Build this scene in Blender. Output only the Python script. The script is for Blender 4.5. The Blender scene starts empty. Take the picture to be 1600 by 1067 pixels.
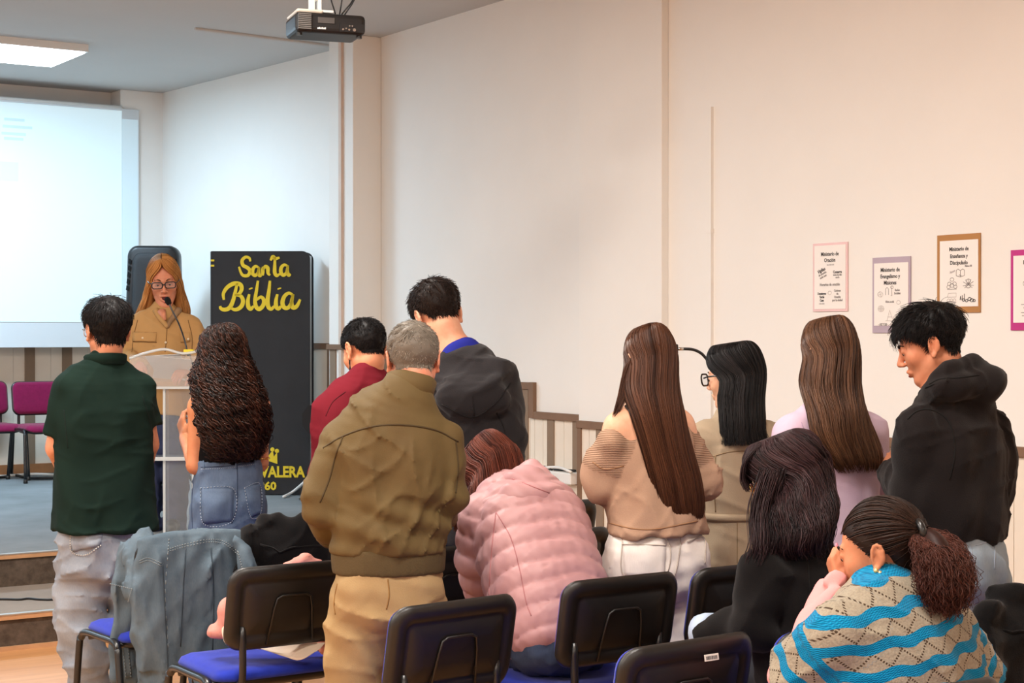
import bpy, bmesh, math, random
import numpy as np
from mathutils import Vector, Matrix, Euler

# ------------------------------------------------------------------ camera, world, lights, exposure
scene = bpy.context.scene
COL = scene.collection
F_PX, W_PX, H_PX = 2600.0, 1600.0, 1067.0
CAM_H, YAW, PITCH = 1.60, math.radians(33.6), math.radians(0.297)
camd = bpy.data.cameras.new('camera')
camd.sensor_width = 36.0
camd.lens = 36.0 * F_PX / W_PX
camd.clip_end = 200
cam = bpy.data.objects.new('camera', camd)
COL.objects.link(cam)
cam.location = (0, 0, CAM_H)
cam.rotation_euler = (math.pi / 2 - PITCH, 0, -YAW)
scene.camera = cam
CAM = Matrix.Translation((0, 0, CAM_H)) @ Euler((math.pi / 2 - PITCH, 0, -YAW)).to_matrix().to_4x4()

world = bpy.data.worlds.new('world')
scene.world = world
world.use_nodes = True
world.node_tree.nodes['Background'].inputs[0].default_value = (0.75, 0.8, 0.9, 1)
world.node_tree.nodes['Background'].inputs[1].default_value = 0.05

scene.view_settings.view_transform = 'Standard'
scene.view_settings.look = 'None'
scene.view_settings.gamma = 1.0
scene.view_settings.use_curve_mapping = False
scene.view_settings.exposure = 0.14
scene.cycles.max_bounces = 6
scene.cycles.diffuse_bounces = 4
scene.cycles.transparent_max_bounces = 16

CEIL = 3.77
WARM, COOL = (1.0, 0.958, 0.90), (0.52, 0.78, 1.0)
def area(name, loc, sx, sy, power, color):
    l = bpy.data.lights.new(name, 'AREA')
    l.shape = 'RECTANGLE'; l.size = sx; l.size_y = sy; l.energy = power; l.color = color
    o = bpy.data.objects.new(name, l); COL.objects.link(o); o.location = loc
    return o
ROOM_LAMPS = [(-3.4, -0.5), (-0.6, -0.5), (2.2, -0.5), (-3.4, 3.0), (-0.6, 3.0), (2.2, 3.0), (-3.4, 6.3), (-0.6, 6.3), (2.2, 6.3)]
LAMP_W = {-0.5: 46, 3.0: 80, 6.3: 108}
STAGE_LAMPS = [(3.66, 12.62), (0.2, 12.62), (-3.2, 12.62)]
for x, y in ROOM_LAMPS:
    area('ceiling_lamp_light', (x, y, CEIL - 0.075), 1.15, 0.55, LAMP_W[y], WARM)
for x, y in STAGE_LAMPS:
    area('stage_lamp_light', (x, y, CEIL - 0.075), 1.15, 0.72, 84, COOL)

# ------------------------------------------------------------------ pixel helpers (a pixel and a distance make a point in the room)
def W(px, py, Z):
    return CAM @ Vector(((px - W_PX / 2) / F_PX * Z, -(py - H_PX / 2) / F_PX * Z, -Z))
def ray(px, py):
    o = CAM.translation
    return o, (W(px, py, 1.0) - o)
def on_plane(px, py, axis, val):
    o, d = ray(px, py)
    t = (val - o[axis]) / d[axis]
    return o + d * t

# ------------------------------------------------------------------ materials
def lin(c):
    r = []
    for v in c[:3]:
        v = v / 255.0
        r.append(v / 12.92 if v <= 0.04045 else ((v + 0.055) / 1.055) ** 2.4)
    return (*r, 1.0)
MATS = {}
class NT:
    def __init__(s, name):
        s.m = bpy.data.materials.new(name); s.m.use_nodes = True
        s.t = s.m.node_tree; s.b = s.t.nodes['Principled BSDF']
    def n(s, ty, **k):
        nd = s.t.nodes.new(ty)
        for a, v in k.items():
            if a.startswith('_'):
                setattr(nd, a[1:], v)
            else:
                nd.inputs[a.replace('0', ' ')].default_value = v
        return nd
    def l(s, a, b): s.t.links.new(a, b)
    def math(s, op, a, b=None, c=None):
        nd = s.t.nodes.new('ShaderNodeMath'); nd.operation = op
        for i, v in enumerate((a, b, c)):
            if v is None: continue
            if isinstance(v, (int, float)): nd.inputs[i].default_value = v
            else: s.l(v, nd.inputs[i])
        return nd.outputs[0]
    def mix(s, f, a, b):
        nd = s.t.nodes.new('ShaderNodeMix'); nd.data_type = 'RGBA'
        for i, v in ((0, f), (6, a), (7, b)):
            if isinstance(v, (int, float)): nd.inputs[i].default_value = v
            elif isinstance(v, tuple): nd.inputs[i].default_value = v
            else: s.l(v, nd.inputs[i])
        return nd.outputs[2]
def mat(name, rgb, rough=0.6, var=0.12, vscale=6.0, bump=0.0, bscale=150.0, spec=0.3, metal=0.0, sheen=0.0,
        rgb2=None, stretch=(1, 1, 1), sss=0.0, coat=0.0):
    if name in MATS: return MATS[name]
    T = NT(name); b = T.b
    tc = T.n('ShaderNodeTexCoord'); mp = T.n('ShaderNodeMapping')
    mp.inputs['Scale'].default_value = stretch
    T.l(tc.outputs['Object'], mp.inputs['Vector'])
    c = lin(rgb)
    c2 = lin(rgb2) if rgb2 else tuple(v * (1 - var) for v in c[:3]) + (1,)
    nz = T.n('ShaderNodeTexNoise', Scale=vscale, Detail=5.0, Roughness=0.6)
    T.l(mp.outputs[0], nz.inputs['Vector'])
    rmp = T.n('ShaderNodeMapRange')
    rmp.inputs['From Min'].default_value = 0.3; rmp.inputs['From Max'].default_value = 0.7
    T.l(nz.outputs['Fac'], rmp.inputs['Value'])
    T.l(T.mix(rmp.outputs[0], c, c2), b.inputs['Base Color'])
    b.inputs['Roughness'].default_value = rough
    b.inputs['Specular IOR Level'].default_value = spec
    b.inputs['Metallic'].default_value = metal
    if sheen: b.inputs['Sheen Weight'].default_value = sheen
    if coat: b.inputs['Coat Weight'].default_value = coat
    if sss:
        b.inputs['Subsurface Weight'].default_value = sss
        b.inputs['Subsurface Radius'].default_value = (0.012, 0.005, 0.003)
        b.inputs['Subsurface Scale'].default_value = 1.0
    if bump:
        n2 = T.n('ShaderNodeTexNoise', Scale=bscale, Detail=3.0)
        T.l(mp.outputs[0], n2.inputs['Vector'])
        bp = T.n('ShaderNodeBump', Strength=bump, Distance=0.004)
        T.l(n2.outputs['Fac'], bp.inputs['Height']); T.l(bp.outputs[0], b.inputs['Normal'])
    MATS[name] = T.m
    return T.m
def denim(name, rgb, rgb2, fade=5.0):
    if name in MATS: return MATS[name]
    T = NT(name); b = T.b
    tc = T.n('ShaderNodeTexCoord')
    nz = T.n('ShaderNodeTexNoise', Scale=fade, Detail=6.0, Roughness=0.65); T.l(tc.outputs['Object'], nz.inputs['Vector'])
    mp = T.n('ShaderNodeMapping'); mp.inputs['Scale'].default_value = (1, 1, 0.12); T.l(tc.outputs['Object'], mp.inputs['Vector'])
    fi = T.n('ShaderNodeTexNoise', Scale=380.0, Detail=2.0); T.l(mp.outputs[0], fi.inputs['Vector'])
    f = T.math('MULTIPLY_ADD', fi.outputs['Fac'], 0.55, T.math('MULTIPLY_ADD', nz.outputs['Fac'], 1.7, -0.62))
    f = T.math('MINIMUM', T.math('MAXIMUM', f, 0.0), 1.0)
    T.l(T.mix(f, lin(rgb), lin(rgb2)), b.inputs['Base Color'])
    b.inputs['Roughness'].default_value = 0.85; b.inputs['Specular IOR Level'].default_value = 0.15
    bp = T.n('ShaderNodeBump', Strength=0.25, Distance=0.002)
    T.l(fi.outputs['Fac'], bp.inputs['Height']); T.l(bp.outputs[0], b.inputs['Normal'])
    MATS[name] = T.m
    return T.m
def hairmat(name, dark, light, rough=0.5, spec=0.18):
    if name in MATS: return MATS[name]
    T = NT(name); b = T.b
    at = T.n('ShaderNodeAttribute'); at.attribute_name = 'tone'
    T.l(T.mix(at.outputs['Fac'], lin(dark), lin(light)), b.inputs['Base Color'])
    b.inputs['Roughness'].default_value = rough; b.inputs['Specular IOR Level'].default_value = spec
    MATS[name] = T.m
    return T.m
def emit(name, rgb, strength):
    if name in MATS: return MATS[name]
    T = NT(name)
    T.b.inputs['Base Color'].default_value = lin(rgb)
    T.b.inputs['Emission Color'].default_value = lin(rgb)
    T.b.inputs['Emission Strength'].default_value = strength
    MATS[name] = T.m
    return T.m
def acrylic(name, alpha=0.16, tint=(235, 242, 245), rough=0.05):
    # thin clear sheet: mostly straight-through with a soft surface reflection
    if name in MATS: return MATS[name]
    T = NT(name); T.t.nodes.remove(T.b)
    out = T.t.nodes['Material Output']
    tr = T.n('ShaderNodeBsdfTransparent'); tr.inputs[0].default_value = (0.96, 0.97, 0.98, 1)
    pb = T.n('ShaderNodeBsdfPrincipled'); pb.inputs['Base Color'].default_value = lin(tint); pb.inputs['Roughness'].default_value = rough
    mx = T.n('ShaderNodeMixShader'); mx.inputs[0].default_value = alpha
    T.l(tr.outputs[0], mx.inputs[1]); T.l(pb.outputs[0], mx.inputs[2]); T.l(mx.outputs[0], out.inputs[0])
    MATS[name] = T.m
    return T.m

# ------------------------------------------------------------------ object helpers
def add(name, me, m=None, parent=None):
    o = bpy.data.objects.new(name, me); COL.objects.link(o)
    if m is not None and not me.materials: me.materials.append(m)
    if parent is not None: o.parent = parent
    return o
def tag(o, label=None, cat=None, group=None, kind=None):
    if label: o['label'] = label
    if cat: o['category'] = cat
    if group: o['group'] = group
    if kind: o['kind'] = kind
    return o
def thing(name, label, cat, loc=(0, 0, 0), rz=0.0, group=None):
    o = bpy.data.objects.new(name, None); COL.objects.link(o)
    o.empty_display_size = 0.1
    o.location = loc; o.rotation_euler = (0, 0, rz)
    return tag(o, label, cat, group)
def pym(verts, faces, smooth=False, name='mesh'):
    me = bpy.data.meshes.new(name); me.from_pydata([tuple(v) for v in verts], [], [tuple(f) for f in faces])
    if smooth: me.polygons.foreach_set('use_smooth', [True] * len(me.polygons))
    me.update(); return me
def npmesh(V, Q, smooth=True, name='mesh'):
    me = bpy.data.meshes.new(name)
    V = np.asarray(V, dtype=np.float32); Q = np.asarray(Q, dtype=np.int32)
    k = Q.shape[1]
    me.vertices.add(len(V)); me.vertices.foreach_set('co', V.ravel())
    me.loops.add(Q.size); me.loops.foreach_set('vertex_index', Q.ravel())
    me.polygons.add(len(Q))
    me.polygons.foreach_set('loop_start', np.arange(0, Q.size, k, dtype=np.int32))
    if smooth: me.polygons.foreach_set('use_smooth', np.ones(len(Q), dtype=bool))
    me.update(calc_edges=True); me.validate()
    return me
class MB:
    """collects simple solids into one mesh"""
    def __init__(s): s.v = []; s.f = []
    def box(s, lo, hi, M=None):
        b = len(s.v)
        for z in (lo[2], hi[2]):
            for x, y in ((lo[0], lo[1]), (hi[0], lo[1]), (hi[0], hi[1]), (lo[0], hi[1])):
                p = Vector((x, y, z)); s.v.append(M @ p if M else p)
        for q in ((0, 3, 2, 1), (4, 5, 6, 7), (0, 1, 5, 4), (1, 2, 6, 5), (2, 3, 7, 6), (3, 0, 4, 7)):
            s.f.append(tuple(b + i for i in q))
        return s
    def prism(s, poly, off):
        """polygon points (3D) swept by the vector off"""
        b = len(s.v); n = len(poly); off = Vector(off)
        s.v += [Vector(p) for p in poly] + [Vector(p) + off for p in poly]
        s.f.append(tuple(range(b + n - 1, b - 1, -1))); s.f.append(tuple(range(b + n, b + 2 * n)))
        for i in range(n):
            j = (i + 1) % n
            s.f.append((b + i, b + j, b + n + j, b + n + i))
        return s
    def tube(s, pts, r, n=8, closed=False, flat=1.0):
        pts = [Vector(p) for p in pts]; m = len(pts); b = len(s.v)
        rr = r if hasattr(r, '__len__') else [r] * m
        ref = None
        for i, p in enumerate(pts):
            a = pts[i - 1] if (i or closed) else pts[i]; c = pts[(i + 1) % m] if (i < m - 1 or closed) else pts[i]
            t = (c - a).normalized()
            if ref is None:
                ref = Vector((0, 0, 1)) if abs(t.z) < 0.9 else Vector((1, 0, 0))
            u = (ref - t * ref.dot(t)).normalized(); w = t.cross(u); ref = u
            for k in range(n):
                an = 2 * math.pi * k / n
                s.v.append(p + u * math.cos(an) * rr[i] * flat + w * math.sin(an) * rr[i])
        for i in range(m if closed else m - 1):
            for k in range(n):
                a0 = b + i * n + k; a1 = b + i * n + (k + 1) % n
                c0 = b + ((i + 1) % m) * n + k; c1 = b + ((i + 1) % m) * n + (k + 1) % n
                s.f.append((a0, a1, c1, c0))
        if not closed:
            s.f.append(tuple(b + k for k in range(n - 1, -1, -1))); s.f.append(tuple(b + (m - 1) * n + k for k in range(n)))
        return s
    def lathe(s, prof, n=24, M=None):
        b = len(s.v); m = len(prof)
        for r, z in prof:
            for k in range(n):
                a = 2 * math.pi * k / n; p = Vector((r * math.cos(a), r * math.sin(a), z)); s.v.append(M @ p if M else p)
        for i in range(m - 1):
            for k in range(n):
                s.f.append((b + i * n + k, b + i * n + (k + 1) % n, b + (i + 1) * n + (k + 1) % n, b + (i + 1) * n + k))
        s.f.append(tuple(b + k for k in range(n - 1, -1, -1))); s.f.append(tuple(b + (m - 1) * n + k for k in range(n)))
        return s
    def me(s, smooth=False): return pym(s.v, s.f, smooth)
def boxme(lo, hi, bev=0.0, seg=2):
    bm = bmesh.new(); bmesh.ops.create_cube(bm, size=1.0)
    for v in bm.verts:
        v.co = Vector([lo[i] + (v.co[i] + 0.5) * (hi[i] - lo[i]) for i in range(3)])
    if bev:
        bmesh.ops.bevel(bm, geom=bm.edges[:] + bm.verts[:], offset=bev, segments=seg, affect='EDGES', profile=0.5)
    me = bpy.data.meshes.new('mesh'); bm.to_mesh(me); bm.free(); return me
def crom(P, n, closed=False):
    """smooth curve through P, n points"""
    P = np.asarray(P, float); m = len(P)
    t = np.linspace(0, m if closed else m - 1, n, endpoint=not closed)
    i = np.minimum(t.astype(int), m - 1 if closed else m - 2); f = (t - i)[:, None]
    if closed: g = lambda k: P[k % m]
    else:
        E = np.vstack([2 * P[0] - P[1], P, 2 * P[-1] - P[-2]]); g = lambda k: E[np.clip(k + 1, 0, m + 1)]
    a, b, c, d = g(i - 1), g(i), g(i + 1), g(i + 2)
    return 0.5 * ((2 * b) + (c - a) * f + (2 * a - 5 * b + 4 * c - d) * f ** 2 + (3 * b - a - 3 * c + d) * f ** 3)
def rrect(hw, hh, r, n=6):
    """rounded rectangle outline, counter-clockwise"""
    pts = []
    for cx, cy, a0 in ((hw - r, hh - r, 0), (-hw + r, hh - r, 90), (-hw + r, -hh + r, 180), (hw - r, -hh + r, 270)):
        for k in range(n + 1):
            a = math.radians(a0 + 90 * k / n); pts.append((cx + r * math.cos(a), cy + r * math.sin(a)))
    return pts
def pillow(hw, hh, r, rings, deform, n=6):
    """a panel built from rings (inset in metres, depth); deform(x, depth, z) places it"""
    V = []; Fc = []; m = 4 * (n + 1)
    for ins, dp in rings:
        for x, z in rrect(hw - ins, hh - ins, max(0.004, r - ins * 0.7), n): V.append(deform(x, dp, z))
    for i in range(len(rings) - 1):
        for k in range(m):
            Fc.append((i * m + k, i * m + (k + 1) % m, (i + 1) * m + (k + 1) % m, (i + 1) * m + k))
    Fc.append(tuple(range(m - 1, -1, -1))); L = (len(rings) - 1) * m; Fc.append(tuple(range(L, L + m)))
    return pym(V, Fc, True)
FONT_CACHE = {}
def text_me(body, size, extrude=0.0006, bold=0.0, align='CENTER', shear=0.0):
    cu = bpy.data.curves.new('lettering', 'FONT'); cu.body = body; cu.size = size; cu.extrude = extrude; cu.offset = bold
    cu.align_x = align; cu.align_y = 'CENTER'; cu.resolution_u = 2; cu.shear = shear
    o = bpy.data.objects.new('tmp', cu); COL.objects.link(o)
    dg = bpy.context.evaluated_depsgraph_get()
    me = bpy.data.meshes.new_from_object(o.evaluated_get(dg)); me.name = 'lettering'
    bpy.data.objects.remove(o); bpy.data.curves.remove(cu)
    me.materials.clear()
    return me

# ------------------------------------------------------------------ implicit-surface kit: bodies, clothes and hair caps are grown as one skin
def axis(lo, hi, h, fine=()):
    """grid line positions, finer inside the intervals of fine = [(lo, hi, h)]"""
    out = [lo]
    while out[-1] < hi:
        st = h
        for a, b, q in fine:
            if a - st < out[-1] < b: st = min(st, q)
        out.append(out[-1] + st)
    return np.array(out)
class Field:
    def __init__(s, lo, hi, h, fine=((), (), ())):
        s.ax = [axis(lo[i], hi[i], h, fine[i]) for i in range(3)]
        s.F = np.full([len(a) for a in s.ax], 9.0, dtype=np.float32)
    def box(s, lo, hi):
        sl = []
        for a, l, h in zip(s.ax, lo, hi):
            i = max(0, int(np.searchsorted(a, l)) - 1); j = min(len(a), int(np.searchsorted(a, h)) + 1)
            sl.append(slice(i, max(i, j)))
        X, Y, Z = np.meshgrid(s.ax[0][sl[0]], s.ax[1][sl[1]], s.ax[2][sl[2]], indexing='ij')
        return tuple(sl), X, Y, Z
    def put(s, fn, lo, hi, k=0.02, op='u'):
        sl, X, Y, Z = s.box(np.asarray(lo) - k - 0.03, np.asarray(hi) + k + 0.03)
        if X.size == 0: return
        d = fn(X, Y, Z); a = s.F[sl]
        if op == 'u':
            h = np.clip(0.5 + 0.5 * (a - d) / k, 0, 1); s.F[sl] = a * (1 - h) + d * h - k * h * (1 - h)
        else:
            d = -d
            h = np.clip(0.5 - 0.5 * (a - d) / k, 0, 1); s.F[sl] = a * (1 - h) + d * h + k * h * (1 - h)
    def seg(s, a, b, ra, rb, k=0.02, op='u', flat=False, flat0=False):
        a = np.asarray(a, float); b = np.asarray(b, float); v = b - a; L2 = max(1e-9, float(v @ v)); L = math.sqrt(L2); R = max(ra, rb)
        def fn(X, Y, Z):
            qx, qy, qz = X - a[0], Y - a[1], Z - a[2]
            tr = (qx * v[0] + qy * v[1] + qz * v[2]) / L2
            t = np.clip(tr, 0, 1)
            d = np.sqrt((qx - t * v[0]) ** 2 + (qy - t * v[1]) ** 2 + (qz - t * v[2]) ** 2) - (ra + (rb - ra) * t)
            if flat: d = np.maximum(d, (tr - 1) * L)
            if flat0: d = np.maximum(d, -tr * L)
            return d
        s.put(fn, np.minimum(a, b) - R, np.maximum(a, b) + R, k, op)
    def chain(s, P, R, k=0.02, op='u', flat=False, n=0):
        if n:
            PR = crom(np.hstack([np.asarray(P, float), np.asarray(R, float)[:, None]]), n); P = PR[:, :3]; R = np.maximum(PR[:, 3], 0.002)
        for i in range(len(P) - 1):
            s.seg(P[i], P[i + 1], R[i], R[i + 1], k, op, flat and i == len(P) - 2)
    def ell(s, c, r, k=0.02, op='u', M=None):
        c = np.asarray(c, float); r = np.asarray(r, float); R = float(max(r)); Mi = None if M is None else np.asarray(M.inverted())
        def fn(X, Y, Z):
            x, y, z = X - c[0], Y - c[1], Z - c[2]
            if Mi is not None:
                x, y, z = (Mi[0, 0] * x + Mi[0, 1] * y + Mi[0, 2] * z, Mi[1, 0] * x + Mi[1, 1] * y + Mi[1, 2] * z, Mi[2, 0] * x + Mi[2, 1] * y + Mi[2, 2] * z)
            k0 = np.sqrt((x / r[0]) ** 2 + (y / r[1]) ** 2 + (z / r[2]) ** 2)
            k1 = np.sqrt((x / r[0] ** 2) ** 2 + (y / r[1] ** 2) ** 2 + (z / r[2] ** 2) ** 2)
            return k0 * (k0 - 1) / np.maximum(k1, 1e-6)
        s.put(fn, c - R, c + R, k, op)
    def loft(s, P, RX, RY, side, k=0.02, n=18, p=2.3, op='u', capz=0.6):
        """elliptical tube through P, half-width RX along side, RY across it"""
        A = crom(np.hstack([np.asarray(P, float), np.asarray(RX, float)[:, None], np.asarray(RY, float)[:, None]]), n)
        P, RX, RY = A[:, :3], np.maximum(A[:, 3], 0.01), np.maximum(A[:, 4], 0.01)
        side = np.asarray(side, float); side /= np.linalg.norm(side)
        m = RX.max() + 0.02
        def fn(X, Y, Z):
            D = np.full(X.shape, 9.0, dtype=np.float32)
            for i in range(len(P) - 1):
                a, v = P[i], P[i + 1] - P[i]; L2 = float(v @ v); L = math.sqrt(L2); ax = v / L
                sd = side - ax * (side @ ax); sd /= np.linalg.norm(sd); fr = np.cross(ax, sd)
                qx, qy, qz = X - a[0], Y - a[1], Z - a[2]
                tr = (qx * v[0] + qy * v[1] + qz * v[2]) / L2
                t = np.clip(tr, 0, 1)
                qs = np.abs(qx * sd[0] + qy * sd[1] + qz * sd[2]); qf = np.abs(qx * fr[0] + qy * fr[1] + qz * fr[2])
                qa = np.abs(tr - t) * L
                rx = RX[i] + (RX[i + 1] - RX[i]) * t; ry = RY[i] + (RY[i + 1] - RY[i]) * t
                rr = (((qs / rx) ** p + (qf / ry) ** p) ** (2 / p) + (qa / (capz * np.minimum(rx, ry))) ** 2) ** 0.5
                q = np.sqrt(qs ** 2 + qf ** 2 + qa ** 2)
                d = np.where(rr > 0.2, q * (1 - 1 / np.maximum(rr, 0.2)), -0.8 * np.minimum(rx, ry))
                D = np.minimum(D, d)
            return D
        s.put(fn, P.min(0) - m, P.max(0) + m, k, op)
    def plane(s, pt, nrm, k=0.01):
        """cut away the side the normal points to"""
        nrm = np.asarray(nrm, float); nrm /= np.linalg.norm(nrm)
        X, Y, Z = np.meshgrid(*s.ax, indexing='ij')
        d = (X - pt[0]) * nrm[0] + (Y - pt[1]) * nrm[1] + (Z - pt[2]) * nrm[2]
        h = np.clip(0.5 - 0.5 * (s.F - d) / k, 0, 1); s.F = (s.F * (1 - h) + d * h + k * h * (1 - h)).astype(np.float32)
    def warp(s, fn):
        """add fn(x, y, z) near the skin"""
        idx = np.nonzero(np.abs(s.F) < 0.05)
        s.F[idx] += fn(s.ax[0][idx[0]], s.ax[1][idx[1]], s.ax[2][idx[2]]).astype(np.float32)
    def at(s, P):
        P = np.asarray(P, float); idx = []; fr = []
        for a in range(3):
            A = s.ax[a]; i = np.clip(np.searchsorted(A, P[:, a]) - 1, 0, len(A) - 2)
            idx.append(i); fr.append(np.clip((P[:, a] - A[i]) / (A[i + 1] - A[i]), 0, 1))
        out = np.zeros(len(P))
        for c in range(8):
            o = [(c >> b) & 1 for b in range(3)]
            w = np.ones(len(P))
            for b in range(3): w = w * (fr[b] if o[b] else 1 - fr[b])
            out += w * s.F[idx[0] + o[0], idx[1] + o[1], idx[2] + o[2]]
        ins = np.ones(len(P), bool)
        for a in range(3): ins &= (P[:, a] >= s.ax[a][0]) & (P[:, a] <= s.ax[a][-1])
        return np.where(ins, out, 9.0)
    def grad(s, P, e=0.006):
        P = np.asarray(P, float); G = np.zeros_like(P)
        for a in range(3):
            D = np.zeros(3); D[a] = e
            G[:, a] = s.at(P + D) - s.at(P - D)
        return G / np.maximum(1e-9, np.linalg.norm(G, axis=1))[:, None]
    def snap(s, P, off=0.0, it=6):
        P = np.array(P, float)
        for _ in range(it): P -= (np.clip(s.at(P), -0.03, 0.03) - off)[:, None] * s.grad(P)
        return P
    def mesh(s, relax=1):
        F, (xs, ys, zs) = s.F, s.ax
        ins = F < 0
        c = np.zeros([n - 1 for n in F.shape], dtype=np.int8)
        for o in np.ndindex(2, 2, 2):
            c += ins[o[0]:F.shape[0] - 1 + o[0], o[1]:F.shape[1] - 1 + o[1], o[2]:F.shape[2] - 1 + o[2]]
        act = (c > 0) & (c < 8); ijk = np.array(np.nonzero(act)); N = ijk.shape[1]
        idx = np.full(c.shape, -1, dtype=np.int32); idx[act] = np.arange(N)
        S = np.zeros((N, 3)); C = np.zeros(N)
        corners = list(np.ndindex(2, 2, 2))
        for A in corners:
            for ax_ in range(3):
                if A[ax_]: continue
                B = list(A); B[ax_] = 1
                ia = ijk + np.array(A)[:, None]; ib = ijk + np.array(B)[:, None]
                fa = F[ia[0], ia[1], ia[2]].astype(float); fb = F[ib[0], ib[1], ib[2]].astype(float)
                cr = (fa < 0) != (fb < 0)
                t = np.where(cr, fa / np.where(cr, fa - fb, 1), 0)
                pa = np.stack([xs[ia[0]], ys[ia[1]], zs[ia[2]]], 1); pb = np.stack([xs[ib[0]], ys[ib[1]], zs[ib[2]]], 1)
                S += np.where(cr[:, None], pa + (pb - pa) * t[:, None], 0); C += cr
        V = S / np.maximum(C, 1)[:, None]
        Q = []
        for ax_ in range(3):
            b, d = (ax_ + 1) % 3, (ax_ + 2) % 3
            lo = [slice(None)] * 3; hi = [slice(None)] * 3
            lo[ax_] = slice(0, -1); hi[ax_] = slice(1, None)
            for e in (b, d): lo[e] = slice(1, -1); hi[e] = slice(1, -1)
            A, B = ins[tuple(lo)], ins[tuple(hi)]
            for flip, M in ((False, A & ~B), (True, ~A & B)):
                g = np.array(np.nonzero(M))
                if not g.size: continue
                base = g.copy(); base[b] += 1; base[d] += 1
                def cell(db, dd):
                    q = base.copy(); q[b] += db; q[d] += dd
                    return idx[q[0], q[1], q[2]]
                q = np.stack([cell(-1, -1), cell(0, -1), cell(0, 0), cell(-1, 0)], 1)
                Q.append(q[:, ::-1] if flip else q)
        Q = np.vstack(Q)
        for _ in range(relax):
            A = np.zeros_like(V); n = np.zeros(len(V))
            for i in range(4):
                a, b = Q[:, i], Q[:, (i + 1) % 4]
                for k in range(3):
                    A[:, k] += np.bincount(a, V[b, k], len(V)) + np.bincount(b, V[a, k], len(V))
                n += np.bincount(a, minlength=len(V)) + np.bincount(b, minlength=len(V))
            V = V + 0.5 * (A / np.maximum(n, 1)[:, None] - V)
        return V, Q
def creases(seed, amp, sc, ani=(.7, .7, 1), n=6):
    """narrow raised folds that come and go over the cloth"""
    r = np.random.RandomState(seed + 900); T = []
    for _ in range(n):
        k = r.normal(size=3) * np.array(ani); k = k / np.linalg.norm(k) * sc * r.uniform(0.5, 1.2)
        k2 = r.normal(size=3); k2 = k2 / np.linalg.norm(k2) * sc * 0.35; k3 = r.normal(size=3); k3 = k3 / np.linalg.norm(k3) * 14
        T.append((k, k2, k3, r.uniform(0, 6.3), r.uniform(0, 6.3)))
    def fn(x, y, z):
        o = 0
        for k, k2, k3, a, b in T:
            w = (1 - np.abs(np.sin(.5 * (k[0] * x + k[1] * y + k[2] * z) + a + 1.2 * np.sin(k2[0] * x + k2[1] * y + k2[2] * z + b)))) ** 5
            o = o - w * np.clip(.0 + 1.1 * np.sin(k3[0] * x + k3[1] * y + k3[2] * z + a * 3), 0, 1)
        return amp * o
    return fn
def folds(seed, amp, sc, ani=(1, 1, 1), n=4):
    r = np.random.RandomState(seed); T = []
    for _ in range(n):
        k = r.normal(size=3) * np.array(ani); k = k / np.linalg.norm(k) * sc * r.uniform(0.6, 1.5)
        k2 = r.normal(size=3); k2 = k2 / np.linalg.norm(k2) * sc * 0.5
        T.append((k, k2, r.uniform(0, 6.3), r.uniform(0, 6.3)))
    def fn(x, y, z):
        o = 0
        for k, k2, a, b in T:
            o = o + np.sin(k[0] * x + k[1] * y + k[2] * z + a + 1.6 * np.sin(k2[0] * x + k2[1] * y + k2[2] * z + b))
        return amp / math.sqrt(n) * o
    return fn
# ------------------------------------------------------------------ the room
XR, YB, XL, YR = 5.97, 14.55, -6.0, -3.5
ST1, ST2, Y1, Y2 = 0.181, 0.363, 8.38, 9.30
PX = 5.92                                    # face of the wall pillar and of the ledge beside it
M_WALL = mat('wall_paint', (243, 239, 233), 0.85, 0.03, 2.0, 0.05, 60, spec=0.12)
M_CEIL = mat('ceiling_paint', (206, 202, 198), 0.9, 0.03, 1.5, spec=0.1)
M_BROWN = mat('brown_rail_paint', (134, 105, 84), 0.6, 0.12, 9.0, spec=0.25)
M_BATTEN = mat('taupe_batten_paint', (146, 124, 104), 0.65, 0.12, 8.0, spec=0.2)
M_CREAM = mat('cream_board', (240, 228, 212), 0.7, 0.05, 5.0, spec=0.2)
M_WHITE = mat('white_plastic', (238, 236, 232), 0.45, 0.03, 5.0, spec=0.4)
M_BLACKP = mat('black_plastic', (26, 25, 26), 0.42, 0.25, 12.0, 0.08, 500, spec=0.45)
M_BLACKM = mat('black_metal', (24, 24, 25), 0.3, 0.15, 12.0, spec=0.55)
M_CABLE = mat('black_cable', (22, 22, 24), 0.5, spec=0.4)
M_SILVER = mat('silver_metal', (205, 203, 200), 0.25, 0.05, 8, metal=1.0)

def struct(name, me, m, parent=None):
    o = add(name, me, m, parent)
    if parent is None: o['kind'] = 'structure'
    return o
def wood(name, c1, c2):
    T = NT(name); b = T.b
    tc = T.n('ShaderNodeTexCoord'); mp = T.n('ShaderNodeMapping'); mp.inputs['Scale'].default_value = (0.6, 9, 1)
    T.l(tc.outputs['Object'], mp.inputs['Vector'])
    nz = T.n('ShaderNodeTexNoise', Scale=2.4, Detail=8.0, Roughness=0.65, Distortion=0.8); T.l(mp.outputs[0], nz.inputs['Vector'])
    bk = T.n('ShaderNodeTexNoise', Scale=1.3, Detail=2.0); T.l(tc.outputs['Object'], bk.inputs['Vector'])
    f = T.math('MULTIPLY_ADD', nz.outputs['Fac'], 1.8, T.math('MULTIPLY_ADD', bk.outputs['Fac'], 0.6, -0.75))
    f = T.math('MINIMUM', T.math('MAXIMUM', f, 0.0), 1.0)
    T.l(T.mix(f, lin(c1), lin(c2)), b.inputs['Base Color'])
    b.inputs['Roughness'].default_value = 0.32; b.inputs['Specular IOR Level'].default_value = 0.4
    return T.m
M_FLOOR = wood('laminate', (214, 160, 108), (176, 122, 78))
M_CARPET = mat('grey_blue_carpet', (140, 144, 146), 0.95, 0.16, 2.2, 0.4, 420, spec=0.05, rgb2=(122, 126, 127))
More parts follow.
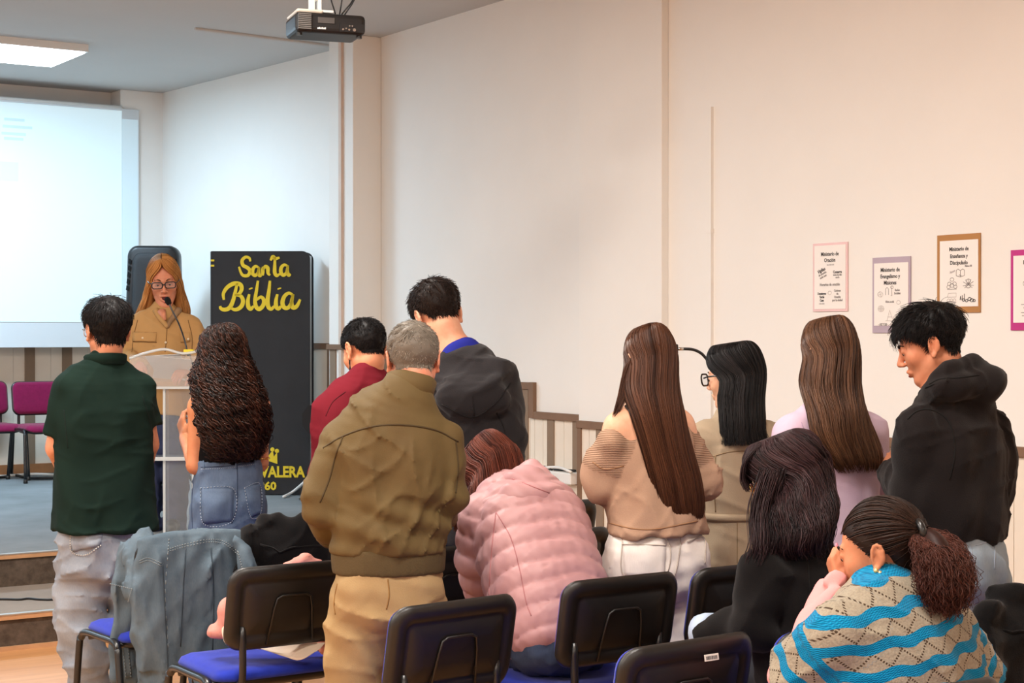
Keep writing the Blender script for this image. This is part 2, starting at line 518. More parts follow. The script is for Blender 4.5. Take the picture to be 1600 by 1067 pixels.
M_TREAD = mat('grey_step_carpet', (152, 143, 134), 0.95, 0.14, 3.0, 0.4, 420, spec=0.05)
M_RISER = mat('dark_riser_carpet', (72, 62, 54), 0.95, 0.35, 22.0, 0.6, 300, spec=0.05, rgb2=(98, 86, 76))
M_NOSE = mat('oak_nosing', (196, 150, 110), 0.45, 0.2, 10.0, spec=0.4)
M_NOSEM = mat('nosing_metal', (214, 206, 196), 0.28, 0.05, 10.0, metal=0.85)

T_ = 0.15
struct('floor', boxme((XL, YR, -T_), (XR, Y1 + 0.02, 0)), M_FLOOR)
struct('ceiling', boxme((XL, YR, CEIL), (XR + 0.2, YB + 0.2, CEIL + T_)), M_CEIL)
wall_right = struct('wall_right', boxme((XR, YR, -T_), (XR + 0.2, 11.1, CEIL)), M_WALL)
b = MB(); z0, z1 = -T_, CEIL
b.prism([(5.95, 11.1, z0), (6.17, 11.1, z0), (6.17, YB, z0), (5.685, YB, z0)], (0, 0, z1 - z0))
wall_stage = struct('wall_stage_side', b.me(), M_WALL)
wall_back = struct('wall_back', boxme((XL, YB, -T_), (6.17, YB + 0.2, CEIL)), M_WALL)
struct('wall_left', boxme((XL - 0.2, YR, -T_), (XL, YB + 0.2, CEIL)), M_WALL)
struct('wall_rear', boxme((XL - 0.2, YR - 0.2, -T_), (XR + 0.2, YR, CEIL)), M_WALL)
struct('pillar_stage', boxme((5.735, 10.72, -T_), (XR, 11.1, CEIL), 0.006), M_WALL)
struct('pillar_middle', boxme((PX, 7.38, -T_), (XR, 8.18, CEIL), 0.004), M_WALL)
struct('pillar_corner', boxme((5.31, 14.3, -T_), (5.72, YB, CEIL), 0.004), M_WALL)
# stage, two levels with nosings
stage = struct('floor_stage', boxme((XL, Y2 + 0.03, -T_), (6.0, YB, ST2)), M_CARPET)
add('riser', boxme((XL, Y2, 0), (XR, Y2 + 0.035, ST2 - 0.012)), M_RISER, stage)
add('nosing', boxme((XL, Y2 - 0.012, ST2 - 0.026), (XR, Y2 + 0.03, ST2 - 0.004)), M_NOSE, stage)
add('metal_edge', boxme((XL, Y2 - 0.014, ST2 - 0.004), (XR, Y2 + 0.03, ST2 + 0.003)), M_NOSEM, stage)
step = struct('floor_step', boxme((XL, Y1 + 0.03, -T_), (XR, Y2 + 0.01, ST1)), M_TREAD)
add('riser', boxme((XL, Y1, 0), (XR, Y1 + 0.035, ST1 - 0.012)), M_RISER, step)
add('nosing', boxme((XL, Y1 - 0.012, ST1 - 0.026), (XR, Y1 + 0.03, ST1 - 0.004)), M_NOSE, step)
add('metal_edge', boxme((XL, Y1 - 0.014, ST1 - 0.004), (XR, Y1 + 0.03, ST1 + 0.003)), M_NOSEM, step)
add('base_strip', boxme((XL, Y1 - 0.02, 0), (XR, Y1, 0.022)), M_NOSE, step)
struct('baseboard_back', boxme((XL, YB - 0.03, ST2), (5.3, YB - 0.008, ST2 + 0.085)), mat('orange_wood', (176, 124, 84), 0.5, 0.2, 8, spec=0.3))

# wainscot: cream boards, taupe battens and a stepped brown rail, each its own piece
def yw(px, X=XR):                            # where the pixel column px meets the wall plane x = X
    return on_plane(px, 520, 0, X).y
def wainscot(parent, X, ya, yb, zb, zr, first, pitch=0.30, bw=0.072, railme=True):
    """boards from floor level zb to the rail at zr on the wall x = X, from ya to yb"""
    y = first; cuts = [ya]
    while y < yb:
        if y > ya: cuts.append(y)
        y += pitch
    cuts.append(yb)
    for i in range(len(cuts) - 1):
        m_ = (cuts[i] + cuts[i + 1]) / 2
        for a, c in ((cuts[i], m_), (m_, cuts[i + 1])):
            if c - a > 0.02: add('board', boxme((X - 0.008, a + 0.002, zb), (X, c - 0.002, zr)), M_CREAM, parent)
    for c in cuts[1:-1]:
        add('batten', boxme((X - 0.016, c - bw / 2, zb), (X, c + bw / 2, zr)), M_BATTEN, parent)
    if railme: add('rail', boxme((X - 0.026, ya, zr - 0.005), (X, yb, zr + 0.04), 0.003), M_BROWN, parent)
yA, yB_, yC = yw(700), yw(837), 8.18
wainscot(wall_right, XR, yA, 10.72, ST2, 1.47, 9.75)
wainscot(wall_right, XR, yB_, yA, ST2, 1.245, yw(823), railme=True)
wainscot(wall_right, XR, yC, yB_, 0.75, 1.062, yw(903), pitch=0.272)
add('rail', boxme((XR - 0.028, yB_ - 0.012, 1.06), (XR, yB_ + 0.045, 1.2865), 0.003), M_BROWN, wall_right)
add('rail', boxme((XR - 0.028, yA - 0.012, 1.245), (XR, yA + 0.045, 1.5115), 0.003), M_BROWN, wall_right)
wainscot(wall_right, XR, YR, 7.38, 0.0, 1.055, yw(1391) - 0.3 * 30)
pil = bpy.data.objects['pillar_middle']
wainscot(pil, PX, 7.385, 8.175, 0.0, 1.03, yw(940, PX) - 0.6, pitch=0.3)
add('rail', boxme((PX - 0.018, 8.135, 0.0), (PX, 8.175, 1.03), 0.003), M_BROWN, pil)
# stage side wall (slightly splayed)
fr = wall_stage
sx = lambda y: 5.95 + (5.685 - 5.95) * (y - 11.1) / (YB - 11.1)
def on_splay(name, ya, yb, z0, z1, d, m):
    q = MB(); q.prism([(sx(ya) - d, ya, z0), (sx(ya) + 0.01, ya, z0), (sx(yb) + 0.01, yb, z0), (sx(yb) - d, yb, z0)], (0, 0, z1 - z0))
    return add(name, q.me(), m, fr)
on_splay('rail', 11.1, 14.3, 1.475, 1.52, 0.026, M_BROWN)
for i in range(11):
    ya = 11.1 + i * 0.29
    on_splay('board', ya + 0.04, min(14.3, ya + 0.29), ST2, 1.475, 0.008, M_CREAM); on_splay('batten', ya + 0.0, ya + 0.075, ST2, 1.475, 0.016, M_BATTEN)
# rail round the stage pillar
ps = bpy.data.objects['pillar_stage']
add('rail', boxme((5.71, 10.70, 1.475), (5.76, 11.1, 1.515), 0.003), M_BROWN, ps)
add('batten', boxme((5.725, 10.98, ST2), (5.745, 11.07, 1.475)), M_BATTEN, ps)
# back wall boards under the screen
for k in range(-18, 3):
    x = on_plane(46, 640, 1, YB).x + k * 0.335
    if x > 5.25: continue
    add('batten', boxme((x - 0.045, YB - 0.018, ST2 + 0.08), (x + 0.045, YB, 1.47)), M_BATTEN, wall_back)
    for a in (0.047, 0.191):
        add('board', boxme((x + a, YB - 0.008, ST2 + 0.08), (x + a + 0.142, YB, 1.47)), M_CREAM, wall_back)
# ledge in the recess between the pillars
led = struct('trim_ledge', boxme((PX, 8.18, 0.0), (XR - 0.001, 10.72, 0.675)), M_CREAM)
add('ledge_top', boxme((PX - 0.06, 8.18, 0.68), (XR - 0.001, 10.71, 0.75), 0.006), M_WHITE, led)
# cable trunking up the pillar, down the wall and along the ceiling
q = MB().box((5.713, yw(535, 5.735) - 0.02, ST2), (5.735, yw(535, 5.735) + 0.02, CEIL - 0.02))
tag(add('cable_trunking', q.me(), mat('trunk_beige', (224, 202, 186), 0.5, spec=0.3)), 'slim beige cable trunking running up the pillar beside the stage', 'cable trunking')
ya = yw(1112)
t = thing('cable_conduit', 'thin cream cable conduit running down the plain wall left of the posters', 'conduit', (XR, ya, 0.0))
za, zb = 1.6 + (520 - 362) / 2600 * 9.2, 1.6 + (520 - 170) / 2600 * 9.2
add('lower_run', boxme((-0.02, -0.016, 1.1), (0, 0.016, za - 0.004)), M_WALL, t); add('upper_run', boxme((-0.018, -0.014, za + 0.004), (0, 0.014, zb)), M_WALL, t)
add('joint_clip', boxme((-0.024, -0.02, za - 0.012), (0, 0.02, za + 0.012)), M_WALL, t)
a_, b_ = on_plane(305, 43, 2, CEIL), on_plane(520, 70, 2, CEIL)
q = MB().tube([a_ - Vector((0, 0, .008)), b_ - Vector((0, 0, .008))], 0.012, 6)
tag(add('ceiling_trunking', q.me(), M_CEIL), 'thin white cable trunking fixed along the ceiling behind the projector', 'cable trunking')

# lamps on the ceiling
M_LED_C = emit('led_cool', (235, 246, 255), 7.0); M_LED_W = emit('led_warm', (255, 232, 205), 5.0)
def lamp(x, y, sx_, sy_, m, label, group):
    t = thing('ceiling_light', label, 'ceiling light', (x, y, CEIL), 0, group)
    q = MB(); q.prism([(-sx_ / 2, -sy_ / 2, -0.055), (sx_ / 2, -sy_ / 2, -0.055), (sx_ / 2, sy_ / 2, -0.055), (-sx_ / 2, sy_ / 2, -0.055)], (0, 0, 0.055))
    add('housing', q.me(), M_WHITE, t)
    add('diffuser', boxme((-sx_ / 2 + 0.02, -sy_ / 2 + 0.02, -0.066), (sx_ / 2 - 0.02, sy_ / 2 - 0.02, -0.056), 0.004), m, t)
for i, (x, y) in enumerate(STAGE_LAMPS):
    if i == 0:
        lamp(x, y, 1.25, 0.82, M_LED_C, 'lit cool white rectangular panel light on the ceiling above the stage', None)
    else:
        lamp(x, y, 1.25, 0.82, M_LED_C, 'cool white panel light over the %s of the stage, outside the picture' % ('middle' if i == 1 else 'far side'), None)
for i, (x, y) in enumerate(ROOM_LAMPS):
    lamp(x, y, 1.2, 0.6, M_LED_W, 'warm white room panel light out of view, %s of the %s row' % (('far one', 'middle one', 'wall side one')[i % 3], ('rear', 'middle', 'front')[i // 3]), 'room panel lights')

# ------------------------------------------------------------------ projection screen
def scr(px, py, Y=14.27): p = on_plane(px, py, 1, Y); return p.x, p.z
xr_, ztop = scr(217, 172); x_in, _ = scr(190, 172); zb_ = 1.475; zi = scr(100, 503)[1]
t = thing('projection_screen', 'large white projection screen with a pale lit slide hanging behind the lectern', 'projection screen', (2.6, 14.27, 0))
M_SCREEN = mat('screen_fabric', (222, 228, 231), 0.8, 0.02, 3, spec=0.1)
M_LIT = emit('lit_slide', (206, 226, 232), 0.44)  # emission stands in for the projector's beam; the slide marks glow likewise
ox = 2.6
add('fabric', boxme((0.2 - ox, 0, zb_), (xr_ - ox, 0.012, ztop)), M_SCREEN, t)
sl = add('lit_slide', boxme((0.35 - ox, -0.006, zi), (x_in - ox, 0.0, ztop - 0.02)), M_LIT, t)
add('lit_border', boxme((x_in - ox + 0.004, -0.004, zb_ + 0.02), (xr_ - ox - 0.01, 0.0, ztop - 0.09)), emit('lit_border', (200, 220, 228), 0.30), t)  # projector light on this strip is put in as emission
M_SLTXT = emit('slide_grey', (186, 212, 224), 0.42)
for (xa, ya, xb) in ((6, 186, 38), (4, 197, 50), (2, 208, 40), (6, 216, 36)):
    (x0, z0_), (x1, _) = scr(xa, ya), scr(xb, ya)
    add('slide_line', boxme((x0 - ox, -0.008, z0_ - 0.012), (x1 - ox, -0.0062, z0_ + 0.012)), M_SLTXT, sl)
(x0, z0_), (x1, z1_) = scr(-60, 279), scr(28, 254)
add('slide_box', boxme((x0 - ox, -0.008, z0_), (x1 - ox, -0.0062, z1_)), emit('slide_blue', (196, 216, 236), 0.46), sl)
add('top_bar', MB().tube([(0.2 - ox, 0.005, ztop + 0.012), (x_in - ox, 0.005, ztop + 0.012)], 0.016, 8).me(True), M_WHITE, t)

# ------------------------------------------------------------------ ceiling projector
c = W(507, 42, 8.0)
t = thing('ceiling_projector', 'black projector hanging from the ceiling on a white pole with dangling cables', 'projector', tuple(c), -math.radians(14.0))
def pbox(lo, hi, bv): return boxme(lo, hi, bv, 3)
add('body', pbox((-0.165, -0.12, -0.05), (0.175, 0.13, 0.045), 0.022), M_BLACKP, t)
add('top_cover', pbox((-0.16, -0.115, 0.042), (-0.03, 0.12, 0.06), 0.01), mat('pale_cover', (222, 214, 200), 0.35, spec=0.5), t)
vg = add('vent_grille', boxme((-0.158, -0.128, -0.042), (-0.09, -0.118, 0.034), 0.003), M_BLACKM, t)
for k in range(9):
    add('vent_slat', boxme((-0.155, -0.133, -0.038 + k * 0.0085), (-0.094, -0.127, -0.034 + k * 0.0085)), mat('grey_slat', (120, 118, 115), 0.4), vg)
add('label_plate', boxme((-0.06, -0.124, -0.005), (0.02, -0.118, 0.022)), mat('grey_plate', (82, 78, 76), 0.5), t)
q = MB()
for k in range(6): q.box((-0.062 + k * 0.007, -0.1235, -0.034), (-0.057 + k * 0.007, -0.119, -0.027 + 0.002 * (k % 2)))
add('badge', q.me(), M_WHITE, t)
pp = add('port_panel', boxme((0.045, -0.124, -0.04), (0.165, -0.118, 0.0)), mat('port_panel', (36, 35, 36), 0.5), t)
for k, (x, z, r) in enumerate(((0.06, -0.03, .005), (0.075, -0.025, .004), (0.09, -0.03, .005), (0.105, -0.012, .004), (0.115, -0.03, .008), (0.092, -0.012, .004))):
    add('socket', MB().lathe([(r, 0), (r, 0.006), (r * .5, 0.006)], 10, Matrix.Translation((x, -0.124, z)) @ Matrix.Rotation(math.pi / 2, 4, 'X')).me(), M_SILVER, pp)
for x in (-0.14, 0.15):
    add('foot', MB().lathe([(0.014, -0.062), (0.014, -0.045)], 12, Matrix.Translation((x, -0.08, 0))).me(), M_BLACKM, t)
ph = CEIL - c.z
mt = add('mount_plate', boxme((-0.08, -0.07, 0.055), (0.03, 0.07, 0.068), 0.003), M_WHITE, t)
add('mount_arm', boxme((-0.075, -0.02, 0.066), (-0.05, 0.02, 0.16), 0.004), M_WHITE, mt); add('mount_arm', boxme((-0.035, -0.03, 0.066), (-0.02, 0.03, 0.2), 0.003), M_WHITE, mt)
add('pole', MB().lathe([(0.019, 0.12), (0.019, ph - 0.01), (0.06, ph - 0.01), (0.06, ph)], 16, Matrix.Translation((-0.055, 0, 0))).me(True), M_WHITE, t)
cb = MB()
rr = random.Random(4)
for x0, dx in ((0.03, -0.1), (0.05, -0.02), (0.075, 0.06), (0.06, 0.08)):
    P = [(x0, -0.1, 0.045), (x0 + dx * .5 + .02, -0.11, 0.14), (x0 + dx * .2, -0.08, 0.25), (x0 + dx * .9, -0.03, 0.4), (-0.05 + dx * .1, 0.0, ph - 0.02)]
    cb.tube(crom(P, 16), 0.0035, 6)
add('cables', cb.me(True), M_CABLE, t)

# ------------------------------------------------------------------ posters on the right wall
M_PAPER = mat('poster_paper', (246, 240, 234), 0.75, 0.02, 4, spec=0.15)
M_INK = mat('poster_ink', (70, 66, 66), 0.8); M_GREY = mat('poster_grey', (150, 143, 140), 0.8); M_FAINT = mat('poster_faint', (196, 188, 184), 0.8)
def poster(tl, br, rgb, label, pad, content, tilt=0.0):
    a, d = on_plane(tl[0], tl[1], 0, XR - 0.004), on_plane(br[0], br[1], 0, XR - 0.004)
    w, h = a.y - d.y, a.z - d.z
    t = thing('wall_poster', label, 'poster', (XR - 0.002, (a.y + d.y) / 2, (a.z + d.z) / 2))
    t.rotation_euler = (math.radians(tilt), 0, 0)
    cm = mat('card_%d_%d_%d' % rgb, rgb, 0.7, 0.06, 8, spec=0.15)
    add('backing_card', boxme((-0.005, -w / 2, -h / 2), (0, w / 2, h / 2)), cm, t)
    pw, pl_, pr_, pt, pb = w, pad[0], pad[1], pad[2], pad[3]
    paper = add('paper', boxme((-0.007, -w / 2 + pr_, -h / 2 + pb), (-0.005, w / 2 - pl_, h / 2 - pt)), M_PAPER, t)
    for it in content:
        if it[0] == 't':
            _, s, u, v, size, m_, rot = it
            me = text_me(s, size * h * 1.28, 0.0003, 0.0006)
            o = add('lettering', me, m_, paper)
            o.matrix_local = Matrix.Translation((-0.0076, w / 2 - u * w, h / 2 - v * h)) @ Matrix.Rotation(-math.pi / 2, 4, 'Z') @ Matrix.Rotation(math.pi / 2, 4, 'X') @ Matrix.Rotation(rot, 4, 'Z') @ Matrix.Diagonal((0.86, 1, 1, 1))
        else:
            _, polys, m_, r = it
            q = MB()
            for P in polys:
                P = [(-0.0076, w / 2 - u * w, h / 2 - v * h) for u, v in P]
                q.tube(P, r * h, 4, flat=1.0)
            add('line_drawing', q.me(), m_, paper)
    return t
def circ(u, v, r, n=12, a=0.5): return [(u + r * math.cos(2 * math.pi * k / n), v + a * r * math.sin(2 * math.pi * k / n)) for k in range(n + 1)]
poster((1271, 381), (1325, 486), (240, 205, 205), 'white prayer ministry poster with a pale pink border, first from the conduit', (.012, .012, .012, .012), [
    ('t', 'Ministerio de', .5, .165, .062, M_INK, 0), ('t', 'Oraci\u00f3n', .5, .255, .062, M_INK, 0), ('t', 'una vida de fe', .52, .32, .024, M_FAINT, 0),
    ('t', 'Vigilias', .26, .40, .055, M_INK, .35), ('t', 'de oraci\u00f3n\ncada mes', .3, .47, .035, M_GREY, .35), ('t', 'Consagra', .72, .43, .042, M_INK, 0),
    ('t', 'todos los d\u00edas\ncon fe', .72, .49, .028, M_GREY, 0), ('t', 'Horarios de oraci\u00f3n', .5, .61, .045, M_GREY, 0),
    ('t', 'Domingos\nTarde\nCasa', .27, .79, .038, M_INK, 0), ('t', 'Cadenas\nde\nOraci\u00f3n\npor la ciudad', .72, .77, .036, M_GREY, 0), ('t', 'a las siete', .27, .885, .026, M_FAINT, 0),
    ('l', [circ(.5, .73, .05)], M_FAINT, .003)])
poster((1364, 403), (1423, 520), (188, 172, 186), 'white evangelism ministry poster on a lilac card beside the pink bordered poster', (.012, .012, .028, .035), [
    ('t', 'Ministerio de', .48, .17, .058, M_INK, 0), ('t', 'Evangelismo y', .48, .255, .056, M_INK, 0), ('t', 'Misiones', .48, .34, .058, M_INK, 0),
    ('l', [[(.36, .42), (.36, .5)], [(.36, .42), (.40, .40), (.44, .42), (.44, .5)], [(.52, .40), (.53, .51), (.5, .51)], circ(.53, .40, .035)], M_GREY, .0035),
    ('l', [circ(.22, .49, .07), [(.2, .45), (.25, .53)], [(.17, .5), (.27, .48)]], M_FAINT, .003),
    ('t', 'Redes\nSociales', .67, .46, .032, M_GREY, 0), ('t', 'Obra social', .47, .59, .03, M_GREY, 0),
    ('l', [circ(.24, .68, .08), circ(.24, .68, .045), [(.16, .68), (.32, .68)], [(.24, .64), (.24, .72)]], M_FAINT, .003),
    ('l', [[(.4, .84), (.47, .70), (.56, .84), (.4, .84)], [(.42, .79), (.54, .79)], [(.36, .84), (.62, .84)], circ(.70, .60, .05)], M_FAINT, .003),
    ('t', '- ¡VE Y DI! -', .3, .89, .032, M_GREY, 0)])
poster((1465, 368), (1532, 488), (184, 134, 84), 'white teaching ministry poster on an ochre brown card, the highest of the row', (.018, .010, .028, .028), [
    ('t', 'Ministerio de', .52, .19, .054, M_INK, 0), ('t', 'Ense\u00f1anza y', .52, .28, .054, M_INK, 0), ('t', 'Discipulado', .52, .365, .056, M_INK, 0), ('t', 'Mateo 28', .74, .41, .026, M_GREY, 0),
    ('t', 'Amor', .37, .475, .034, M_FAINT, .3),
    ('l', [[(.46, .53), (.46, .46), (.50, .445), (.555, .465), (.61, .445), (.65, .46), (.65, .53), (.555, .545), (.46, .53)], [(.555, .465), (.555, .545)], [(.53, .52), (.58, .53)]], M_GREY, .004),
    ('l', [circ(.36, .575, .045), circ(.30, .63, .045), circ(.42, .63, .045), circ(.36, .65, .05), circ(.28, .67, .04), circ(.44, .67, .04), [(.25, .70), (.47, .70)]], M_GREY, .0035),
    ('l', [circ(.74, .60, .05), circ(.74, .66, .06)] + [[(.74, .65), (.74 + .13 * math.cos(a), .64 + .065 * math.sin(a))] for a in (0.3, 0.8, 2.3, 2.8, 3.6, 4.2, 4.7, 5.2, 5.8)], M_GREY, .0035),
    ('l', [[(.25, .80), (.28, .75), (.46, .75), (.46, .80), (.25, .80)], circ(.28, .84, .035), circ(.35, .84, .035), circ(.42, .84, .035), [(.25, .87), (.46, .87)]], M_FAINT, .003),
    ('l', [[(.55, .84), (.56, .79), (.58, .84)], [(.6, .78), (.6, .85)], [(.65, .76), (.65, .84)], circ(.63, .84, .03), circ(.7, .85, .03), circ(.77, .83, .04), circ(.82, .845, .04), circ(.87, .85, .03)], M_INK, .005)])
poster((1580, 391), (1652, 516), (196, 66, 140), 'white poster on a magenta pink card cut off by the edge of the picture', (.016, .016, .026, .034), [
    ('t', 'Ministerio de', .52, .16, .056, M_INK, 0), ('t', 'Alabanza', .52, .25, .056, M_INK, 0),
    ('l', [circ(.35, .42, .07), circ(.35, .42, .03), circ(.36, .72, .06), [(.24, .68), (.5, .68)], [(.24, .78), (.5, .78)], [(.26, .82), (.5, .82)]], M_GREY, .0035)])

# small things on the ledge
def ledge(px, py): return on_plane(px, py, 2, 0.757)
def bar_thing(name, label, cat, pts, r, m, n=6):
    c = sum((Vector(p) for p in pts), Vector()) / len(pts)
    o = add(name, MB().tube([Vector(p) - c for p in crom(pts, max(6, len(pts) * 3))], r, n).me(True), m); o.location = c
    return tag(o, label, cat)
yL = [yw(p, 5.9) for p in (845, 866, 868, 893, 850, 905)]
bar_thing('black_pen', 'black pen lying on the white ledge under the wall stripes', 'pen', [(5.90, yL[0], .763), (5.885, yL[1], .762)], .011, M_BLACKP)
bar_thing('black_cable_piece', 'short black cable lying along the white ledge', 'cable', [(5.89, yL[2], .759), (5.9, (yL[2] + yL[3]) / 2, .760), (5.93, yL[3], .759)], .008, M_CABLE)
bar_thing('white_cable', 'thin white cable lying over the edge of the white ledge', 'cable', [(5.88, yL[4], .76), (5.88, (yL[4] + yL[5]) / 2, .775), (5.855, yL[5] + .02, .76)], .009, M_WHITE)
# cables on the stage
bar_thing('step_cable', 'thin black cable lying along the lower step of the stage', 'cable', [on_plane(px, py, 2, ST1 + .006) for px, py in ((-60, 937), (0, 936), (30, 936.5), (45, 935), (62, 936.5), (90, 936), (160, 927), (230, 922))], .006, M_CABLE)
bar_thing('stage_cable', 'black cable lying on the stage carpet at the foot of the back wall', 'cable', [on_plane(px, py, 2, ST2 + .01) for px, py in ((-60, 748), (0, 746), (22, 742), (45, 747), (90, 747), (140, 744))], .012, M_CABLE)
bar_thing('pale_stage_cable', 'pale grey cable running beside the black cable at the back wall', 'cable', [on_plane(px, py, 2, ST2 + .01) for px, py in ((-60, 742), (0, 744), (40, 741), (70, 741), (110, 744))], .012, M_WHITE)
# ------------------------------------------------------------------ a frame of its own for every posed thing
class Loc:
    def __init__(s, obj):
        s.o = obj; s.M = Matrix.Translation(obj.location) @ obj.rotation_euler.to_matrix().to_4x4(); s.I = s.M.inverted(); s.Z = 5.0
    def __call__(s, px, py, dz=0.0): return np.array(s.I @ W(px, py, s.Z + dz))
    def hit(s, fld, pts, off=0.0, rng=0.8):
        """where the sight lines through the photograph's points pts meet the skin of fld"""
        o, _ = ray(0, 0); O = np.array(s.I @ o); out = []
        T = np.arange(s.Z - rng, s.Z + rng, 0.004)
        for px, py in pts:
            D = np.array(s.I @ W(px, py, 1.0)) - O
            v = fld.at(O + T[:, None] * D)
            i = np.nonzero(v < off)[0]
            if len(i):
                k = i[0]; t = T[k]
                if k: t = T[k - 1] + (T[k] - T[k - 1]) * (v[k - 1] - off) / max(1e-6, v[k - 1] - v[k])
                out.append(O + t * D)
        return np.array(out)
def place(name, label, cat, px, Z, psi, group=None, z=0.0):
    """a thing standing at pixel column px, Z metres from the lens plane, turned psi degrees to the left of the line of sight"""
    p = W(px, 520, Z)
    t = thing(name, label, cat, (p.x, p.y, z), -YAW + math.radians(psi), group)
    L = Loc(t); L.Z = Z
    return t, L
def seam(fld, L, pix, r, m, parent, name='seam', off=0.0, n=0, dash=0):
    P = L.hit(fld, crom(pix, n or len(pix) * 5), off)
    if len(P) < 2: return None
    q = MB()
    if dash:
        for i in range(0, len(P) - 1, 2): q.tube([P[i], P[i + 1]], r, 4)
    else:
        q.tube(P, r, 5)
    return add(name, q.me(True), m, parent)
def patch(fld, L, pix, m, parent, name='pocket', th=0.004, n=8, off=0.002):
    """a flat piece sewn on the skin: quad given by four photograph points"""
    (a, b, c, d) = [np.array(p, float) for p in pix]
    U = np.linspace(0, 1, n)
    grid = [(a * (1 - u) + b * u) * (1 - v) + (d * (1 - u) + c * u) * v for v in U for u in U]
    P = L.hit(fld, grid, 0.0)
    if len(P) < n * n: return None
    G = fld.grad(P); A = P + G * (off + th); B = P + G * (-0.004)
    V = np.vstack([A, B]); F_ = []
    for j in range(n - 1):
        for i in range(n - 1):
            k = j * n + i; F_.append((k, k + 1, k + n + 1, k + n)); F_.append((n * n + k + n, n * n + k + n + 1, n * n + k + 1, n * n + k))
    edge = [i for i in range(n)] + [j * n + n - 1 for j in range(1, n)] + [n * n - 1 - i for i in range(1, n)] + [j * n for j in range(n - 2, 0, -1)]
    for i in range(len(edge)):
        p, q = edge[i], edge[(i + 1) % len(edge)]; F_.append((q, p, n * n + p, n * n + q))
    return add(name, pym(V, F_, True), m, parent)
def grow(fld, name, m, parent, relax=1):
    V, Q = fld.mesh(relax)
    return add(name, npmesh(V, Q, True, name), m, parent)
def rbox(fld, c, h, r, k=0.03, M=None, op='u'):
    c = np.asarray(c, float); h = np.asarray(h, float) - r; Mi = None if M is None else np.asarray(M.inverted()); R = float(np.linalg.norm(h)) + r
    def fn(X, Y, Z):
        x, y, z = X - c[0], Y - c[1], Z - c[2]
        if Mi is not None:
            x, y, z = (Mi[0, 0] * x + Mi[0, 1] * y + Mi[0, 2] * z, Mi[1, 0] * x + Mi[1, 1] * y + Mi[1, 2] * z, Mi[2, 0] * x + Mi[2, 1] * y + Mi[2, 2] * z)
        x, y, z = np.abs(x) - h[0], np.abs(y) - h[1], np.abs(z) - h[2]
        return np.sqrt(np.maximum(x, 0) ** 2 + np.maximum(y, 0) ** 2 + np.maximum(z, 0) ** 2) + np.minimum(np.maximum(x, np.maximum(y, z)), 0) - r
    if M is None: fld.put(fn, c - h - r, c + h + r, k, op)
    else: fld.put(fn, c - R, c + R, k, op)

